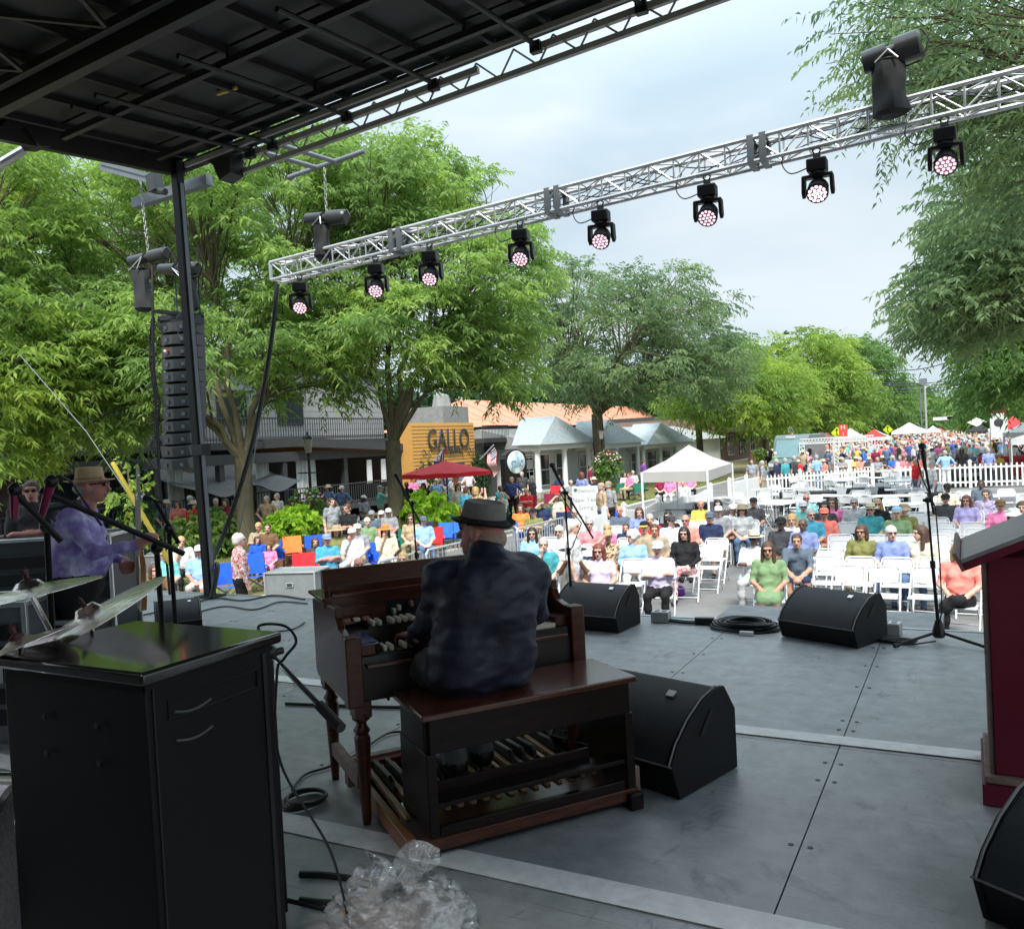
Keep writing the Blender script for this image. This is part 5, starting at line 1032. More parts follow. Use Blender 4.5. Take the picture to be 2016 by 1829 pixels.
railing(R_, (-24.9, 10, 0), (-24.9, y1, 0), G+1.5, .9, name='porch_railing')
b = MB(); V = []; n_ = 24; m2 = 8
ya_, yb_ = yz(360, 950, -24.5)[0], yz(575, 950, -24.5)[0]
for i in range(n_+1):
    for j in range(m2+1):
        t = i/n_; s = j/m2; V.append((-27.5+3.6*s, ya_+(yb_-ya_)*t, 1.9-1.35*s-.35*math.sin(math.pi*t*2)**2*s-.25*math.sin(math.pi*s)))
b.add(V, [(i*(m2+1)+j, (i+1)*(m2+1)+j, (i+1)*(m2+1)+j+1, i*(m2+1)+j+1) for i in range(n_) for j in range(m2)]); b.build('shade_awning', mat('grey_tarp', (.09, .095, .10), .6, var=.2), R_)
# golden entrance tower
yL, yR = yz(814, 900, -24)[0], yz(936, 900, -24)[0]; ztop = yz(935, 832, -24)[1]
T_ = E('golden_facade', 'golden cedar clad entrance tower carrying the large wrought metal restaurant name', 'building', (0, 0, 0))
part('core', T_, M_gold, (-25.0, -24.05, yL+.02, yR-.02, G, ztop-.02)); nb = 24; dz = (ztop-G)/nb; ydl, ydr = yz(868, 940, -24)[0], yz(905, 940, -24)[0]; zd = yz(886, 917, -24)[1]
for i in range(nb):
    z = G+dz*i
    if z < zd: 
        for a, c in ((yL, ydl), (ydr, yR)): b = MB(); b.add([(-24.0, a, z), (-24.0, c, z), (-24.025, c, z+dz-.004), (-24.025, a, z+dz-.004), (-24.08, a, z), (-24.08, c, z), (-24.08, c, z+dz-.004), (-24.08, a, z+dz-.004)], [(0, 1, 2, 3), (0, 4, 5, 1), (3, 2, 6, 7), (0, 3, 7, 4), (1, 5, 6, 2)]); b.build('cedar_board', M_gold, T_, smooth=False)
    else: b = MB(); a, c = yL, yR; b.add([(-24.0, a, z), (-24.0, c, z), (-24.025, c, z+dz-.004), (-24.025, a, z+dz-.004), (-24.08, a, z), (-24.08, c, z), (-24.08, c, z+dz-.004), (-24.08, a, z+dz-.004)], [(0, 1, 2, 3), (0, 4, 5, 1), (3, 2, 6, 7), (0, 3, 7, 4), (1, 5, 6, 2)]); b.build('cedar_board', M_gold, T_, smooth=False)
part('doorway', T_, mat('brown_door', (.20, .09, .03), .5), (-24.045, -24.02, ydl, ydr, G, zd)); part('door_canopy', T_, M_dark, (-24.0, -23.7, ydl-.1, ydr+.1, zd, zd+.16))
RX = (math.pi/2, 0, math.pi/2)
yc = (yz(860, 880, -24)[0]+yz(905, 880, -24)[0])/2; zs = yz(882, 866, -24)[1]
text('GALLO', 1.5, M_dark, T_, (-23.93, yc, zs), RX, 'name_lettering', .02, sx=.85); text('RISTORANTE', .42, M_dark, T_, (-23.92, yc+.1, yz(882, 889, -24)[1]), RX, 'small_lettering', .02)
for s in (-1, 1):
    b = MB(); b.tube([(-23.9, yc+s*(1.75+.12*k), yz(882, 889, -24)[1]+.16*math.sin(k*1.3)) for k in range(8)], .03, 5); b.build('scroll_ornament', M_dark, T_)
# wing right of the tower with balcony
wy0, wy1 = yR+.05, yz(985, 900, -24)[0]; zb = yz(955, 872, -24)[1]
Q_ = E('balcony_wing', 'narrow wing with iron balcony between golden tower and white shop', 'building', (0, 0, 0))
part('wall', Q_, M_siding, (-29, -24.6, wy0, wy1, G, zb)); part('balcony_slab', Q_, M_dark, (-24.6, -23.4, wy0, wy1+.5, zb, zb+.25)); part('upper_wall', Q_, M_shing, (-29, -26, wy0, wy1, zb+.25, zb+2.2)); railing(Q_, (-23.5, wy0, 0), (-23.5, wy1+.2, 0), yz(960, 838, -23.5)[1], 1.15); part('black_pier', Q_, M_dark, (-24.6, -24.2, wy0+2.0, wy0+2.6, G, zb)); window(Q_, -24.59, wy0+.3, wy0+1.8, G+.3, zb-.7); window(Q_, -24.59, wy0+2.9, wy1-.2, G+.8, zb-.5, nx=3, nz=3)
b = MB(); b.lathe([(.6, 0), (.45, .7), (.15, .8), (.12, 1.2), (0, 1.6)], (-27, wy0+1.5, zb+2.2), 8); b.build('roof_finial', M_shing, Q_)
# white shop with low grey roof and porches
Wh = E('white_shop', 'long white clapboard shop with low grey shingle roof and white porch columns', 'building', (0, 0, 0))
sy0, sy1 = wy1+.1, yz(1420, 900, -20.8)[0]; ze = yz(1030, 884, -20.6)[1]; zr = yz(1040, 846, -27)[1]
part('core_wall', Wh, M_wsid, (-30, -20.9, sy0, sy1, G, ze))
for i in range(14): z = G+.5+(ze-G-.5)*i/14; part('clapboard', Wh, M_wsid, (-20.9, -20.875+.0, sy0, sy1, z, z+(ze-G-.5)/14-.02))
part('base_course', Wh, M_conc, (-20.9, -20.8, sy0, sy1, G, G+.48))
b = MB(); b.add([(-20.4, sy0-.3, ze), (-20.4, sy1, ze), (-25.3, sy1, zr), (-25.3, sy0-.3, zr), (-32, sy0-.3, ze), (-32, sy1, ze)], [(0, 1, 2, 3), (3, 2, 5, 4), (0, 3, 4), (1, 5, 2)]); b.build('roof', M_shing, Wh, smooth=False); part('gutter', Wh, M_trimw, (-20.5, -20.3, sy0-.3, sy1, ze-.12, ze+.04))
yw0, yw1 = yz(1027, 930, -20.8)[0], yz(1058, 930, -20.8)[0]; window(Wh, -20.86, yw0, yw1, G+.9, ze-.45, nx=2, nz=2)
part('sill_sign', Wh, mat('pale_sign', (.5, .5, .5), .5), (-20.83, -20.8, yw0+.1, yw1-.1, ze-1.1, ze-.6))
def porch(px0, px1, apy, n, wins):
    X = -19.6; a = yz(px0, 875, X)[0]; c = yz(px1, 870, X)[0]; z0 = yz(px0, 876, X)[1]; za = z0+1.55
    part('porch_fascia', Wh, M_trimw, (X-.1, X, a, c, z0-.30, z0), (-20.8, X-.1, a, a+.1, z0-.3, z0), (-20.8, X-.1, c-.1, c, z0-.3, z0)); part('porch_ceiling', Wh, M_trimw, (-20.8, X-.1, a+.1, c-.1, z0-.25, z0-.2)); mid = (a+c)/2
    b = MB(); b.add([(X+.25, a-.25, z0+.003), (X+.25, c+.25, z0+.003), (-20.2, mid, za), (-21.0, c+.25, z0+.05), (-21.0, a-.25, z0+.05), (-22.4, mid, za)], [(0, 1, 2), (1, 3, 5, 2), (0, 2, 5, 4)]); b.build('porch_roof', M_shingb, Wh, smooth=False)
    part('porch_floor', Wh, M_conc, (-20.8, X, a, c, G, G+.35))
    for k in range(n):
        y = a+.25+(c-a-.5)*k/(n-1); b = MB(); b.lathe([(.20, G+.35), (.20, G+.45), (.16, G+.5), (.14, z0-.45), (.19, z0-.38), (.19, z0-.3)], (X-.2, y, 0), 12); b.build('column', M_trimw, Wh)
    for k in range(wins): y = a+.6+(c-a-1.2)*k/max(1, wins); window(Wh, -20.86, y, y+(c-a-1.2)/wins*.6, G+.5, z0-.5, nx=1, nz=2)
porch(1059, 1166, 842, 3, 3); porch(1168, 1262, 846, 3, 2); porch(1268, 1362, 850, 4, 3)
yS = yz(984, 900, -19.2)[0]; yS2 = yz(1027, 900, -19.2)[0]
SG = E('black_sign_panel', 'black arched sign board with white oval reading gallo on the lawn', 'sign', (-19.2, (yS+yS2)/2, G)); w_ = (yS2-yS)/2; zt_ = yz(1005, 886, -19.2)[1]-G
b = MB(); pr = [(0, -w_, .0), (0, w_, .0), (0, w_, zt_-.4)]+[(0, w_*math.cos(t)*.95, zt_-.35+.35*math.sin(t)) for t in [math.pi*k/8 for k in range(0, 9)]]+[(0, -w_, zt_-.4)]; b.prism(pr, (.25, 0, 0)); b.build('board', M_black, SG, smooth=False)
b = MB(); zc = yz(1006, 911, -18.9)[1]-G; b.lathe([(.0, .0), (w_*.80, 0), (w_*.80, .03), (w_*.76, .05), (0, .05)], (.26, 0, zc), 28, ax=(1, 0, 0), sy=.62); b.build('oval_panel', mat('pale_blue_oval', (.62, .70, .74), .5), SG); text('gallo', w_*.62, mat('sign_blue_letter', (.25, .40, .48), .5), SG, (.33, 0, zc), RX, 'oval_lettering', .01)
# copper roofed building behind
CB = E('copper_roof_building', 'building with broad terracotta coloured roof behind the white shop', 'building', (0, 0, 0)); ca, cc = yz(973, 838, -40)[0], yz(1420, 838, -40)[0]; z0 = yz(1050, 838, -40)[1]; z1 = yz(1070, 792, -45)[1]
part('wall', CB, M_dark, (-52, -40, ca, cc, G, z0)); b = MB(); b.add([(-39.5, ca-1, z0), (-39.5, cc+1, z0), (-46, cc-4, z1), (-46, ca+4, z1), (-53, ca-1, z0), (-53, cc+1, z0)], [(0, 1, 2, 3), (3, 2, 5, 4), (0, 3, 4), (1, 5, 2)]); b.build('roof', M_copper, CB, smooth=False)
for k in range(30): y = ca+(cc-ca)*k/30; b = MB(); b.bar((-39.5, y, z0+.03), (-46, y, z1+.03), .05, .06); b.build('roof_seam', M_copper, CB, smooth=False)
for k in range(6): y = ca+3+(cc-ca)*k/6; window(CB, -39.99, y, y+2.4, z0-2.2, z0-.8, nx=3, nz=1)
# further shops
BB = E('brick_shop', 'brown brick shop row with dark doors beyond the tent', 'building', (0, 0, 0)); M_brick = mat('brown_brick', (.20, .13, .10), .85, var=.2, vs=8); y0_, y1_ = yz(1440, 900, -22)[0], yz(1570, 900, -22)[0]
part('wall', BB, M_brick, (-32, -22, sy1+.5, y1_+30, G, 3.2)); part('cornice', BB, M_dark, (-32.2, -21.7, sy1+.5, y1_+30, 3.2, 3.6))
for k in range(9): y = sy1+2+5.2*k; window(BB, -21.99, y, y+2.6, G+.6, 1.4, M_trimw if k % 2 else M_dark, nx=2, nz=1)
part('canopy', BB, M_dark, (-22, -20.2, sy1+3, y1_+20, 1.7, 1.95))
for i, (a, c, h_, m_c) in enumerate(((118, 150, 4.0, M_siding), (155, 200, 5.0, M_brick), (210, 300, 4.0, M_wsid))):
    F_ = E('shop_building', ['grey shop building glimpsed under the far left trees', 'brick shop building farther along the left side', 'pale low building at the far end of the street'][i], 'building'); part('wall', F_, m_c, (-36, -22, a, c, G, h_)); part('roof', F_, M_shing, (-36.3, -21.7, a, c, h_, h_+.4))
    for k in range(6): y = a+2+(c-a-4)*k/6; window(F_, -21.99, y, y+2, G+.8, G+2.6, nx=2, nz=1)
for i, (a, c, m_c) in enumerate(((14, 34, M_wsid), (40, 75, M_brick), (80, 130, M_siding))):
    F_ = E('shop_building', ['white shop building behind the right hand trees', 'brick shop on the right side of the street', 'grey shop far down the right side'][i], 'building'); part('wall', F_, m_c, (18, 30, a, c, G, 4.5)); part('roof', F_, M_shing, (17.7, 30.3, a, c, 4.5, 4.9))
# ================= TREES =================
def leafmat(name, a, b, c):
    m = bpy.data.materials.new(name); m.use_nodes = True; n = m.node_tree.nodes; l = m.node_tree.links; bs = n['Principled BSDF']; out = n['Material Output']
    at = n.new('ShaderNodeAttribute'); at.attribute_name = 'tint'; r = n.new('ShaderNodeValToRGB'); e = r.color_ramp.elements; e[0].position = 0; e[0].color = (*a, 1); e[1].position = 1; e[1].color = (*c, 1); q = e.new(.55); q.color = (*b, 1)
    l.new(at.outputs['Fac'], r.inputs[0]); l.new(r.outputs[0], bs.inputs['Base Color']); bs.inputs['Roughness'].default_value = .6; bs.inputs['Specular IOR Level'].default_value = .25
    t = n.new('ShaderNodeBsdfTranslucent'); hs = n.new('ShaderNodeHueSaturation'); hs.inputs['Value'].default_value = 1.9; hs.inputs['Saturation'].default_value = 1.05; l.new(r.outputs[0], hs.inputs['Color']); l.new(hs.outputs[0], t.inputs[0])
    mx = n.new('ShaderNodeMixShader'); mx.inputs[0].default_value = .45; l.new(bs.outputs[0], mx.inputs[1]); l.new(t.outputs[0], mx.inputs[2]); l.new(mx.outputs[0], out.inputs[0]); return m
LF = {'bright': leafmat('leaf_bright', (.10, .17, .055), (.20, .31, .085), (.34, .45, .11)), 'mid': leafmat('leaf_mid', (.065, .135, .045), (.125, .22, .062), (.22, .32, .08)), 'blue': leafmat('leaf_bluegreen', (.075, .13, .065), (.14, .21, .095), (.23, .30, .11)), 'olive': leafmat('leaf_olive', (.10, .17, .04), (.19, .29, .06), (.34, .42, .07)), 'lime': leafmat('leaf_lime', (.12, .24, .02), (.22, .38, .03), (.34, .50, .05)), 'dark': leafmat('leaf_dark', (.012, .04, .014), (.022, .06, .02), (.04, .09, .025))}
M_bark = mat('tree_bark', (.135, .115, .075), .95, dark=(.06, .05, .035), vs=5, stretch=(4, 4, .8), bump=.9, bs=18, spec=.1); M_barkg = mat('tree_bark_greenish', (.12, .11, .07), .95, dark=(.06, .052, .036), vs=5, stretch=(4, 4, .8), bump=.9, bs=18, spec=.1)
def fronds(rng, pos, tdir, n_each, L, Wd, droop, spread):
    """pos (k,3) twig starts, tdir (k,3) twig vectors -> quads"""
    k = len(pos); s = (np.arange(n_each)+.5)/n_each; S = np.tile(s, k); P0 = np.repeat(pos, n_each, 0); T = np.repeat(tdir, n_each, 0); Ln = np.linalg.norm(T, axis=1)
    base = P0+T*S[:, None]; base[:, 2] -= droop*Ln*S**2; td = T/Ln[:, None]; sd = np.cross(td, [0, 0, 1.]); sd /= np.linalg.norm(sd, axis=1)[:, None]+1e-6
    sg = np.where(np.arange(len(S)) % 2 == 0, 1, -1)[:, None]; r = rng.normal(size=(len(S), 3))
    d = td*.55+sd*sg*(.9*spread)+r*.30; d[:, 2] -= .30+.35*rng.random(len(S)); d /= np.linalg.norm(d, axis=1)[:, None]
    side = np.cross(d, r); side /= np.linalg.norm(side, axis=1)[:, None]+1e-6; l = L*(.65+.6*rng.random(len(S)))[:, None]; w = Wd*(.7+.6*rng.random(len(S)))[:, None]
    up = np.cross(side, d); a = base; b = base+d*l*.45+side*w+up*l*.05; c = base+d*l; c[:, 2] -= l[:, 0]*.25; e = base+d*l*.45-side*w+up*l*.05
    return np.stack([a, b, c, e], 1).reshape(-1, 3)
def tree(label, base, crown, leaf='mid', tr=.28, fork=2.4, npads=90, pad=1.15, twigs=26, nf=11, L=.22, Wd=.036, tl=.75, seed=1, bark=None, limbs=6, group='street trees', shell=.55, name='honey_locust_tree', vis=None, hollow=.0, rb=.5):
    rng = np.random.default_rng(seed); B = Vector(base); t = E(name, label, 'tree', B, 0, group); base = np.array(base, float)
    wts = np.array([c[3]*c[4]*c[5] for c in crown])**.75; wts /= wts.sum(); pads = []; tries = 0
    while len(pads) < npads and tries < npads*60:
        tries += 1; c = crown[rng.choice(len(crown), p=wts)]; v = rng.normal(size=3); v /= np.linalg.norm(v); r = shell+(1-shell)*rng.random()**.6
        p = np.array(c[:3])+v*r*np.array(c[3:6]); dmin = pad*.62
        if all(np.linalg.norm((p-q)*[1, 1, 1.3]) > dmin for q in pads): pads.append(p)
    pads = np.array(pads); f = base+[0, 0, fork]
    # limbs
    ang_ = np.arctan2(pads[:, 1]-f[1], pads[:, 0]-f[0]); cen = pads[rng.choice(len(pads), min(limbs, len(pads)), replace=False)].copy()
    for _ in range(8):
        d = ((pads[:, None]-cen[None])**2).sum(2); lab = d.argmin(1); cen = np.array([pads[lab == i].mean(0) if (lab == i).any() else cen[i] for i in range(len(cen))])
    m = MB(); 
    def bez(a, b, c, n): return [Vector(a*(1-s)**2+b*2*s*(1-s)+c*s*s)-B for s in np.linspace(0, 1, n)]
    lean = np.array([rng.normal()*.1, rng.normal()*.1, 0])
    tp = [base+[0, 0, -.05], base+[0, 0, .3], base+lean*.5+[0, 0, fork*.5], f]; m.tube([Vector(q)-B for q in tp], [tr*1.35, tr*1.08, tr*.95, tr*.9], 12)
    for i in range(len(cen)):
        end = f+(cen[i]-f)*.72; ctl = f+(end-f)*.38+[0, 0, .18*np.linalg.norm(end-f)]; 
        if end[2] < f[2]+1: ctl[2] += .6
        pts = bez(f-[0, 0, .15], ctl, end, 9); 
        for j in range(2, 8): pts[j] = pts[j]+Vector(rng.normal(size=3)*.06*np.linalg.norm(end-f)*.25)
        r0 = tr*.42; m.tube(pts, list(np.linspace(r0, r0*.28, 9)), 8); pl = np.array([list(p_+B) for p_ in pts])
        for p in pads[lab == i]:
            k = int(np.clip(2+np.argmin(((pl[2:]-(p*.65+f*.35))**2).sum(1)), 2, 8)); a = pl[k]; mid = a+(p-a)*.5+[0, 0, .12*np.linalg.norm(p-a)]+rng.normal(size=3)*.08*np.linalg.norm(p-a)
            q = bez(a, mid, p, 6); m.tube(q, list(np.linspace(r0*.22+.012, .012, 6)), 5)
            for _ in range(3):
                e_ = p+rng.normal(size=3)*[pad*.55, pad*.55, pad*.22]; m.tube([q[3], (q[3]+Vector(e_)-B)/2+Vector(rng.normal(size=3)*.08), Vector(e_)-B], [.014, .010, .006], 4)
    m.build('trunk', bark or M_bark, t)
    n = len(pads)*twigs; pi = np.repeat(np.arange(len(pads)), twigs); v = rng.normal(size=(n, 3)); v /= np.linalg.norm(v, axis=1)[:, None]
    st = pads[pi]+v*[pad*rb, pad*rb, pad*rb*.45]; az = rng.random(n)*6.283; td = np.stack([np.cos(az), np.sin(az), rng.normal(size=n)*.25], 1); out_ = pads[pi]-f; out_[:, 2] *= .3; out_ /= np.linalg.norm(out_, axis=1)[:, None]+1e-6
    td = td*.75+out_*.5+v*.35; td *= (tl*(.6+.7*rng.random(n))/np.linalg.norm(td, axis=1))[:, None]
    V = fronds(rng, st, td, nf, L, Wd, .35, .9); nq = len(V)//4; Q = np.arange(nq*4).reshape(-1, 4)
    me = np_mesh('crown', V-base, Q, np.zeros(nq, int), [LF[leaf]], smooth=False)
    pt = rng.random(len(pads)); tint = np.clip(np.repeat(pt[pi], nf)*.55+rng.random(nq)*.45+.0, 0, 1); A = me.attributes.new('tint', 'FLOAT', 'FACE'); A.data.foreach_set('value', tint.astype(np.float32))
    o = bpy.data.objects.new('crown', me); COL.objects.link(o); o.parent = t
    return t
def EL_(px, py, rx, ry, Y, ryd=None):
    c = PY(px, py, Y); d = np.array([c.x, c.y, c.z-H]) @ MW; k = d[2]/FPX; return (c.x, c.y, c.z, rx*k, (ryd or rx*k), ry*k)
G_ = G
tree('tall bright green honey locust with thick low forking trunk behind the roof post', (-18.3, 17.9, G), [EL_(620, 740, 80, 60, 19, 2), EL_(250, 420, 210, 150, 17.5), EL_(520, 380, 190, 130, 19, 4), EL_(130, 640, 190, 110, 15.5, 4), EL_(420, 700, 200, 130, 17.5, 3), EL_(640, 560, 110, 160, 20, 3), EL_(200, 830, 130, 55, 16, 2.5)], 'bright', .27, 2.9, 228, 1.0, 29, 15, seed=3, limbs=6, bark=M_barkg, L=.20, Wd=.029, rb=.42)
tree('honey locust with slim forked trunk left of the golden tower', (-15.5, 21.3, G), [EL_(760, 380, 150, 130, 21.5, 3.5), EL_(860, 400, 100, 110, 22, 3), EL_(950, 560, 110, 150, 22, 3), EL_(840, 640, 130, 120, 21, 3), EL_(690, 640, 70, 90, 20, 2), EL_(980, 720, 60, 70, 23, 2)], 'bright', .25, 3.2, 170, 1.0, 27, 15, seed=11, limbs=7, bark=M_barkg, L=.20, Wd=.029, rb=.42)
tree('yellowish leafed tree crown at the far left edge', (-23.5, 12.5, G), [EL_(-20, 420, 150, 150, 13.5), EL_(20, 700, 140, 130, 13.2, 3), EL_(-30, 850, 120, 80, 13, 2)], 'olive', .3, 3, 75, 1.1, 30, 14, seed=21, L=.21, Wd=.032)
tree('dense tree filling the gap behind the speaker column', (-26.5, 23, G), [EL_(250, 560, 220, 240, 24, 2), EL_(480, 520, 160, 220, 27, 2), EL_(60, 560, 160, 240, 20, 2)], 'mid', .3, 4, 80, 1.6, 28, 12, seed=23, L=.28, Wd=.045, tl=1.0)
tree('wide spreading locust with thick dark trunk beside the white shop', (-18.9, 46, G), [EL_(1180, 610, 160, 110, 46, 5), EL_(1090, 700, 80, 90, 45, 4), EL_(1330, 640, 130, 110, 49, 5), EL_(1230, 740, 180, 50, 46, 5), EL_(1400, 720, 90, 70, 50, 4)], 'blue', .36, 4.4, 165, 1.4, 22, 12, seed=5, limbs=8, L=.28, Wd=.040, tl=1.1, shell=.4)
tree('lighter green tree behind the white canopy tent', (-17.5, 62, G), [EL_(1440, 760, 110, 90, 62, 5), EL_(1520, 780, 70, 80, 64, 4), EL_(1370, 790, 60, 50, 60, 4)], 'olive', .26, 4.0, 95, 1.6, 28, 12, seed=6, L=.32, Wd=.048, tl=1.1)
tree('yellow green tree above the parked van', (-17.5, 84, G), [EL_(1590, 730, 90, 80, 84, 6), EL_(1640, 790, 80, 60, 84, 5), EL_(1540, 800, 60, 50, 80, 4)], 'olive', .3, 4, 90, 2.0, 28, 11, seed=7, L=.42, Wd=.065, tl=1.4)
tree('broad rounded tree behind the market tents', (-18, 108, G), [EL_(1680, 740, 70, 75, 108, 7), EL_(1700, 800, 80, 45, 108, 6), EL_(1740, 790, 45, 45, 112, 5)], 'mid', .34, 4, 90, 2.4, 28, 11, seed=8, L=.5, Wd=.08, tl=1.7)
tree('tree behind the tall light pole', (-19, 150, G), [EL_(1780, 810, 50, 45, 150, 8), EL_(1820, 825, 40, 30, 165, 8)], 'mid', .35, 4, 70, 3.2, 24, 9, seed=9, L=.9, Wd=.15, tl=2.4)
tree('hazy tree at the far end of the left side', (-17, 230, G), [EL_(1855, 828, 35, 18, 230, 8)], 'blue', .35, 4, 40, 4, 22, 9, seed=10, L=1.3, Wd=.22, tl=3.2)
tree('near honey locust hanging in from the upper right corner', (7.5, 17, G), [EL_(2010, 60, 210, 150, 15, 4), EL_(1830, 60, 110, 110, 15, 3), EL_(1760, 170, 80, 60, 15.5, 2), EL_(2010, 290, 90, 90, 16, 3)], 'blue', .30, 4, 84, .95, 15, 16, seed=31, limbs=9, L=.145, Wd=.021, shell=.25, tl=.85)
tree('dense right hand tree overhanging the back rows of chairs', (8.5, 30, G), [EL_(1990, 480, 130, 170, 29, 4), EL_(1900, 610, 110, 70, 29, 4), EL_(1850, 570, 60, 40, 28, 2)], 'blue', .34, 4, 120, 1.2, 20, 13, seed=32, limbs=8, L=.23, Wd=.034, shell=.35)
tree('big green tree above the red and white tents on the right', (9, 48, G), [EL_(1985, 680, 78, 110, 46, 4), EL_(2060, 620, 90, 150, 47, 5), EL_(1990, 760, 75, 35, 46, 4)], 'mid', .34, 4, 110, 1.6, 28, 11, seed=33, L=.30, Wd=.045, tl=1.1)
tree('distant tree at the end of the right side', (12, 120, G), [EL_(1960, 800, 40, 30, 120, 6)], 'mid', .3, 4, 40, 3, 22, 9, seed=34, L=.8, Wd=.14, tl=2)
# wooded backdrop behind the buildings
def wood(label, spec, leaf, seed, n, Ls):
    rng = np.random.default_rng(seed); Vs = []; c = np.array(spec); 
    for _ in range(n):
        e = c[rng.integers(len(c))]; v = rng.normal(size=3); v /= np.linalg.norm(v); p = e[:3]+v*e[3:]*(.7+.3*rng.random()); k = 8; st = p+rng.normal(size=(k, 3))*Ls*2; Vs.append(fronds(rng, st, rng.normal(size=(k, 3))*Ls*2, 6, Ls*1.4, Ls*.35, .3, .9))
    V = np.concatenate(Vs); nq = len(V)//4; me = np_mesh('distant_wood', V, np.arange(nq*4).reshape(-1, 4), np.zeros(nq, int), [LF[leaf]], False); A = me.attributes.new('tint', 'FLOAT', 'FACE'); A.data.foreach_set('value', rng.random(nq).astype(np.float32))
    o = bpy.data.objects.new('distant_wood', me); COL.objects.link(o); o['kind'] = 'stuff'; return o
wood('', [EL_(x, 806-.05*(x-900), 90, 26, 130, 5) for x in range(500, 1500, 110)], 'dark', 41, 420, 1.1)
wood('', [EL_(x, 838, 40, 14, 320, 10) for x in (1860, 1890, 1930, 1970, 2010)], 'blue', 42, 160, 2.0)
# shrubs, planters, hanging baskets
def bush(name, label, cat, c, r, leaf, n=160, Lf=.10, Wf=.03, flowers=None, group=None, pot=None, trail=0):
    rng = np.random.default_rng(int(abs(c[0]*100+c[1]*10))); t = E(name, label, cat, c, 0, group); v = rng.normal(size=(n, 3)); v /= np.linalg.norm(v, axis=1)[:, None]; st = v*np.array(r)*(rng.random((n, 1))**.4)*.8
    if trail: st[:, 2] -= (rng.random(n)**2)*trail*(np.abs(st[:, 2])+.3)
    V = fronds(rng, st, v*np.array(r)*.45+rng.normal(size=(n, 3))*.03, 7, Lf, Wf, .4, .9); nq = len(V)//4; me = np_mesh('foliage', V, np.arange(nq*4).reshape(-1, 4), np.zeros(nq, int), [LF[leaf]], False); A = me.attributes.new('tint', 'FLOAT', 'FACE'); A.data.foreach_set('value', rng.random(nq).astype(np.float32)); o = bpy.data.objects.new('foliage', me); COL.objects.link(o); o.parent = t
    if flowers:
        for fm, k in flowers:
            m = MB()
            for _ in range(k): q = rng.normal(size=3); q /= np.linalg.norm(q); q = q*np.array(r)*1.0; q[2] = abs(q[2])*.9-.1; m.sph(q, .055, 6, 4, 0, (1, 1, .6))
            m.build('blossoms', fm, t, kind='stuff')
    if pot: m = MB(); m.lathe(pot[0], (0, 0, 0), 14); m.build('pot', pot[1], t)
    return t
M_flw = mat('white_petals', (.75, .72, .70), .7); M_flr = mat('dark_red_petals', (.16, .02, .03), .7); M_terra = mat('terracotta', (.33, .12, .06), .8)
p = PZ(452, 1090, G); 
for i, (x, y, w_, lf) in enumerate(((395, 1085, .9, 'bright'), (440, 1078, .8, 'mid'))): q = PZ(x, y+12, G); bush('leafy_shrub', ['broad leafed green shrub behind the seated man in the white cap', 'second leafy shrub partly behind the roof post'][i], 'shrub', (q.x, q.y, G+.75), (w_*1.1, w_, .75), lf, 220, .22, .07)
for i, (x, y, lab_) in enumerate(((590, 1030, 'bright lime potato vine in a planter right of the first trunk'), (845, 1010, 'large bright lime vine spilling from a planter by the terrace'), (563, 1050, 'small lime vine beside the orange camp chair'))):
    q = PZ(x, y+60, G); s = (.6, .8, .5)[i]; bush('planter', lab_, 'planter', (q.x, q.y, G+1.0), (s, s, s*.8), 'lime', 170, .18, .07, pot=([(.28, -1.0), (.42, -.35), (.44, -.3)], M_terra), group='terrace planters')
for i, (x, y, h_) in enumerate(((265, 1010, 1.5), (842, 960, 1.2), (945, 955, 1.3), (1096, 945, 1.1))):
    X = [-20.5, -23.2, -23.2, -22][i]; q = PX(x, y, X); bush('arborvitae', ['dark conical evergreen by the far left wall', 'small evergreen left of the restaurant door', 'small evergreen right of the golden tower', 'slim evergreen beside the white porch column'][i], 'shrub', (q.x, q.y, G+h_), (.5, .5, h_), 'dark', 200, .16, .04)
q = PX(255, 985, -17); bush('sapling', 'thin pale sapling behind the guitarist', 'sapling', (q.x, q.y, q.z), (.55, .55, 1.1), 'olive', 46, .13, .05); m = MB(); m.tube([(0, 0, G-q.z), (.05, 0, -.3), (0, 0, .8)], .02, 5); m.build('stem', M_bark, bpy.data.objects['sapling'])
# street lamps with hanging baskets
def lamp(label, px, py_top, X):
    q = PX(px, py_top, X); t = E('street_lamp', label, 'street lamp', (q.x, q.y, G), 0, 'black street lamps'); zt = q.z-G; m = MB(); m.lathe([(.13, 0), (.12, .3), (.06, .4), (.045, zt-.9), (.03, zt-.75), (.07, zt-.66)], (0, 0, 0), 10); m.build('post', M_black2, t)
    m = MB(); m.lathe([(.10, zt-.62), (.17, zt-.15)], (0, 0, 0), 6); m.build('glass', mat('lamp_glass', (.45, .45, .40), .2, alpha=.6), t); m = MB(); m.lathe([(.20, zt-.16), (.16, zt-.08), (.05, zt-.01), (.02, zt+.08), (0, zt+.1)], (0, 0, 0), 6); m.build('cap', M_black2, t)
    m = MB(); m.bar((-.5, 0, zt-1.3), (.5, 0, zt-1.3), .03, .04); m.build('crossarm', M_black2, t)
    return q
q = lamp('black lantern post in front of the white curtain', 605, 855, -19.6); q2 = lamp('black lantern post right of the thick trunk', 1183, 842, -17.8)
qb = PX(608, 990, -19.2); bush('hanging_basket', 'big hanging basket with white and dark red flowers on the near lantern', 'flower basket', (qb.x, qb.y, qb.z), (.62, .62, .52), 'mid', 260, .13, .045, [(M_flw, 34), (M_flr, 70)], 'hanging baskets', trail=2.2)
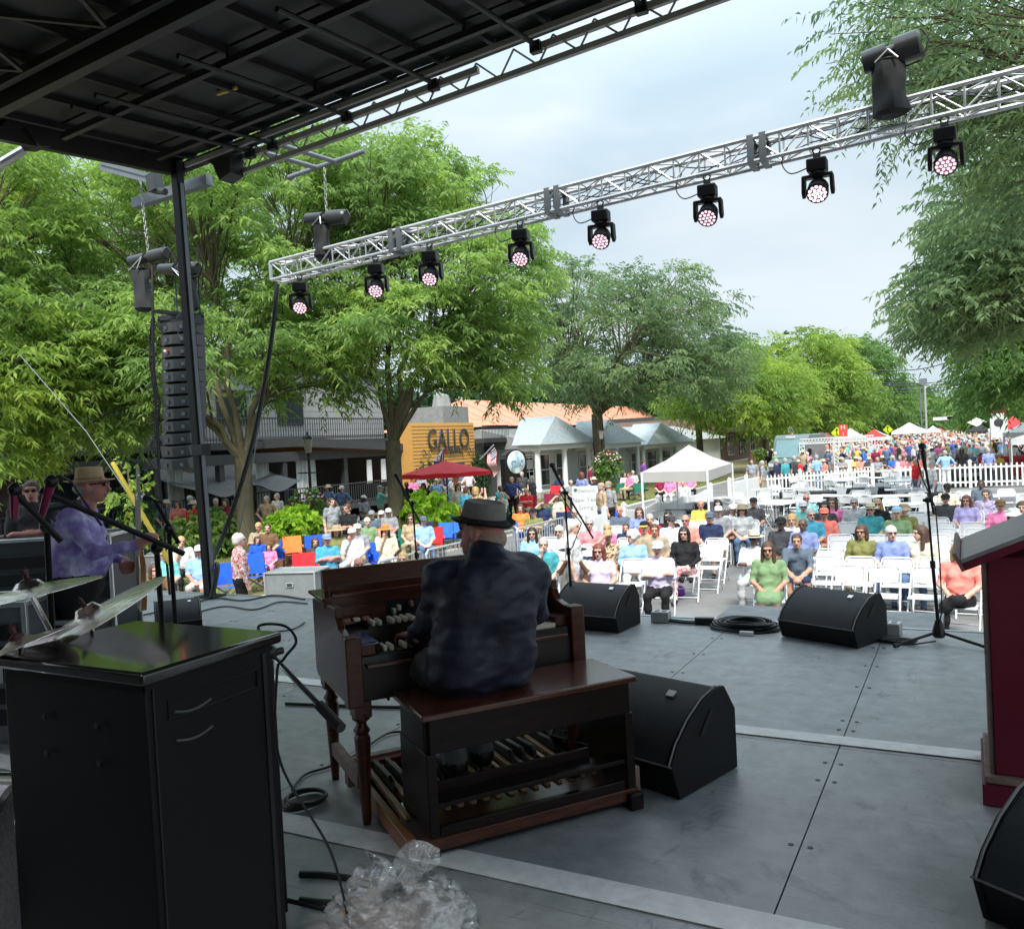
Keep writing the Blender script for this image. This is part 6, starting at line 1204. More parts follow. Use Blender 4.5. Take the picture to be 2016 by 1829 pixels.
qb = PX(1197, 905, -17.2); bush('hanging_basket', 'hanging basket of white and maroon flowers beside the thick trunk', 'flower basket', (qb.x, qb.y, qb.z), (.72, .72, .65), 'mid', 240, .15, .05, [(M_flw, 40), (M_flr, 110)], 'hanging baskets', trail=1.8)
qb = PX(1498, 893, -16.5); bush('hanging_basket', 'far hanging basket left of the van', 'flower basket', (qb.x, qb.y, qb.z), (.7, .7, .6), 'olive', 90, .2, .07, [(M_flw, 30)], 'hanging baskets')
# grass tufts
rng = np.random.default_rng(77); n = 9000; P0 = np.stack([-12.9-rng.random(n)**1.2*7.5, 8+rng.random(n)*50, np.full(n, G-.02)], 1); keep = np.array([noise.noise(Vector(p_*.35)) > -.05 for p_ in P0]); P0 = P0[keep]; n = len(P0)
d = rng.normal(size=(n, 3))*.03; d[:, 2] = .06+.05*rng.random(n); s_ = rng.normal(size=(n, 3))*.02; s_[:, 2] = 0; V = np.stack([P0-s_, P0+s_, P0+d+s_*.2, P0+d-s_*.2], 1).reshape(-1, 3)
me = np_mesh('grass', V, np.arange(n*4).reshape(-1, 4), np.zeros(n, int), [LF['olive']], False); A = me.attributes.new('tint', 'FLOAT', 'FACE'); A.data.foreach_set('value', rng.random(n).astype(np.float32)); o = bpy.data.objects.new('grass', me); COL.objects.link(o); o['kind'] = 'stuff'
# ================= FOLDING CHAIRS =================
fcE = E('folding_chair', '', 'chair')
m = MB(); m.box(-.20, .20, -.20, .19, .435, .452); m.build('seat', M_whitepl, fcE, bevel=.012)
m = MB(); V = []
for i in range(7):
    x = -.20+.40*i/6; y = .235-.03*math.cos(math.pi*(i-3)/6)+.02
    for zz, yy in ((.60, -.02), (.80, .012)): V += [(x, y+yy, zz), (x, y+yy+.012, zz)]
m.add(V, [(4*i, 4*i+4, 4*i+6, 4*i+2) for i in range(6)]+[(4*i+1, 4*i+3, 4*i+7, 4*i+5) for i in range(6)]+[(4*i+2, 4*i+6, 4*i+7, 4*i+3) for i in range(6)]+[(4*i, 4*i+1, 4*i+5, 4*i+4) for i in range(6)]+[(0, 2, 3, 1), (24, 25, 27, 26)]); m.build('backrest', M_whitepl, fcE)
m = MB(); m.tube([(-.225, -.25, .01), (-.225, .06, .46), (-.225, .245, .76), (-.205, .26, .81), (-.16, .265, .825), (.16, .265, .825), (.205, .26, .81), (.225, .245, .76), (.225, .06, .46), (.225, -.25, .01)], .013, 6); m.cyl((-.225, -.20, .085), (.225, -.20, .085), .009, n=6); m.build('front_frame', M_whitepl, fcE)
m = MB(); m.tube([(-.205, .27, .01), (-.205, -.12, .44), (.205, -.12, .44), (.205, .27, .01)], .013, 6); m.cyl((-.205, .22, .065), (.205, .22, .065), .009, n=6); m.cyl((-.205, .12, .18), (.205, .12, .18), .009, n=6); m.build('rear_frame', M_whitepl, fcE)
CH = []; used_first = [False]
def fchair(x, y, rz, label, group, z=G):
    if not used_first[0]: used_first[0] = True; o = fcE; o.location = (x, y, z); o.rotation_euler = (0, 0, rz); o['label'] = label; o['group'] = group; return o
    return dup(fcE, (x, y, z), rz, label, group)
# ---- audience (px, head-top y, pose, yaw, look)
def seat(px, py, z=1.30, s=1.0): p = PZ(px, py, G+z*s); return p
def yawto(x, y, tx=-2.2, ty=2.0): return math.atan2(tx-x, -(ty-y))
AUD = [
 (1047, 1037, 'lapF', 'dark haired woman in sunglasses and light blue dress beside the organist shoulder', dict(shirt='lightblue', pants='lightblue', hair='long', hc='black', gl=True)),
 (1069, 1057, 'chin', 'grey haired man in teal shirt with chin resting on his hand', dict(shirt='teal', pants='denim', hair='short')),
 (1100, 1033, 'lap', 'older man with glasses in white shirt near the barricade', dict(shirt='white', pants='khaki', hair='short', hc='white', gl=True)),
 (1127, 1069, 'phone', 'person in wide black hat holding up a phone with both hands', dict(shirt='cream', pants='cream', skin='dark', hair='short', hc='black', hat='wide', hatc='black')),
 (1160, 1019, 'lapF', 'woman in salmon pink tee touching her face behind the front rows', dict(shirt='rose', pants='denim', hair='short', hc='grey', gl=True)),
 (1178, 1069, 'legx', 'woman with brown bob in lavender sleeveless dress in the front row', dict(shirt='lilac', pants='lavender', hair='bob', hc='auburn', gl=True, sleeve='none', shorts=True)),
 (1196, 1041, 'shade', 'woman in leopard print top shading her eyes with her hand', dict(shirt='leopard', pants='khaki', hair='short', hc='blonde', gl=True, sleeve='none', skin='tan')),
 (1195, 1031, 'lapF', 'small blonde child in pink behind the leopard print woman', dict(shirt='pink', pants='denim', hair='bob', hc='blonde', scale=.82)),
 (1232, 1029, 'lap', 'boy in navy tee sitting behind the white haired woman', dict(shirt='navy', pants='khaki', hc='brown', scale=.85)),
 (1244, 1042, 'turnF', 'woman with long curly white hair in pale blue top', dict(shirt='lightblue', pants='white', hair='curly', hc='white', sleeve='long', gl=True)),
 (1219, 995, 'cross', 'bald man in navy tee with lettering at the fence corner', dict(shirt='slate', pants='denim', hair='fringe', hc='white', skin='ruddy')),
 (1258, 998, 'lapF', 'short haired woman in blue violet top with a bag strap', dict(shirt='dusk', pants='denim', hair='bob', hc='brown')),
 (1279, 1010, 'lap', 'bearded older man in red shirt', dict(shirt='red', pants='khaki', hair='short', hc='grey')),
 (1268, 1025, 'lap', 'person in black and yellow cap and beige tee', dict(shirt='tan', pants='khaki', hat='cap', hatc='black', hatc2='yellow', hc='white')),
 (1288, 1030, 'lap', 'man with moustache in khaki polo behind the white capped woman', dict(shirt='khaki', pants='charcoal', hc='brown', skin='tan')),
 (1294, 1064, 'cross', 'older woman in lilac jacket, white cap and black trousers in the front row', dict(shirt='lilac', pants='black', hat='cap', hatc='white', hc='white', sleeve='long', shoes='white')),
 (1315, 1005, 'lapF', 'woman with dark hair and sunglasses in black top near the fence', dict(shirt='black', pants='black', hair='long', hc='black', gl=True)),
 (1321, 1013, 'turn', 'man in dark cap and white striped shirt looking sideways', dict(shirt='stripe_white', pants='denim', hat='cap', hatc='charcoal', hc='brown')),
 (1349, 1012, 'lap', 'smiling bald man with sunglasses in pale pink shirt', dict(shirt='salmon', pants='khaki', hair=None, gl=True, skin='ruddy')),
 (1346, 1036, 'legx', 'woman in black net top and floral trousers holding a purple tumbler', dict(shirt='black', pants='florwhite', hair='bob', hc='black', gl=True, sleeve='long')),
 (1379, 983, 'lap', 'white bearded man in yellow shirt by the fence', dict(shirt='yellow', pants='khaki', hair='fringe', hc='white', skin='ruddy')),
 (1397, 1007, 'big', 'man in navy polo and grey cap with a strap across his chest', dict(shirt='navy', pants='lightgrey', hat='cap', hatc='slate', hc='grey', shorts=True)),
 (1413, 983, 'lapF', 'dark haired woman half hidden behind a white capped man', dict(shirt='charcoal', pants='denim', hair='bob', hc='black')),
 (1414, 995, 'lap', 'man in white visor cap, sunglasses and grey tee', dict(shirt='grey', pants='khaki', hat='cap', hatc='white', gl=True)),
 (1442, 992, 'turn', 'large man in white polo and white cap turned sideways', dict(shirt='white', pants='navy', hat='cap', hatc='white', skin='tan')),
 (1460, 993, 'lapF', 'woman in straw sun hat beside the man in white polo', dict(shirt='lightgrey', pants='denim', hat='brim', hatc='khaki', hair='bob', hc='brown', gl=True)),
 (1483, 979, 'lap', 'man in charcoal polo and dark cap wearing jeans at the aisle', dict(shirt='charcoal', pants='denim', hat='cap', hatc='black', skin='tan')),
 (1484, 1045, 'cross', 'man in cream straw hat, white jacket and grey trousers in the front row', dict(shirt='white', pants='lightgrey', skin='dark', hat='brim', hatc='cream', hatc2='black', hc='black', sleeve='long', shoes='maroon', gl=True)),
 (1511, 1065, 'dress', 'smiling woman in sage green dress with brown hair in the front row', dict(shirt='sage', pants='sage', hair='long', hc='brown', gl=True, skin='tan', shorts=True)),
 (1537, 1017, 'lap', 'man in dark tee and black cap with a gold chain', dict(shirt='charcoal', pants='black', skin='dark', hat='cap', hatc='black', hc='black')),
 (1559, 1010, 'lapF', 'blonde older woman in white blouse', dict(shirt='white', pants='white', hair='bob', hc='blonde')),
 (1568, 1049, 'lean', 'man in navy tee and shorts leaning forward in the front row', dict(shirt='slate', pants='navy', hc='brown', skin='tan', shorts=True)),
 (1580, 1019, 'lap', 'man with shaved head in blue shirt', dict(shirt='dusk', pants='denim', skin='dark', hair=None)),
 (1581, 986, 'lapF', 'woman in white cap and aqua top with sunglasses', dict(shirt='aqua', pants='white', hat='cap', hatc='white', gl=True)),
 (1587, 971, 'big', 'balding man in tropical aqua print shirt', dict(shirt='tropic', pants='khaki', hair='fringe', gl=True, skin='ruddy')),
 (1596, 1001, 'turn', 'grey haired man in bright blue polo', dict(shirt='turq', pants='khaki', gl=True)),
 (1622, 999, 'lap', 'man in coral cap and coral shirt', dict(shirt='coral', pants='khaki', hat='cap', hatc='coral', skin='tan', gl=True)),
 (1623, 986, 'lapF', 'dark haired woman behind the coral cap', dict(shirt='charcoal', pants='denim', hair='bob', hc='black')),
 (1638, 979, 'lapF', 'woman in pink top with long brown hair', dict(shirt='pink', pants='white', hair='long', hc='brown', gl=True)),
 (1681, 979, 'lap', 'grey haired man in grey blue polo sitting beyond the empty chairs', dict(shirt='lightgrey', pants='denim', gl=True)),
 (1695, 1031, 'lapF', 'woman in olive top with dark bob looking right', dict(shirt='olive', pants='khaki', hair='bob', hc='brown', gl=True, skin='tan')),
 (1713, 991, 'lap', 'man in straw brimmed hat and teal shirt', dict(shirt='teal', pants='khaki', hat='brim', hatc='cream', hatc2='black', gl=True)),
 (1727, 981, 'lapF', 'blonde woman in black sleeveless top', dict(shirt='black', pants='black', hair='bob', hc='blonde', gl=True, sleeve='none')),
 (1754, 1033, 'turn', 'white haired older woman in blue blouse', dict(shirt='dusk', pants='denim', hair='short', hc='white', gl=True)),
 (1765, 997, 'lapF', 'woman in blue cap and sage green tee', dict(shirt='sage', pants='khaki', hat='cap', hatc='lightblue', hatc2='khaki', hc='grey')),
 (1779, 991, 'lap', 'man in olive bucket hat behind the blue cap', dict(shirt='olive', pants='khaki', hat='bucket', hatc='khaki', gl=True)),
 (1811, 1033, 'turnF', 'young woman with long dark hair in cream tank top leaning left', dict(shirt='cream', pants='denim', hair='long', hc='brown', sleeve='none')),
 (1861, 971, 'lap', 'man in black cap and grey sleeveless tee near the right mic stand', dict(shirt='charcoal', pants='khaki', hat='cap', hatc='black', sleeve='none', gl=True)),
 (1902, 974, 'lapF', 'red haired woman in lavender top', dict(shirt='lavender', pants='white', hair='bob', hc='auburn', gl=True)),
 (1940, 963, 'big', 'bearded man in paisley shirt', dict(shirt='paisley', pants='denim', hc='brown')),
 (1969, 983, 'lapF', 'woman in brown cap and hot pink top clapping', dict(shirt='pink', pants='denim', hat='cap', hatc='brown', skin='tan')),
 (1995, 1000, 'lapF', 'woman in white bucket hat and pale blue top at the right edge', dict(shirt='lightblue', pants='white', hat='bucket', hatc='white', hair='bob', hc='brown', gl=True)),
 (2012, 986, 'lapF', 'brown haired person cut off by the right edge', dict(shirt='cream', pants='denim', hair='bob', hc='brown')),
 (1887, 1066, 'legx', 'blonde woman in salmon tee and black leggings partly behind the lectern', dict(shirt='salmon', pants='black', hair='bob', hc='blonde', shoes='black')),
 (1865, 951, 'turn', 'man in black cap at a rear table', dict(shirt='cream', pants='khaki', skin='dark', hat='cap', hatc='black', hc='black')),
 (1931, 944, 'lap', 'man in slate shirt seated near the black covered table', dict(shirt='slate', pants='denim', skin='dark', hc='black')),
]
occ = []
for i, (px, py, pose, lab_, kw) in enumerate(AUD):
    kw = dict(kw); s = kw.get('scale', 1.0); J = POSE[pose][0]; zt = (J['hd'][2]+.135)*s; p = PZ(px, py, G+zt); hy = J['hd'][1]; yw = yawto(p.x, p.y)+(.12*math.sin(i*2.3))
    x = p.x-(-math.sin(yw))*hy*s; y = p.y-math.cos(yw)*hy*s; kw['scale'] = s; person(lab_, (x, y, G), yw, pose, group='seated audience', **kw); occ.append((x, y))
    fchair(x, y, yw, 'white folding chair under the '+' '.join(lab_.split()[:9]), 'occupied folding chairs')
# empty chairs in rows
rows_c = [(13.15, [(-1.66, -.62, 3, .5)]), (14.1, [(-2.05, -.55, 4, .49), (.0, 0, 1, .5)]), (15.0, [(-2.1, -.55, 4, .5), (0, .5, 2, .5)]), (16.1, [(-2.6, .5, 7, .5)]), (17.1, [(-2.2, .5, 6, .5)]), (18.1, [(-2.2, .6, 6, .5)]), (19.2, [(-2.3, .6, 6, .5)]), (20.2, [(-2.4, .5, 6, .5)]), (21.6, [(-1.1, .6, 4, .5)]),
          (13.4, [(-5.05, -5.05, 1, .5), (-3.22, -3.22, 1, .5)]), (14.3, [(-5.5, -4.4, 3, .55)]), (15.3, [(-7.2, -4.3, 6, .56)]), (16.4, [(-8.0, -4.4, 7, .56)]), (17.5, [(-8.0, -4.4, 7, .56)]), (18.6, [(-8.1, -4.5, 7, .56)]), (19.9, [(-8.2, -4.6, 7, .56)]), (21.2, [(-7, -4.6, 5, .56)])]
ne = 0; ordn = ['front', 'second', 'third', 'fourth', 'fifth', 'sixth', 'seventh', 'eighth', 'ninth', 'front', 'second', 'third', 'fourth', 'fifth', 'sixth', 'seventh', 'eighth']
for ri, (yy, segs) in enumerate(rows_c):
    kk = -1
    for (xa, xb, n_, st) in segs:
        for k in range(n_):
            x = xa if n_ == 1 else xa+(xb-xa)*k/(n_-1); kk += 1
            if min((x-a)**2+(yy-b)**2 for a, b in occ) < .30**2 if ri < 3 else min((x-a)**2+(yy-b)**2 for a, b in occ) < .46**2: continue
            blk = 'centre' if ri < 9 else 'left'
            fchair(x+random.uniform(-.03, .03), yy+random.uniform(-.06, .06), yawto(x, yy, -1.6 if ri < 9 else -3, -8)+random.uniform(-.12, .12), '%s empty folding chair from the left in the %s row of the %s block' % (ORD[kk], ordn[ri], blk), 'empty folding chairs, %s block %s row' % (blk, ordn[ri])); ne += 1
# water bottle on the chair beside the man in the straw hat, purse, cup
q = Vector((-3.22, 13.38, G+.453)); b = MB(); b.lathe([(.03, 0), (.033, .05), (.03, .10), (.033, .15), (.014, .19), (.014, .21)], (0, 0, 0), 10); tag(b.build('water_bottle', mat('clear_bottle', (.55, .65, .75), .15, alpha=.7), loc=q), 'clear water bottle standing on an empty chair in the front row', 'bottle')
q = PZ(1336, 1160, G+.15); tag(MB().lathe([(.05, 0), (.10, .04), (.09, .16), (.05, .2)], (0, 0, 0), 10, sx=1.2, sy=.6).build('handbag', cloth('purple'), loc=(q.x, q.y, G+.02)), 'purple bag hanging beside a front row chair on the aisle', 'bag')
# ================= TABLES AT THE BACK =================
M_bcl = mat('black_tablecloth', (.012, .012, .014), .8); tb = E('banquet_table', '', 'table'); m = MB(); m.box(-.9, .9, -.38, .38, .71, .74); m.build('tabletop', M_whitepl, tb, bevel=.01)
for s in (-1, 1): m = MB(); m.tube([(s*.7, -.3, .0), (s*.7, -.3, .68), (s*.7, .3, .68), (s*.7, .3, 0)], .015, 6); m.build('leg', M_dsteel, tb)
tc_ = E('cloth_table', '', 'table'); m = MB(); V = []; n_ = 40
for k in range(n_):
    w_ = 2*math.pi*k/n_; cx, cy = math.cos(w_), math.sin(w_); cx = math.copysign(abs(cx)**.35, cx)*.92; cy = math.copysign(abs(cy)**.35, cy)*.40; f = 1+.03*math.sin(k*2.3); V += [(cx, cy, .745), (cx*f*1.01, cy*f*1.03, .06)]
m.add(V, [(2*k, 2*((k+1) % n_), 2*((k+1) % n_)+1, 2*k+1) for k in range(n_)]+[tuple(2*k for k in range(n_))]); m.build('black_tablecloth', M_bcl, tc_)
tabs = [(1450, 980, 0), (1400, 990, 1), (1530, 962, 0), (1590, 968, 1), (1640, 945, 0), (1500, 990, 0), (1560, 985, 0), (1660, 975, 0), (1720, 960, 1), (1760, 975, 0), (1800, 962, 0), (1845, 970, 1), (1700, 940, 0), (1750, 930, 1), (1790, 945, 0), (1600, 945, 0), (1960, 975, 0), (1330, 1005, 1), (1820, 990, 0)]
fl = [0, 0]; rr_ = random.Random(9)
tabs.sort()
for i, (px, py, k) in enumerate(tabs):
    p = PZ(px, py, G+.74); src = (tb, tc_)[k]; rz = rr_.uniform(-.5, .5); lb = ('bare white folding table, ', 'black cloth covered table, ')[k]+ORD[i]+' rear table from the left'; gp = ('white tables at the back', 'black tables at the back')[k]
    if not fl[k]: fl[k] = 1; src.location = (p.x, p.y, G); src.rotation_euler = (0, 0, rz); src['label'] = lb; src['group'] = gp
    else: dup(src, (p.x, p.y, G), rz, lb, gp)
    for j in range(4):
        a = rz+(j % 2)*math.pi+rr_.uniform(-.5, .5); x = p.x+(.55 if j < 2 else -.55)*math.cos(rz)+math.sin(a)*.75*(1); y = p.y+(.55 if j < 2 else -.55)*math.sin(rz)-math.cos(a)*.75
        fchair(x, y, a+math.pi, '%s folding chair at the %s rear table from the left' % (('near left', 'far left', 'near right', 'far right')[j], ORD[i]), 'folding chairs around the rear tables')
# black covered serving table and red barrier
p0, p1 = PZ(1862, 960, G), PZ(1985, 952, G); tt = E('long_black_table', 'long table under black cloth in front of the red barrier', 'table', ((p0.x+p1.x)/2, (p0.y+p1.y)/2, G), ang(p1-p0)); w_ = (p1-p0).length/2
m = MB(); m.box(-w_, w_, -.4, .4, .0, .92); m.build('black_cloth', M_bcl, tt, bevel=.03); m = MB(); m.box(-w_*.8, -w_*.1, -.55, -.41, .45, .6); m.build('tray', M_steel, tt); m = MB(); m.box(.3, .75, -.1, .1, .925, 1.0); m.build('yellow_item', cloth('yellow'), tt)
p0, p1 = PZ(1925, 950, G), PZ(2000, 945, G); p0.y = p1.y = max(p0.y, p1.y)+1.0; rb_ = E('red_barrier', 'red plastic crowd barrier standing against the back picket fence', 'barrier', ((p0.x+p1.x)/2+.3, p0.y, G)); w_ = (p1.x-p0.x)/2+.25; M_redp = mat('red_plastic', (.42, .012, .02), .5)
m = MB(); m.prism([(-w_, -.2, .12), (-w_, .2, .12), (-w_, .14, 1.1), (-w_, -.14, 1.1)], (2*w_, 0, 0)); m.build('body', M_redp, rb_, bevel=.03)
for k in range(4): m = MB(); x = -w_+.25+(2*w_-.5)*k/3; m.box(x-.1, x+.1, -.20, -.165, .82, .95); m.build('slot', mat('dark_red_plastic', (.2, .01, .015), .6), rb_)
for s in (-1, 1): m = MB(); m.cyl((s*(w_-.15), -.2, .1), (s*(w_-.15), .2, .1), .1, n=12); m.build('wheel', M_rubber, rb_)
# ================= FENCES =================
def picket(a, b, label, hgt=1.1, solid=False, step=.11, arch=0):
    a = Vector((a[0], a[1], G)); b = Vector((b[0], b[1], G)); L_ = (b-a).length; t = E('picket_fence', label, 'fence', a, ang(b-a), None); n = max(2, int(L_/step))
    for z in (.25, hgt-.22): m = MB(); m.box(0, L_, -.02, .02, z-.04, z+.04); m.build('rail', M_white, t, smooth=False)
    base = None
    for i in range(n):
        x = L_*(i+.5)/n; w_ = (.036 if not solid else step*.46); top = hgt-.06-(arch*.10*math.sin(math.pi*((x % 2.4)/2.4)) if arch else 0)
        if base is None or arch:
            m = MB(); m.prism([(-w_, -.038, .06), (w_, -.038, .06), (w_, -.038, top-.04), (0, -.038, top), (-w_, -.038, top-.04)], (0, .016, 0)); base = m.build('picket', M_white, t, smooth=False); base.location = (x, 0, 0)
        else: c = base.copy(); COL.objects.link(c); c.parent = t; c.location = (x, 0, 0)
    k = max(1, round(L_/2.4))
    for i in range(k+1): x = L_*i/k; m = MB(); m.box(x-.06, x+.06, -.06, .06, 0, hgt+.03); m.lathe([(.085, hgt+.03), (.085, hgt+.06), (0, hgt+.13)], (x, 0, 0), 4); m.build('post', M_white, t, smooth=False)
    return t
F1a, F1b = PZ(1228, 997, G+1.1), PZ(1399, 957, G+1.1); F2a, F2b = PZ(1436, 946, G+1.1), PZ(1499, 934, G+1.1); F3b = PZ(1717, 917, G+1.1); F4a, F4b = PZ(1768, 915, G+1.1), PZ(2060, 905, G+1.1)
print('fence', F1a, F1b, F2a, F2b, F3b, F4a, F4b)
picket(PZ(1148, 1018, G+1.1), PZ(1190, 1004, G+1.1), 'short white picket fence piece beside the welcome sign'); picket(F1a, F1b, 'long white picket fence bordering the seating on the lawn side', solid=True, step=.14, arch=1); picket(F2a, F2b, 'white fence section beyond the canopy leg', solid=True, step=.15)
picket(F2b, F3b, 'white picket fence across the back of the seating, left of the gap', step=.19); picket(F4a, F4b, 'white picket fence across the back of the seating, right of the gap', step=.19)
def barricade(a, b, label):
    a = Vector((a[0], a[1], G)); b = Vector((b[0], b[1], G)); L_ = (b-a).length; t = E('crowd_barricade', label, 'barricade', a, ang(b-a), 'steel crowd barricades')
    m = MB(); m.tube([(.05, 0, .15), (.05, 0, 1.0), (.12, 0, 1.08), (L_-.12, 0, 1.08), (L_-.05, 0, 1.0), (L_-.05, 0, .15)], .022, 6); m.cyl((.05, 0, .2), (L_-.05, 0, .2), .02); m.build('frame', M_alu, t)
    base = None; n = int(L_/.13)
    for i in range(1, n):
        if base is None: base = MB().cyl((0, 0, .2), (0, 0, 1.08), .009, n=6).build('upright_bar', M_alu, t); base.location = (L_*i/n, 0, 0)
        else: c = base.copy(); COL.objects.link(c); c.parent = t; c.location = (L_*i/n, 0, 0)
    for x in (.3, L_-.3): m = MB(); m.tube([(x, -.3, .01), (x, -.25, .06), (x, .25, .06), (x, .3, .01)], .018, 6); m.build('foot', M_alu, t)
bp_ = [PZ(640, 1128, G+1.1), PZ(738, 1106, G+1.1), PZ(835, 1082, G+1.1), PZ(928, 1061, G+1.1), PZ(1015, 1040, G+1.1), PZ(1113, 1016, G+1.1)]
for i in range(5): barricade(bp_[i], bp_[i+1].lerp(bp_[i], .01), ['steel crowd barricade behind the organ rack, leftmost', 'steel crowd barricade behind the left of the organ', 'steel crowd barricade just left of the organist', 'steel crowd barricade hidden behind the organist hat', 'steel crowd barricade right of the organist hat'][i])
# welcome board
w0, w1 = PZ(1150, 1018, G+.2), PZ(1197, 1014, G+.2); p = PY(1153, 992, 27.5); wb = E('welcome_board', 'white event sign board with grey script lettering on the fence corner', 'sign', (p.x, p.y, p.z), .35); m = MB(); m.box(-.46, .46, -.02, .02, -.68, .62); m.build('board', M_white, wb, bevel=.01)
GR = mat('sign_grey_letter', (.30, .34, .36), .6); RF = (math.pi/2, 0, 0)
text('Diamond', .17, GR, wb, (.05, -.025, .46), RF); text('New Year', .22, GR, wb, (0, -.025, .14), RF); text('Living', .22, GR, wb, (.02, -.025, -.12), RF); text('Reserve', .15, GR, wb, (0, -.025, -.48), RF); 
m = MB(); m.lathe([(0, 0), (.06, .01), (0, .012)], (-.33, -.025, .50), 10, ax=(0, -1, 0)); m.build('leaf_emblem', cloth('green'), wb)
for s in (-.35, .35): m = MB(); m.box(s-.03, s+.03, .02, .05, G-p.z, -.6); m.build('leg', M_white, wb)
# ================= CAMP CHAIRS AND PEOPLE ON THE LAWN =================
def camp(px, py, col, label, rz=None, z=.88, s=.88):
    p = PZ(px, py, G+z*s); rz = yawto(p.x, p.y, -4, 6) if rz is None else rz; t = E('camp_chair', label, 'camp chair', (p.x, p.y, G), rz, 'folding camp chairs on the lawn'); t.scale = (s,)*3; cm = cloth(col)
    m = MB(); V = [];
    for i in range(5):
        for j in range(5): u, v = i/4, j/4; V.append((-.26+.52*u, -.24+.46*v, .42-.05*math.sin(math.pi*u)-.03*v))
    m.add(V, [(i*5+j, (i+1)*5+j, (i+1)*5+j+1, i*5+j+1) for i in range(4) for j in range(4)]); m.build('seat', cm, t)
    m = MB(); V = []
    for i in range(5):
        for j in range(5): u, v = i/4, j/4; V.append((-.27+.54*u, .22+.12*v+.06*math.sin(math.pi*u), .40+.50*v-.02*math.sin(math.pi*u)*v))
    m.add(V, [(i*5+j, (i+1)*5+j, (i+1)*5+j+1, i*5+j+1) for i in range(4) for j in range(4)]); m.build('backrest', cm, t)
    m = MB()
    for a, b in (((-.3, -.28, .0), (-.28, .26, .40)), ((.3, -.28, 0), (.28, .26, .40)), ((-.3, .30, 0), (-.28, -.26, .60)), ((.3, .3, 0), (.28, -.26, .60)), ((-.3, -.28, 0), (.28, -.26, .42)), ((.3, -.28, 0), (-.28, -.26, .42)), ((-.28, .34, 0), (.28, .26, .42)), ((.28, .34, 0), (-.28, .26, .42)), ((-.28, .22, .38), (-.28, .36, .90)), ((.28, .22, .38), (.28, .36, .90))): m.cyl(a, b, .011, n=5)
    m.build('frame', M_dsteel, t)
    for s_ in (-1, 1): m = MB(); m.box(s_*.29-.035, s_*.29+.035, -.28, .30, .60, .615); m.build('armrest', cm, t)
    return t
for a in [(446, 1112, 'royal', 'nearest empty blue camp chair beside the roof post foot'), (500, 1094, 'royal', 'second empty blue camp chair in front of the first tree'), (576, 1058, 'orange', 'orange camp chair near the first tree'), (600, 1092, 'red', 'red and grey camp chair seen from the side'), (619, 1056, 'royal', 'blue camp chair behind the man in the turquoise shirt'), (644, 1084, 'turq', 'bright cyan camp chair with a black panel'), (708, 1070, 'royal', 'blue camp chair in front of the man in white'), (747, 1070, 'royal', 'blue camp chair at the feet of the woman in the sun hat'), (825, 1046, 'red', 'bright red camp chair left of a pair by the barricade'), (853, 1041, 'red', 'bright red camp chair right of a pair by the barricade'), (880, 1031, 'blue', 'mid blue camp chair right of the red pair'), (909, 1030, 'blue', 'mid blue camp chair partly hidden by the organist'), (884, 1011, 'teal', 'teal camp chair under the lime vine'), (912, 1009, 'red', 'red camp chair tipped behind the blue ones'), (740, 1050, 'rose', 'faded red camp chair holding the woman in the sun hat'), (802, 1043, 'dgreen', 'dark green camp chair right of the second trunk'), (835, 1030, 'navy', 'navy camp chair behind the red pair'), (1029, 1030, 'blue', 'blue camp chair right of the organist hat'), (1085, 1000, 'dgreen', 'green camp chair left of the welcome board'), (1104, 999, 'red', 'red camp chair beside the green one'), (1060, 1005, 'charcoal', 'striped grey camp chair on the lawn'), (1082, 973, 'maroon', 'dark red camp chair farther back on the lawn'), (1093, 957, 'red', 'red camp chair near the porch columns'), (1224, 952, 'dgreen', 'dark green camp chair by the white canopy'), (1258, 952, 'dgreen', 'second dark green camp chair under the canopy edge'), (1206, 1000, 'royal', 'blue camp chair behind the welcome board'), (1110, 1010, 'navy', 'navy camp chair by the fence'), (1340, 945, 'charcoal', 'black camp chair inside the canopy'), (1050, 1012, 'navy', 'dark camp chair holding a man in a cap'), (655, 1062, 'dgreen', 'dark green camp chair between seated people'), (537, 1068, 'royal', 'blue camp chair behind the children'), (1480, 925, 'charcoal', 'empty black camp chair beyond the fence')]: camp(*a)
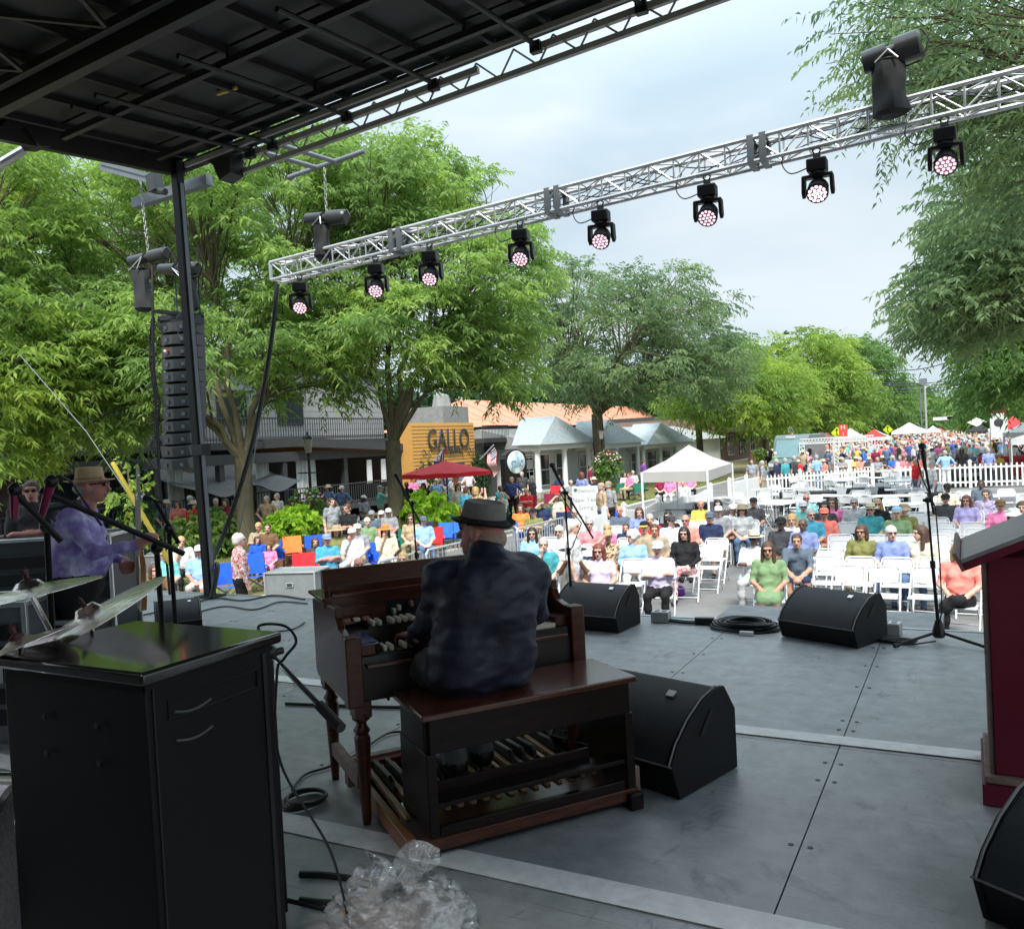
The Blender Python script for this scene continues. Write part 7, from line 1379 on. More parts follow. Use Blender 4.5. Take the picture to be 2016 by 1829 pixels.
LAW = [
 (261, 1054, 'lap', 'grey haired man in black tee with white logo', dict(shirt='black', pants='khaki', shorts=True, sleeve='long', gl=True)), (238, 1103, 'lap', 'sunburnt man looking over a road case', dict(shirt='pink', pants='khaki', hc='brown', skin='ruddy')),
 (322, 1080, 'big', 'man in turquoise tee behind the crossed mic stands', dict(shirt='aqua', pants='charcoal', hat='cap', hatc='tan', shorts=True)), (391, 1073, 'lap', 'man in white cap and light blue shirt with grey vest', dict(shirt='lightblue', pants='lightgrey', hat='cap', hatc='white', shorts=True, gl=True, skin='ruddy')),
 (301, 1100, 'lean', 'person with brown hair bending beside the turquoise tee', dict(shirt='brown', pants='khaki', hair='bob', hc='brown')),
 (506, 1056, 'lap', 'dark haired child in blue jacket looking down', dict(shirt='royal', pants='grey', hc='brown', hair='bob', scale=.8, sleeve='long')), (529, 1070, 'lapF', 'small child in pink beside the blue jacket', dict(shirt='pink', pants='pink', hair='bob', hc='brown', scale=.7)),
 (526, 1030, 'lap', 'man in dark olive shirt beside the first trunk', dict(shirt='brown', pants='charcoal', hc='brown')), (643, 1051, 'cross', 'man in turquoise shirt and blue cap in the cyan chair', dict(shirt='turq', pants='denim', hat='cap', hatc='dusk', skin='ruddy')),
 (661, 1035, 'lapF', 'woman in beige sun hat behind the turquoise shirt', dict(shirt='olive', pants='khaki', hat='wide', hatc='tan', hair='bob', hc='brown')), (692, 1039, 'chin', 'man in white shirt and white cap with hand at his chin', dict(shirt='white', pants='white', hat='cap', hatc='white', sleeve='long', skin='ruddy')),
 (703, 1031, 'lap', 'man in pale cap behind the man in white', dict(shirt='grey', pants='khaki', hat='cap', hatc='cream')), (723, 1018, 'lap', 'white haired man in grey green shirt', dict(shirt='sage', pants='khaki', hc='white')), (731, 1005, 'lap', 'man in dark cap and dark shirt near the planter', dict(shirt='slate', pants='denim', hat='cap', hatc='grey')),
 (753, 1000, 'lean', 'man in lavender shirt and white cap leaning forward', dict(shirt='lilac', pants='white', hat='cap', hatc='white', skin='ruddy')), (758, 1033, 'chin', 'woman in straw sun hat drinking from a white cup', dict(shirt='cream', pants='cream', hat='wide', hatc='orange', hair='long', hc='brown')),
 (706, 1096, 'lap', 'bald man whose head shows above the organ rack', dict(shirt='grey', pants='khaki', hair='fringe', skin='ruddy')), (792, 1086, 'lapF', 'blonde person whose head shows above the organ rack', dict(shirt='white', pants='khaki', hair='short', hc='blonde')),
 (808, 1012, 'lapF', 'woman with long hair and sunglasses right of the second trunk', dict(shirt='tan', pants='khaki', hair='long', hc='brown', gl=True)), (833, 1016, 'lap', 'man in blue cap leaning back by the vine', dict(shirt='lightblue', pants='denim', hat='cap', hatc='slate')),
 (620, 1058, 'lapF', 'child with brown hair near the orange chair', dict(shirt='charcoal', pants='charcoal', hair='bob', hc='brown', scale=.85)),
 (1049, 1000, 'cross', 'man in black tee and cap in a navy chair', dict(shirt='olive', pants='khaki', hat='cap', hatc='black')), (1068, 984, 'shade', 'person in dark top shading their eyes on the lawn', dict(shirt='navy', pants='denim', hc='brown')), (1094, 972, 'shade', 'woman raising her hand near the welcome board', dict(shirt='cream', pants='khaki', hair='bob', hc='brown')),
 (1024, 992, 'lapF', 'woman in orange top right of the organist hat', dict(shirt='orange', pants='denim', hair='bob', hc='brown')), (1130, 1000, 'lap', 'man in pale shirt seated behind the left boom stand', dict(shirt='lightgrey', pants='khaki')),
 (1230, 930, 'lapF', 'person in white under the canopy edge', dict(shirt='white', pants='charcoal', hair='bob', hc='brown')), (1246, 926, 'lap', 'person in pale shirt in the second green chair', dict(shirt='lightgrey', pants='denim')), (1300, 935, 'lap', 'person in dark red under the white canopy', dict(shirt='maroon', pants='black')), (1318, 938, 'lapF', 'person in pink under the white canopy', dict(shirt='pink', pants='white', hair='bob', hc='black')),
 (1335, 932, 'lapF', 'person in rose top at the centre of the canopy', dict(shirt='rose', pants='white', hair='bob', hc='brown')), (1358, 930, 'lap', 'person in bright pink at the right of the canopy', dict(shirt='pink', pants='black')), (1345, 945, 'lap', 'person in striped top in front of the canopy shade', dict(shirt='stripe_white', pants='maroon')), (1100, 935, 'lapF', 'person in navy sitting by the porch', dict(shirt='navy', pants='white', hair='bob', hc='brown')), (1124, 945, 'lap', 'person in grey seated near the porch column', dict(shirt='grey', pants='navy')),
 (1478, 893, 'lap', 'person seated on a bench beyond the canopy', dict(shirt='rose', pants='grey')),
]
for i, (px, py, pose, lab_, kw) in enumerate(LAW):
    kw = dict(kw); s = kw.pop('scale', 1.0)*.98; p = PZ(px, py, G+1.29*s); person(lab_, (p.x, p.y, G), yawto(p.x, p.y)+.25*math.sin(i*1.7), pose, group='people sitting on the lawn', scale=s, **kw)
STD = [
 (684, 990, 'folded', 0, 'woman in black tank top standing with folded hands', dict(shirt='black', pants='charcoal', hair='short', hc='brown', sleeve='none', skin='tan')), (652, 979, 'stand', 1.2, 'man in grey tee standing in profile', dict(shirt='grey', pants='khaki', hc='brown')),
 (468, 1047, 'stand', 2.6, 'person in red plaid shirt seen from behind at the first trunk', dict(shirt='plaid', pants='black', hc='white', sleeve='long')), (349, 984, 'standF', .6, 'woman in pink top and jeans on the sidewalk', dict(shirt='salmon', pants='denim', hair='bob', hc='brown')),
 (373, 975, 'akimbo', 2.8, 'man in navy tee and white cap seen from behind', dict(shirt='navy', pants='white', hat='cap', hatc='white')), (443, 981, 'standF', .5, 'woman in maroon top under the awning', dict(shirt='maroon', pants='white', hair='bob', hc='brown')), (466, 970, 'stand', .2, 'man in dark tee under the awning', dict(shirt='charcoal', pants='black', hc='brown')), (424, 980, 'stand', 1.0, 'man in brown shirt under the awning', dict(shirt='brown', pants='khaki')),
 (524, 975, 'akimbo', .4, 'man in tan shirt right of the first trunk', dict(shirt='tan', pants='khaki')), (545, 970, 'stand', .0, 'person in pale shirt on the porch', dict(shirt='lightgrey', pants='denim')), (747, 955, 'raise', 2.4, 'man in mint shirt holding something up on the terrace', dict(shirt='aqua', pants='khaki', hat='cap', hatc='grey')),
 (833, 950, 'standF', .1, 'woman in black tank and white trousers on the terrace', dict(shirt='black', pants='white', hair='long', hc='brown', sleeve='none')), (859, 941, 'akimbo', .4, 'man in light blue shirt and sunglasses on the terrace', dict(shirt='lightblue', pants='navy', hc='white', gl=True)), (886, 936, 'stand', 2.2, 'white haired man in pink white shirt on the terrace', dict(shirt='white', pants='khaki', hc='white')), (901, 951, 'standF', .7, 'woman in cream blouse on the terrace', dict(shirt='cream', pants='red', hair='bob', hc='brown')),
 (917, 957, 'stand', 2.9, 'man in bright blue shirt seen from behind on the terrace', dict(shirt='turq', pants='navy', hc='brown')), (936, 957, 'raise', 2.7, 'woman in patterned top holding up a phone', dict(shirt='leopard', pants='white', hair='bob', hc='blonde')), (800, 948, 'stand', .3, 'dark silhouetted person beneath the red umbrella', dict(shirt='black', pants='black', skin='dark', hc='black')),
 (1007, 938, 'akimbo', .3, 'man in navy floral shirt by the black sign panel', dict(shirt='floral', pants='black', hc='blonde')), (1047, 936, 'skirtS', 1.6, 'grey haired woman in maroon skirt', dict(shirt='charcoal', pants='maroon', hair='bob', hc='grey', shorts=True)), (1027, 928, 'stand', .2, 'man in dark tee near the oval sign', dict(shirt='charcoal', pants='white')), (1145, 929, 'standF', 3.0, 'woman in blue violet dress seen from behind', dict(shirt='dusk', pants='dusk', hair='bob', hc='auburn')), (1161, 915, 'stand', 2.0, 'person in maroon by the porch steps', dict(shirt='maroon', pants='charcoal', hc='black')),
 (1197, 947, 'stand', 2.9, 'man in grey tee and cap seen from behind at the fence', dict(shirt='grey', pants='black', hat='cap', hatc='khaki')), (1183, 950, 'stand', 2.4, 'man in cap beside the grey tee man', dict(shirt='tan', pants='denim', hat='cap', hatc='tan')), (1266, 905, 'stand', 2.4, 'person in dark violet top behind the canopy', dict(shirt='purple', pants='charcoal', hc='brown')), (1480, 903, 'stand', .0, 'man in grey tee walking beyond the fence', dict(shirt='grey', pants='khaki', hc='brown')),
 (1125, 1020, 'stand', 1.8, 'man in pale shirt standing behind the boom stand', dict(shirt='white', pants='lightgrey', hc='white')) ]
for i, (px, py, pose, yw, lab_, kw) in enumerate(STD): p = PZ(px, py, G+1.70); person(lab_, (p.x, p.y, G), yw, pose, group='people standing near the restaurant', **kw)
rl = random.Random(5)
for i in range(34):
    a = i < 18; X = rl.uniform(-23.5, -20.5) if a else rl.uniform(-20, -14); Y = rl.uniform(11, 38); c = rl.choice(('white', 'navy', 'black', 'lightblue', 'grey', 'red', 'cream', 'maroon', 'denim', 'khaki', 'teal', 'pink')); hk = rl.choice((None, 'cap', 'brim', None))
    if not a and min(abs(X+18.3)+abs(Y-17.9), abs(X+15.5)+abs(Y-21.3)) < 1.2: continue
    person('%s person in %s top%s, %s' % ('standing' if a else 'seated', c, {None: '', 'cap': ' and white cap', 'brim': ' and sun hat'}[hk], 'on the sidewalk by the restaurant' if a else 'among the trees on the lawn'), (X, Y, G), yawto(X, Y)+rl.uniform(-.9, .9), rl.choice(('stand', 'folded', 'akimbo', 'standF')) if a else rl.choice(('lap', 'lapF', 'cross', 'chin')), shirt=c, pants=rl.choice(('denim', 'khaki', 'black', 'white')), skin=rl.choice(('light', 'tan', 'ruddy', 'dark')), hair=rl.choice(('short', 'bob', 'short')), hc=rl.choice(('grey', 'brown', 'black', 'blonde')), hat=hk, hatc='cream' if hk == 'brim' else 'white', group='bystanders on the left side', shorts=rl.random() < .5)
    if not a: q = camp(1000, 1000, rl.choice(('royal', 'red', 'navy', 'dgreen', 'charcoal')), 'camp chair of the %s lawn sitter, seen among the trees' % ORD[i-18]); q.location = (X, Y, G)
# red umbrella, flags
p = PY(878, 912, 26.0); um = E('market_umbrella', 'bright red market umbrella over the terrace', 'umbrella', (p.x, p.y, G)); m = MB(); m.cyl((0, 0, 0), (0, 0, p.z-G+.1), .025); m.build('pole', M_dsteel, um); zt = PY(868, 908, 26).z-G; M_umb = MATS.get('umbrella_red') or translucent(mat('umbrella_red', (.80, .05, .07), .7), .45); R1 = (PY(941, 935, 26)-PY(790, 935, 26)).length/2; zb = PY(868, 931, 26).z-G
for k in range(8):
    a0, a1 = math.pi/4*k, math.pi/4*(k+1); m = MB(); m.add([(0, 0, zt), (R1*math.cos(a0), R1*math.sin(a0), zb), (R1*math.cos((a0+a1)/2)*.95, R1*math.sin((a0+a1)/2)*.95, zb+.03), (R1*math.cos(a1), R1*math.sin(a1), zb), (R1*math.cos(a0), R1*math.sin(a0), zb-.14), (R1*math.cos(a1), R1*math.sin(a1), zb-.14)], [(0, 1, 2), (0, 2, 3), (1, 4, 5, 3, 2)]); m.build('canopy_panel', M_umb, um)
def flag(label, px, py, Y, a, b, cols, mode):
    p = PY(px, py, Y); t = E('flag', label, 'flag', p); A, B = PY(*a, Y)-p, PY(*b, Y)-p; m = MB(); m.cyl(A, B, .025); m.build('pole', M_alu, t); return t, A, B
M_fr_, M_fw, M_fb = mat('flag_red', (.45, .02, .03), .8), mat('flag_white', (.7, .7, .7), .8), mat('flag_blue', (.03, .05, .16), .8)
def usflag(label, A, px, py, Y, hoist, fly, pole):
    p = PY(px, py, Y); t = E('national_flag', label, 'flag', p, 0, 'striped flags on poles'); A0 = PY(*pole[0], Y)-p; B0 = PY(*pole[1], Y)-p; MB().cyl(A0, B0, .03).build('pole', M_alu, t); h0, h1 = PY(*hoist[0], Y)-p, PY(*hoist[1], Y)-p; f0, f1 = PY(*fly[0], Y)-p, PY(*fly[1], Y)-p; N_ = 13; K = 10
    for s in range(N_):
        m = MB(); V = []
        for k in range(K+1):
            u = k/K
            for v in (s/N_, (s+1)/N_): V.append(h0.lerp(h1, v).lerp(f0.lerp(f1, v), u)+Vector((0, .12*math.sin(u*7+v*2), 0)))
        m.add(V, [(2*k, 2*k+2, 2*k+3, 2*k+1) for k in range(K)], 0); m.build('stripe', M_fr_ if s % 2 == 0 else M_fw, t)
    m = MB(); V = [h0.lerp(h1, v).lerp(f0.lerp(f1, v), u)+Vector((0, .12*math.sin(u*7+v*2)-.03, 0)) for u in (0, .14, .28, .42) for v in (0, .27, .54)]; m.add(V, [(3*k+j, 3*k+3+j, 3*k+4+j, 3*k+1+j) for k in range(3) for j in range(2)]); m.build('canton', M_fb, t)
    m = MB()
    for i in range(5):
        for j in range(4): q = h0.lerp(h1, .06+.12*j).lerp(f0.lerp(f1, .06+.12*j), .04+.08*i); m.sph(q+Vector((0, .12*math.sin((.04+.08*i)*7+(.06+.12*j)*2)-.05, 0)), .03, 5, 3)
    m.build('stars', M_fw, t, kind='stuff')
usflag('striped flag with blue canton leaning from the black pier', None, 965, 910, 33, ((974, 880), (956, 896)), ((983, 925), (970, 940)), ((945, 905), (972, 876)))
usflag('small striped flag beyond the van', None, 1560, 850, 72, ((1557, 840), (1549, 848)), ((1570, 862), (1563, 866)), ((1543, 853), (1558, 839)))
p = PY(865, 900, 30); of = E('open_flag', 'tall feather flag with OPEN lettering beside the golden doorway', 'flag', p); g_ = lambda x, y: PY(x, y, 30)-p
MB().cyl(g_(872, 884), g_(868, 985), .02).build('pole', M_alu, of)
for i, (a, b, c, d, mm_) in enumerate((((872, 884), (874, 888), (865, 908), (852, 908), M_fw), ((872, 884), (876, 886), (874, 905), (866, 905), M_fr_), ((852, 908), (866, 908), (876, 948), (868, 944), M_fb), ((866, 906), (874, 905), (878, 948), (876, 948), M_fr_))):
    m = MB(); m.add([g_(*a), g_(*b), g_(*c), g_(*d)], [(0, 1, 2, 3)]); m.build('flag_panel', mm_, of)
for i, (s, x, y) in enumerate((('O', 866, 903), ('P', 870, 917), ('E', 873, 930), ('N', 875, 942))): text(s, .32, M_fb if i < 1 else M_fw, of, g_(x, y)+Vector((0, -.06, 0)), (math.pi/2, 0, 0), 'flag_letter')
# white canopy tent
def tent(label, corners_px, apex, zc, m_, name='canopy_tent', group='market tents', legs=True, Yc=None, size=None):
    if Yc is not None:
        c = PY(*apex, Yc); zz = PY(corners_px[0][0], corners_px[0][1], Yc).z; w_ = abs(PY(*corners_px[1], Yc).x-PY(*corners_px[0], Yc).x)/2; cx = (PY(*corners_px[1], Yc).x+PY(*corners_px[0], Yc).x)/2
        P4 = [Vector((cx-w_, Yc-w_*.8, zz)), Vector((cx+w_, Yc-w_*.8, zz)), Vector((cx+w_, Yc+w_*.8, zz)), Vector((cx-w_, Yc+w_*.8, zz))]; ap = Vector((cx, Yc, c.z))
    else:
        P4 = [PZ(*q, G+zc) for q in corners_px]; P4.append(P4[0]+P4[2]-P4[1]); cen = sum(P4, Vector())/4; ap = Vector((cen.x, cen.y, cen.z+.62))
    base = sum(P4, Vector())/4; base.z = G; t = E(name, label, 'tent', base, 0, group)
    for i in range(4):
        a, b = P4[i]-base, P4[(i+1) % 4]-base; m = MB(); A = ap-base; mid = (a+b)/2; m.add([a, b, A, (a+A)/2-Vector((0, 0, .06)), (b+A)/2-Vector((0, 0, .06))], [(0, 1, 4, 3), (3, 4, 2)]); m.build('roof_panel', m_, t)
        m = MB(); m.add([a, b, b-Vector((0, 0, .26)), a-Vector((0, 0, .26)), a*.99, b*.99], [(0, 1, 2, 3)]); m.build('valance', m_, t)
        if legs: m = MB(); m.cyl((a.x, a.y, 0), a, .03, n=6); m.build('leg', M_white, t)
    return t
M_canv = translucent(mat('white_canvas', (.55, .53, .50), .8, var=.06, vs=2), .3); M_canw = mat('bright_white_canvas', (.74, .75, .76), .8, var=.04)
tent('white pop up canopy beside the lawn fence', [(1263, 930), (1392, 927), (1441, 912)], None, 2.0, M_canv)
TT = [('faded maroon tent left of the truss gate', (1592, 866), (1637, 866), (1612, 851), 74, mat('maroon_canvas', (.20, .07, .07), .8)), ('second small maroon tent behind the gate', (1612, 864), (1642, 864), (1627, 851), 78, mat('maroon_canvas', (.20, .07, .07), .8)), ('grey white peaked tent beside the red banner', (1645, 864), (1706, 866), (1670, 843), 70, M_canv),
      ('large white tent left of the light pole', (1757, 850), (1825, 851), (1787, 832), 90, M_canw), ('small white tent right of the light pole', (1822, 848), (1852, 849), (1836, 838), 110, M_canw), ('black tent with white emblem far down the street', (1900, 850), (1955, 850), (1928, 833), 105, mat('black_canvas', (.02, .02, .022), .8)),
      ('red peaked tent on the right', (1962, 846), (2030, 846), (1996, 819), 62, mat('red_canvas', (.60, .03, .04), .8)), ('white tent beside the red one at the right edge', (1976, 852), (2080, 850), (2028, 824), 52, M_canw), ('nearer white tent at the right edge', (1989, 864), (2110, 862), (2050, 840), 45, M_canw), ('white tent glimpsed behind the red one', (1945, 846), (1985, 846), (1965, 828), 75, M_canw), ('small red tent in the distance', (1838, 850), (1862, 850), (1848, 842), 130, mat('red_canvas', (.60, .03, .04), .8))]
for lb, a, b, ap, Y, m_ in TT: tent(lb, [a, b], ap, 0, m_, Yc=Y)
t = tent('red, white and green striped umbrella tent', [(1693, 862), (1752, 862)], (1716, 845), 0, M_canw, Yc=80)
for ch_, m_ in zip([c for c in t.children if c.name.startswith('roof_panel')], (mat('flag_red2', (.6, .03, .03), .8), M_canw, mat('tent_green', (.02, .22, .12), .8), M_canw)): ch_.data.materials[0] = m_
# truss gate, van, banner, signs, pole, lights
g0, g1, g2 = PZ(1578, 925, G), PZ(1645, 918, G), PZ(1718, 915, G); Yg = 52
def gp(px, py): return PY(px, py, Yg)
tg = E('truss_gate', 'white lattice truss gate over the food stall area', 'truss', gp(1578, 915)); o = tg.location.copy(); 
def lattice(a, b, name, w_=.28, n=9):
    a = Vector(a)-o; b = Vector(b)-o; d = (b-a).normalized(); s = Vector((0, 1, 0)); u = d.cross(s).normalized(); m = MB(); C4 = [(i*w_/2*u+j*w_/2*s) for i in (-1, 1) for j in (-1, 1)]
    for c in C4: m.cyl(a+c, b+c, .025, n=5)
    for k in range(n):
        p0 = a.lerp(b, k/n); p1 = a.lerp(b, (k+1)/n); m.cyl(p0+C4[0], p1+C4[2], .015, n=4); m.cyl(p0+C4[1], p1+C4[3], .015, n=4); m.cyl(p0+C4[0], p0+C4[2], .015, n=4)
    m.build(name, M_white, tg)
for x in (1579, 1646, 1717): a = gp(x, 872); a2 = a.copy(); a2.z = G; lattice(a2, a, 'upright')
lattice(gp(1576, 870), gp(1650, 866), 'crossbar', n=12); lattice(gp(1650, 866), gp(1720, 862), 'crossbar', n=12)
vp = PZ(1545, 916, G); vp = Vector((PY(1545, 900, 51).x, 51, G)); vn = E('parked_van', 'dark grey delivery van parked nose on behind the back fence', 'van', vp, -.10); M_van = mat('van_paint', (.11, .15, .15), .3, coat=.5); M_vg = mat('windscreen', (.18, .30, .33), .1)
m = MB(); m.prism([(-1.0, 0, .45), (-1.0, 0, 1.05), (-1.0, .9, 1.25), (-1.0, 1.35, 2.35), (-1.0, 1.7, 2.6), (-1.0, 5.4, 2.6), (-1.0, 5.5, .45)], (2.0, 0, 0)); m.build('body', M_van, vn, bevel=.06); m = MB(); m.add([(-.88, .90, 1.28), (.88, .90, 1.28), (.80, 1.31, 2.28), (-.80, 1.31, 2.28)], [(0, 1, 2, 3)]); 
for i in range(4): q = m.v[i]; m.v[i] = (q[0], q[1]-.03, q[2]+.01)
m.build('windscreen', M_vg, vn); m = MB(); m.box(-.6, .6, -.02, .0, .62, .95); m.build('grille', M_black2, vn)
for s in (-1, 1):
    m = MB(); m.box(s*.82-.14, s*.82+.14, -.03, .02, .80, 1.0); m.build('headlight', mat('headlight_glass', (.6, .6, .62), .1), vn); m = MB(); m.cyl((s*.80, .95, .36), (s*1.02, .95, .36), .36, n=18); wl = m.build('wheel', M_rubber, vn); m = MB(); m.cyl((s*.98, .95, .36), (s*1.03, .95, .36), .2, n=12); m.build('rim', M_alu, wl); m = MB(); m.cyl((s*.80, 4.4, .36), (s*1.02, 4.4, .36), .36, n=18); m.build('wheel', M_rubber, vn); m = MB(); m.box(s*1.15-.1, s*1.15+.1, 1.0, 1.1, 1.3, 1.75); m.build('wing_mirror', M_black2, vn)
m = MB(); m.box(-.9, .9, -.05, .1, .40, .58); m.build('bumper', M_black2, vn); text('FRESH', .2, M_fw, vn, (0, 1.33, 2.46), (math.pi/2-.4, 0, 0), 'roof_lettering')
p = PY(1660, 848, 60); rb2 = E('red_banner', 'square red banner with white upright letters', 'banner', p); a = PY(1651, 837, 60)-p; b = PY(1669, 860, 60)-p; m = MB(); m.box(a.x, b.x, -.03, .03, b.z, a.z); m.build('banner_panel', mat('banner_red', (.65, .07, .04), .7), rb2); text('H\ni', .42, M_fw, rb2, (0, -.05, 0), RF, 'banner_lettering'); MB().cyl((0, .05, G-p.z), (0, .05, a.z), .04).build('pole', M_white, rb2)
for i, (px, py, Y) in enumerate(((1648, 852, 66), (1748, 846, 84))):
    p = PY(px, py, Y); r = .42; t = E('crossing_sign', ['yellow diamond sign left of the red banner', 'yellow diamond sign before the large white tent'][i], 'sign', p); m = MB(); m.prism([(0, 0, r), (r, 0, 0), (0, 0, -r), (-r, 0, 0)], (0, .04, 0)); m.build('plate', mat('sign_yellow', (.60, .75, .02), .6), t, smooth=False); m = MB(); m.cyl((0, -.03, .2), (0, -.03, .28), .07, n=8); m.bar((0, -.02, .16), (-.02, -.02, -.08), .10, .02); m.bar((0, -.02, -.06), (-.14, -.02, -.3), .05, .02); m.bar((0, -.02, -.06), (.12, -.02, -.28), .05, .02); m.build('walker_symbol', M_black, t); MB().cyl((0, .05, G-p.z), (0, .05, -.3), .04).build('post', M_steel, t)
p = PY(1822, 800, 100); a, b = PY(1818, 751, 100), PY(1824, 850, 100); lp = E('light_pole', 'tall silver light pole rising beyond the white tent', 'pole', (p.x, 100, G)); m = MB(); m.cyl((0, 0, 0), (0, 0, a.z-G), .16, .10, n=8); m.build('shaft', M_alu, lp); m = MB(); m.cyl((-.45, 0, 0), (-.45, 0, a.z-G-.3), .07, n=6); m.build('conduit', M_steel, lp); m = MB(); m.box(-.5, .25, -.2, .2, a.z-G-.3, a.z-G+.3); m.build('transformer', M_steel, lp); m = MB(); m.tube([(.1, 0, 4.4*1.0+2.2), (.8, 0, 7), (1.3, 0, 6.9)], .05, 5); m.build('lamp_arm', M_alu, lp)
for i, (ya, yb, Y, xa, xb) in enumerate(((755, 741, 100, 1755, 1920), (759, 745, 100.6, 1755, 1920), (767, 752, 101, 1755, 1920), (772, 757, 101.6, 1755, 1920), (729, 708, 70, 1740, 1885), (809, 800, 150, 1835, 1895), (815, 808, 150.6, 1850, 1895), (823, 816, 160, 1860, 1895))):
    a, b = PY(xa, ya, Y), PY(xb, yb, Y); pts = [a.lerp(b, k/10)-Vector((0, 0, .3*math.sin(math.pi*k/10))) for k in range(-3, 14)]; tag(MB().tube(pts, .05*(Y/100), 4).build('power_line', M_dsteel), 'overhead power line crossing the sky at the end of the street', 'power line', 'overhead power lines')
p = PY(1892, 822, 120); sg_ = E('traffic_signal', 'traffic signal with white street sign hanging over the far crossing', 'traffic light', p); k_ = lambda x, y: PY(x, y, 120)-p
MB().cyl(k_(1845, 830), k_(1905, 826), .07).build('mast_arm', M_dsteel, sg_); m = MB(); c = k_(1890, 823); m.box(c.x-.3, c.x+.3, -.2, .2, c.z-.6, c.z+.7); m.build('signal_housing', M_black2, sg_); m = MB(); m.sph((c.x, -.22, c.z+.35), .18, 8, 6); m.build('red_light', mat('signal_red', (1, .15, .08), .5, emit=2), sg_); m = MB(); c = k_(1856, 824); m.box(c.x-1.1, c.x+1.1, -.05, 0, c.z-.2, c.z+.2); m.build('street_name_sign', M_white, sg_); c = k_(1875, 822); m = MB(); m.box(c.x-.6, c.x+.6, -.05, 0, c.z-.2, c.z+.2); m.build('street_name_sign', M_white, sg_); m = MB(); c = k_(1900, 822); m.box(c.x-.25, c.x+.2, -.2, .2, c.z-.3, c.z+.4); m.build('yellow_signal', mat('signal_yellow', (.75, .42, .03), .5), sg_)
p = PY(1923, 833, 98); tag(MB().lathe([(0, 0), (.9, .02), (.4, .04), (0, .05)], (0, 0, 0), 4, sx=1, sy=.5, ax=(0, -1, 0)).build('white_emblem', M_fw, loc=(p.x, p.y, p.z+.1)), 'white winged emblem on the far black tent', 'emblem')
p = PY(1966, 832, 58); t = E('feather_banner', 'tall white banner with dark top among the right hand tents', 'banner', p); m = MB(); m.box(-.45, .45, -.02, .02, -.9, .9); m.build('banner_panel', M_fw, t); m = MB(); m.box(-.45, .45, -.03, -.021, .55, .9); m.build('dark_band', cloth('maroon'), t); MB().cyl((-.45, 0, G-p.z), (-.45, 0, 1.0), .03).build('pole', M_steel, t); m = MB(); m.lathe([(0, 0), (.25, .01), (0, .02)], (0, -.022, 0), 12, ax=(0, -1, 0)); m.build('portrait_patch', cloth('charcoal'), t)
p = PY(1752, 880, 50); 
# A-frame sign and lawn stall people
p = PZ(1680, 905, G+1.0); t = E('sandwich_board', 'white sandwich board leaning in front of the truss gate', 'sign', (p.x, 49.5, G)); m = MB(); m.prism([(-.35, -.3, 0), (.35, -.3, 0), (.35, 0, 1.1), (-.35, 0, 1.1)], (0, .03, 0)); m.build('front_leaf', M_white, t); m = MB(); m.prism([(-.35, .35, 0), (.35, .35, 0), (.35, .04, 1.1), (-.35, .04, 1.1)], (0, .03, 0)); m.build('rear_leaf', M_white, t)
# ================= FAR CROWD =================
def crowd_mesh(pose, h=.055):
    J, o_ = POSE[pose]; g = lambda k: np.array(J[k], float); P = [('c', g('HL'), g('HR'), .11, .11, 2), ('c', g('pel'), g('ch'), .15, .16, 1), ('c', g('SL'), g('SR'), .07, .07, 1), ('e', g('hd'), (.085, .10, .12), 0), ('e', g('hd')+[0, .03, .03], (.092, .10, .11), 4), ('c', g('nk'), g('hd'), .06, .06, 0)]
    for s in 'LR': P += [('c', g('S'+s), g('E'+s), .06, .05, 1), ('c', g('E'+s), g('W'+s), .045, .04, 0), ('c', g('H'+s), g('K'+s), .10, .08, 2), ('c', g('K'+s), g('A'+s), .07, .05, 3), ('c', g('A'+s), g('T'+s), .06, .05, 3)]
    V, Q, mi = sdf_mesh(P, h, .03); return V, Q, mi
CMs = [(k, np_mesh('person', *crowd_mesh(k), [M_skin]*5)) for k in ('stand', 'akimbo', 'folded', 'walk', 'raise', 'standF')]
rc = random.Random(21); cols_ = ['white', 'white', 'red', 'navy', 'lightblue', 'blue', 'aqua', 'pink', 'maroon', 'grey', 'lightgrey', 'black', 'charcoal', 'khaki', 'coral', 'salmon', 'cream', 'teal', 'yellow', 'rose', 'denim', 'sage', 'tan', 'white', 'lilac', 'orange']
zones = [('in the crowd just beyond the back picket fence', 48, 62, 60), ('in the thick of the street crowd', 62, 80, 60), ('in the middle distance of the packed street', 80, 110, 40)]
def xr_(Y): return (PY(1500, 870, Y).x, PY(2040, 850, Y).x)
hatw = hat_mesh('brim', cloth('cream'), cloth('tan')); hatc_ = hat_mesh('cap', cloth('white'), cloth('white'))
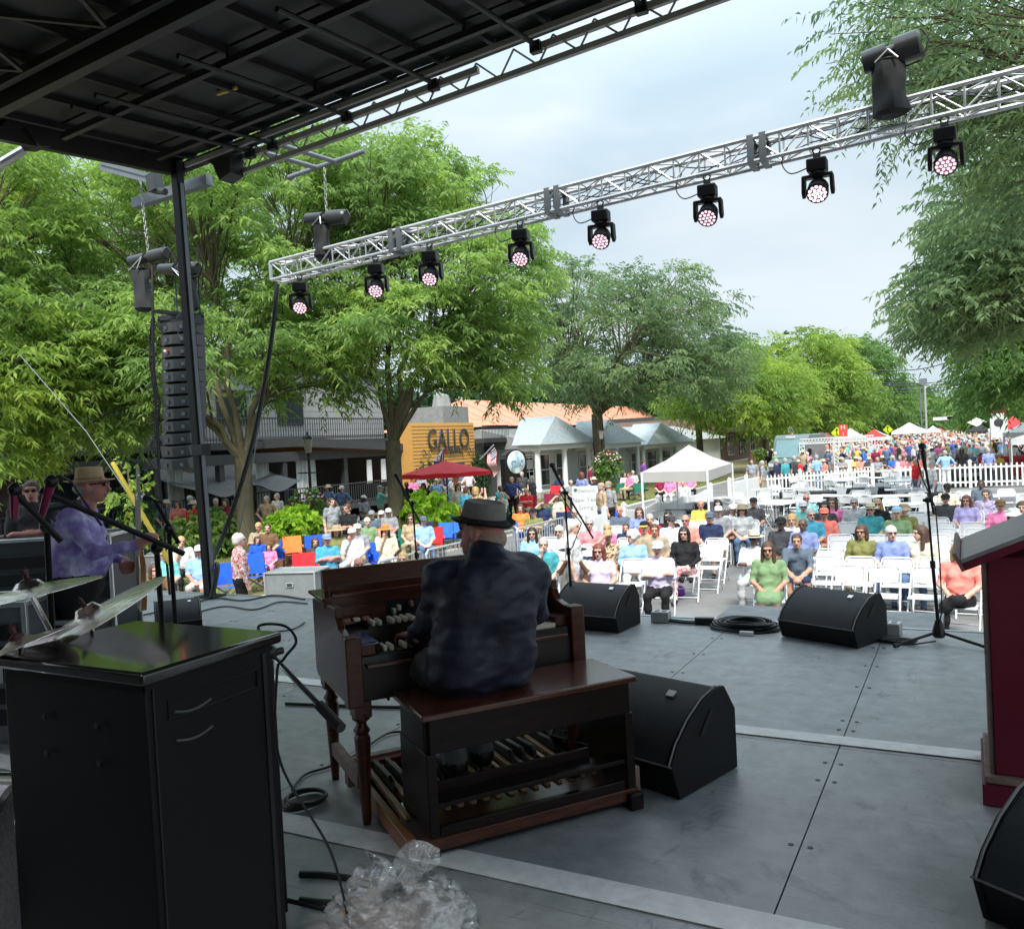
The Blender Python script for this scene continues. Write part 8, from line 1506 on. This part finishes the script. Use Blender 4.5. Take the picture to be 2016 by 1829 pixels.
for zn, y0, y1_, cnt in zones:
    for i in range(cnt):
        Y = y0+(y1_-y0)*((i+.5)/cnt)**.8; xa, xb = xr_(Y); X = rc.uniform(max(xa, -11.8), xb); k, me = rc.choice(CMs); c = rc.choice(cols_); sk = rc.choice(('light', 'light', 'tan', 'ruddy', 'dark')); o = bpy.data.objects.new('person', me); COL.objects.link(o); hk = rc.choice((None, None, 'cap', 'brim'))
        tag(o, 'person in %s top%s %s' % (c, {'cap': ' and cap', 'brim': ' and sunhat', None: ''}[hk], zn), 'person', 'people '+zn+' '+c+str(hk or '')); s = rc.uniform(.92, 1.05); o.location = (X, Y, G); o.rotation_euler = (0, 0, rc.uniform(-3.1, 3.1)); o.scale = (s,)*3
        ms = [SK[sk], cloth(c), cloth(rc.choice(('denim', 'khaki', 'black', 'navy', 'white', 'charcoal', 'lightgrey'))), SK[sk] if rc.random() < .6 else cloth('denim'), HR[rc.choice(('grey', 'white', 'brown', 'black', 'blonde'))]]
        for j, m_ in enumerate(ms): o.material_slots[j].link = 'OBJECT'; o.material_slots[j].material = m_
        if hk: c_ = bpy.data.objects.new('hat', hatw if hk == 'brim' else hatc_); COL.objects.link(c_); c_.parent = o; c_.location = (0, -.015, 1.565)
for i, (px, py, pose, c, pc, lab_, kw) in enumerate(((1893, 880, 'stand', 'black', 'black', 'person in long black top with dark hair seen from behind beyond the fence', dict(hair='long', hc='black')), (1916, 871, 'stand', 'tropic', 'khaki', 'person in turquoise print shirt and white sun hat beyond the fence', dict(hat='wide', hatc='white')), (1860, 885, 'akimbo', 'lightblue', 'white', 'man in pale blue shirt right of the tall mic', {}), (1945, 880, 'stand', 'dusk', 'navy', 'man in blue shirt beside a table near the back fence', {}), (1723, 880, 'stand', 'maroon', 'maroon', 'large man in maroon standing in the fence gap', {}), (1607, 894, 'stand', 'lightblue', 'denim', 'man in pale blue tee near the truss gate', {}), (1545, 900, 'stand', 'teal', 'black', 'person in teal seen from behind in front of the van', {}), (1563, 896, 'stand', 'charcoal', 'black', 'person in charcoal beside the van', {}), (1528, 902, 'stand', 'navy', 'black', 'person in navy left of the van', {}), (1500, 905, 'stand', 'grey', 'khaki', 'man in grey tee by the hanging basket', {}), (1835, 905, 'stand', 'white', 'denim', 'person in white close to the picket fence', {}), (1803, 900, 'stand', 'red', 'denim', 'person in red by the fence left of the tall mic', {}))):
    p = PZ(px, py, G+1.72); person(lab_, (p.x, p.y, G), 3.0+i*.2, pose, shirt=c, pants=pc, group='people near the back fence', **kw)
camp(1726, 912, 'pink', 'bright pink camp chair in the fence gap'); camp(1958, 895, 'blue', 'blue covered chair behind the red barrier')
# row of people in low chairs behind the fence
for i in range(26):
    px = 1520+i*19+rc.uniform(-5, 5); p = PZ(px, 925-.045*(px-1500)+rc.uniform(-7, 0), G+1.25); 
    if p.y < 46 and px > 1400: p.y = 46+rc.random()*3
    c = rc.choice(cols_); person('seated person in %s top behind the back picket fence' % c, (p.x, p.y, G), rc.uniform(-.5, .9), rc.choice(('lap', 'lapF', 'cross')), shirt=c, pants='khaki', hair=rc.choice(('short', 'bob')), hc=rc.choice(('grey', 'brown', 'white')), hat=rc.choice((None, None, 'brim')), hatc='cream', group='people seated behind the back fence '+c)
# remaining far crowd reads as one mass
VV = []; QQ = []; CC = []; off = 0; lowp = [crowd_mesh(k, .085) for k in ('stand', 'akimbo', 'walk')]; pal = {0: [(.50, .30, .22), (.4, .22, .15), (.55, .34, .26)], 2: [(.08, .12, .2), (.3, .25, .18), (.05, .05, .06), (.6, .6, .6)], 3: [(.5, .3, .22), (.1, .12, .2)], 4: [(.3, .28, .26), (.06, .04, .03), (.65, .62, .58), (.3, .2, .1)]}
tops = [(.72, .72, .72), (.6, .04, .04), (.05, .08, .3), (.3, .45, .65), (.1, .5, .5), (.7, .25, .35), (.3, .3, .3), (.03, .03, .03), (.6, .5, .4), (.75, .3, .2), (.7, .68, .6)]
for i in range(1100):
    Y = 58+130*rc.random()**1.1; xa, xb = xr_(Y); X = rc.uniform(max(xa, -12.5), min(xb, 9.5)); v, q_, mi = rc.choice(lowp); a = rc.uniform(0, 6.28); s = rc.uniform(.9, 1.06); R = np.array([[math.cos(a), -math.sin(a), 0], [math.sin(a), math.cos(a), 0], [0, 0, 1]])*s
    VV.append(v @ R.T+[X, Y, G]); QQ.append(q_+off); off += len(v); tp_ = rc.choice(tops); lut = np.array([rc.choice(pal[0]), tp_, rc.choice(pal[2]), rc.choice(pal[3]), rc.choice(pal[4])]); CC.append(lut[mi])
VV = np.concatenate(VV); QQ = np.concatenate(QQ); CC = np.concatenate(CC)
mm_ = bpy.data.materials.new('crowd_cloth'); mm_.use_nodes = True; a_ = mm_.node_tree.nodes.new('ShaderNodeAttribute'); a_.attribute_name = 'cloth'; mm_.node_tree.links.new(a_.outputs['Color'], mm_.node_tree.nodes['Principled BSDF'].inputs['Base Color']); mm_.node_tree.nodes['Principled BSDF'].inputs['Roughness'].default_value = .85
me = np_mesh('distant_crowd', VV, QQ, np.zeros(len(QQ), int), [mm_]); A = me.attributes.new('cloth', 'FLOAT_COLOR', 'FACE'); A.data.foreach_set('color', np.concatenate([CC, np.ones((len(CC), 1))], 1).astype(np.float32).ravel()); o = bpy.data.objects.new('distant_crowd', me); COL.objects.link(o); o['kind'] = 'stuff'; print('crowd faces', len(QQ))
# ================= STAGE LEFT: GUITARIST, CREW, CASES, DRUMS =================
M_tie = mat('cloth_tiedye', (.75, .82, .95), .8, dark=(.16, .05, .30), vs=6, bump=.3, bs=14, spec=.2); M_tie.node_tree.nodes['Color Ramp'].color_ramp.elements.new(.5).color = (.36, .30, .66, 1); CM['tiedye'] = M_tie
SK_ = .93
J = standing(ch=(0, -.04, 1.25), nk=(0, -.08, 1.41), hd=(0, -.13, 1.54), SL=(-.20, -.04, 1.36), SR=(.20, -.04, 1.36), EL=(-.30, -.20, 1.13), ER=(.30, -.05, 1.10), WL=(-.26, -.46, 1.16), WR=(.10, -.28, 1.02), DL=(.2, -.8, .5), DR=(-.8, -.3, -.3), KL=(-.12, -.04, .49), KR=(.12, .02, .49))
gb = limb_mesh(J, h=.016, fat=1.42); V = wrinkle(gb[0], gb[1], .012, (8, 8, 9), vmask(gb[0], gb[1], gb[2], [1])); BODY['guitar'] = (np_mesh('person', V, gb[1], gb[2], [M_skin]*9), J, {}); POSE['guitar'] = (J, {})
p = PD(140, 990, 5.2); gx, gy = p.x, p.y; gyaw = 2.25
gt = person('guitarist in purple tie dye shirt and tan brimmed hat at the left of the stage', (gx, gy, 0), gyaw, 'guitar', shirt='tiedye', pants='black', skin='ruddy', hair='fringe', hc='grey', hat='brim', hatc='straw', hatc2='tan', gl=True, sleeve='long', scale=SK_)
for c_ in gt.children:
    if c_.name.startswith('hat'): c_.scale = (.86, .86, .86)
m = MB(); m.tube([(-.17, -.10, 1.44), (-.10, .10, 1.42), (.02, .17, 1.28), (.14, .17, 1.08), (.20, .05, .98), (.12, -.16, 1.0)], .028, 6); m.build('guitar_strap', M_black2, gt)
gu = E('guitar', 'sunburst electric guitar with white neck held upright by the guitarist', 'guitar', (gx, gy, 0), gyaw); gu.scale = (SK_,)*3
m = MB(); A = Vector((.02, -.40, .92)); D_ = (Vector((-.14, -.46, 1.5))-A).normalized(); T = Matrix.Translation(A) @ (D_.to_track_quat('Y', 'Z').to_matrix().to_4x4()) @ Matrix.Rotation(1.5, 4, 'Y')
out_ = [(.0, -.22), (.13, -.19), (.17, -.08), (.12, .02), (.14, .12), (.06, .17), (.0, .13), (-.06, .17), (-.14, .12), (-.12, .02), (-.17, -.08), (-.13, -.19)]
m.T = T; m.prism([(x, y, -.02) for x, y in out_], (0, 0, .04)); m.build('guitar_body', mat('sunburst_red', (.28, .05, .02), .15, dark=(.5, .28, .08), vs=4, coat=.6), gu, bevel=.006)
m = MB(); m.T = T; m.tube([(x*1.01, y*1.01, .021) for x, y in out_], .006, 5, closed=True); m.build('binding', M_ivory, gu)
m = MB(); m.T = T; m.box(-.024, .024, .12, .58, .0, .03); m.build('neck', mat('pale_neck', (.5, .45, .40), .4), gu); m = MB(); m.T = T; m.prism([(-.03, .58, .0), (.03, .58, .0), (.045, .72, .0), (-.025, .76, .0)], (0, 0, .02)); hs = m.build('headstock', M_ivory, gu)
for k in range(6): m = MB(); m.T = T; m.cyl((.03+.003*k, .60+.024*k, .01), (.06+.003*k, .60+.024*k, .01), .006, n=6); m.build('tuning_peg', M_chrome, hs)
p = PD(62, 965, 7.9); person('man with glasses and short beard in charcoal tee standing behind the road case', (p.x, p.y, 0), .9, 'folded', shirt='charcoal', pants='black', skin='ruddy', hair='short', hc='brown', gl=True, scale=.865)
def rcase(label, c, rz, w_, d_, h_, z0=0.0, m_=None, cat='road case', letters=None, rack=False):
    t = E('road_case', label, cat, (c[0], c[1], z0), rz, 'road cases at stage left'); m_ = m_ or M_dsteel; m = MB(); m.box(-w_/2+.01, w_/2-.01, -d_/2+.01, d_/2-.01, .01, h_-.01); m.build('shell', m_, t, smooth=False)
    for x in (-1, 1):
        for y in (-1, 1): m = MB(); m.box(x*w_/2-.014, x*w_/2+.014, y*d_/2-.014, y*d_/2+.014, .0, h_); m.build('edge_rail', M_alu, t, bevel=.003)
    for z in ([.0, h_] if not rack else [.0, h_]):
        for y in (-1, 1): m = MB(); m.box(-w_/2-.012, w_/2+.012, y*d_/2-.015, y*d_/2+.015, z-.014, z+.014); m.build('edge_rail', M_alu, t, bevel=.003)
        for x in (-1, 1): m = MB(); m.box(x*w_/2-.015, x*w_/2+.015, -d_/2, d_/2, z-.013, z+.013); m.build('edge_rail', M_alu, t, bevel=.003)
    m = MB(); m.box(-.07, .07, -d_/2-.012, -d_/2-.001, h_*.45, h_*.45+.09); m.build('recessed_latch', M_alu, t, bevel=.003); m = MB(); m.box(-.05, .05, -d_/2-.016, -d_/2-.0125, h_*.45+.015, h_*.45+.075); m.build('latch_recess', M_dsteel, t)
    if rack:
        for k in range(5): m = MB(); z = h_*.15+h_*.15*k; m.box(-w_/2+.04, w_/2-.04, -d_/2-.006, -d_/2+.0, z, z+h_*.11); f_ = m.build('rack_unit', M_black2, t, bevel=.003); m = MB(); m.box(-w_/2+.08, -w_/2+.12, -d_/2-.010, -d_/2-.0065, z+.02, z+.035); m.build('status_label', M_steel, f_)
    if letters: text(letters, .09, M_fw, t, (w_*.22, -d_/2-.02, .10), (math.pi/2, 0, 0), 'stencil_lettering')
    return t
p = PD(95, 1100, 7.2); rcase('large black equipment rack with pale edges in front of the bearded man', (p.x-.25, p.y+.25), .55, 1.15, .6, .96, rack=True)
p = PD(28, 1160, 5.0); rcase('stacked silver edged flight case at the far left edge', (p.x-.05, p.y), .50, .42, .45, .80, rack=True, m_=M_steel)
p = PD(60, 1140, 5.8); rcase('smaller flight case between the rack and the guitarist', (p.x, p.y), .50, .40, .45, .68, rack=True)
p = PD(128, 1180, 5.2); rcase('black case stencilled with three white characters by the guitarist', (p.x, p.y), .50, .44, .30, .64, m_=M_black, letters='S3C')
p = PZ(295, 1092, -.5); rcase('silver banded flight case beyond the stage edge', (p.x, p.y+.3), .2, .95, .5, .42, z0=-.95, m_=M_steel)
p = PZ(585, 1122, -.62); rcase('grey topped flight case left of the organ beyond the stage', (p.x, p.y), .3, 1.0, .7, .5, z0=-1.12, m_=mat('case_grey', (.20, .22, .22), .6))
# cymbals and drums
M_cym = mat('bronze_cymbal', (.85, .79, .76), .26, 1.0, dark=(.60, .52, .50), vs=5, stretch=(1, 1, 1), bump=.5, bs=26); M_nut = mat('red_lit_wing_nut', (.05, .004, .01), .5)  # red light falling on the nuts and felts is put into their colour
def cymbal(label, c, r, ax, stand_to):
    t = E('cymbal', label, 'cymbal', c); prof = [(.0, .030*r/.2), (.03, .028*r/.2), (.045, .012), (.06, .009)]+[(.06+(r-.06)*k/12, .009-.020*(k/12)**1.4+.0008*(k % 2)) for k in range(1, 13)]
    m = MB(); m.lathe(prof+[(r, -.0125)]+[(.05, .006)], (0, 0, 0), 48, ax=ax); m.build('plate', M_cym, t)
    a = Vector(ax).normalized(); m = MB(); m.lathe([(.020, .0), (.021, .010), (.008, .016), (.008, .036), (.0, .038)], a*.022, 12, ax=ax); m.build('felt', M_nut, t); m = MB(); s = a.cross(Vector((0, 0, 1))).normalized(); m.bar(a*.058-s*.016, a*.058+s*.016, .006, .012); m.cyl(a*.04, a*.07, .004); m.build('wing_nut', M_nut, t)
    return t
c1 = PD(58, 1162, 2.62); cymbal('front bronze cymbal at the left edge catching white light', c1, .205, (-.14, -.09, 1), None)
c2 = PD(178, 1212, 2.75); cymbal('larger tilted bronze cymbal between the guitarist and the black cabinet', c2, .250, (-.28, -.34, .9), None)
c3 = PD(40, 1272, 2.45); cymbal('edge of a low third cymbal under the front one', c3, .155, (-.35, -.15, .9), None)
def cstand(label, top, foot, up):
    t = E('cymbal_stand', label, 'cymbal stand', foot); f = lambda p: Vector(p)-Vector(foot); e = f(top); k = e*.55; m = MB(); m.cyl((0, 0, .1), (e.x*.2, e.y*.2, e.z*.6), .0125); m.build('tube', M_chrome, t); m = MB(); m.cyl((e.x*.2, e.y*.2, e.z*.6), e, .008); m.build('boom_tube', M_chrome, t); m = MB(); m.sph((e.x*.2, e.y*.2, e.z*.6), .022, 8, 6); m.build('tilter', M_dsteel, t)
    for a in (.3, 2.4, 4.5): m = MB(); m.cyl((0, 0, .25), (.28*math.cos(a), .28*math.sin(a), .015), .009); m.build('leg', M_chrome, t)
cstand('chrome stand of the front cymbal', c1, (c1.x+.05, c1.y+.22, 0), 0); cstand('chrome stand of the tilted cymbal', c2, (c2.x-.25, c2.y+.15, 0), 0); cstand('short chrome stand of the low third cymbal', c3, (c3.x-.12, c3.y+.2, 0), 0)
m = MB(); dr = E('bass_drum', 'silver sparkle drum shell at the far left edge behind the cabinet', 'drum', (-2.86, 1.55, .30)); ax = (.9, .35, 0); m.lathe([(.27, -.2), (.27, .2)], (0, 0, 0), 36, ax=ax); m.build('shell', mat('silver_sparkle', (.55, .52, .54), .3, .6, dark=(.25, .24, .26), vs=90), dr)
for s in (-.2, .2): m = MB(); m.lathe([(.285, s-.015), (.295, s), (.285, s+.015), (.27, s+.016), (.27, s-.016)], (0, 0, 0), 36, ax=ax); m.build('hoop', M_chrome, dr)
m = MB(); m.lathe([(0, .185), (.27, .185)], (0, 0, 0), 36, ax=ax); m.build('drum_head', M_whitepl, dr)
for k in range(8):
    w_ = k*math.pi/4; q = Vector(ax).normalized().to_track_quat('Z', 'Y'); c = q @ Vector((.285*math.cos(w_), .285*math.sin(w_), 0)); m = MB(); m.cyl(c-q @ Vector((0, 0, .18)), c+q @ Vector((0, 0, .18)), .008); m.build('tension_rod', M_chrome, dr)
# microphone stands among the drums
def P4(x, y, d): return PD(x, y, d)
def bstand(label, pole, boom, micp, micm=None, ball=None, cab=None):
    b = Vector((pole[0].x, pole[0].y, 0)); t = E('microphone_stand', label, 'microphone stand', b); f = lambda p: Vector(p)-b; m = MB(); m.cyl((0, 0, .02), f(pole[1]), .011); m.build('pole', M_black, t); m = MB(); m.cyl(f(boom[0]), f(boom[1]), .011); m.build('boom_arm', M_black, t); m = MB(); m.sph(f(pole[1]), .026, 8, 6); m.build('pivot', M_black2, t); m = MB(); m.lathe([(.13, 0.003), (.13, .015), (.03, .03), (0, .04)], (0, 0, 0), 16); m.build('base', M_black, t)
    if micp: a, c = f(micp[0]), f(micp[1]); m = MB(); m.cyl(a, c, .012, .017, 10); m.build('mic_body', micm or M_black2, t); m = MB(); m.sph(c+(c-a).normalized()*.018, .024, 10, 8); m.build('mic_grille', ball or M_black2, t)
    if cab: m = MB(); m.tube([f(q) for q in cab], .0045, 5); m.build('mic_cable', M_cable, t)
pb_ = P4(322, 1212, 3.9); pb_.z = 0
bstand('drum overhead stand whose long boom crosses the guitarist back', (PD(322, 1216, 4.2), PD(308, 1078, 3.3)), (PD(362, 1090, 3.3), PD(78, 965, 3.0)), (PD(82, 1015, 3.0), PD(98, 958, 3.0)), M_magenta, cab=[PD(103, 944, 3.0), PD(118, 936, 3.0), PD(140, 948, 3.05), PD(165, 985, 3.1), PD(200, 1035, 3.1)])
bstand('second stand beside it carrying a slim vocal microphone', (PD(348, 1216, 4.4), PD(332, 1040, 4.2)), (PD(352, 1070, 4.2), PD(305, 985, 4.2)), (PD(300, 984, 4.2), PD(284, 980, 4.2)), ball=M_alu, cab=[PD(300, 984, 4.2), PD(325, 992, 4.2), PD(330, 1040, 4.2), PD(340, 1110, 4.3), PD(345, 1205, 4.4)])
bstand('stand with a magenta lit microphone at the far left edge', (PD(95, 1230, 3.3), PD(92, 1035, 3.0)), (PD(120, 1065, 3.0), PD(34, 975, 2.9)), (PD(28, 1020, 2.9), PD(29, 975, 2.9)), M_magenta)
q = PZ(352, 1240, 0); wedge('wedge monitor lying low behind the black cabinet', (q.x, q.y), .9, .8, .5)
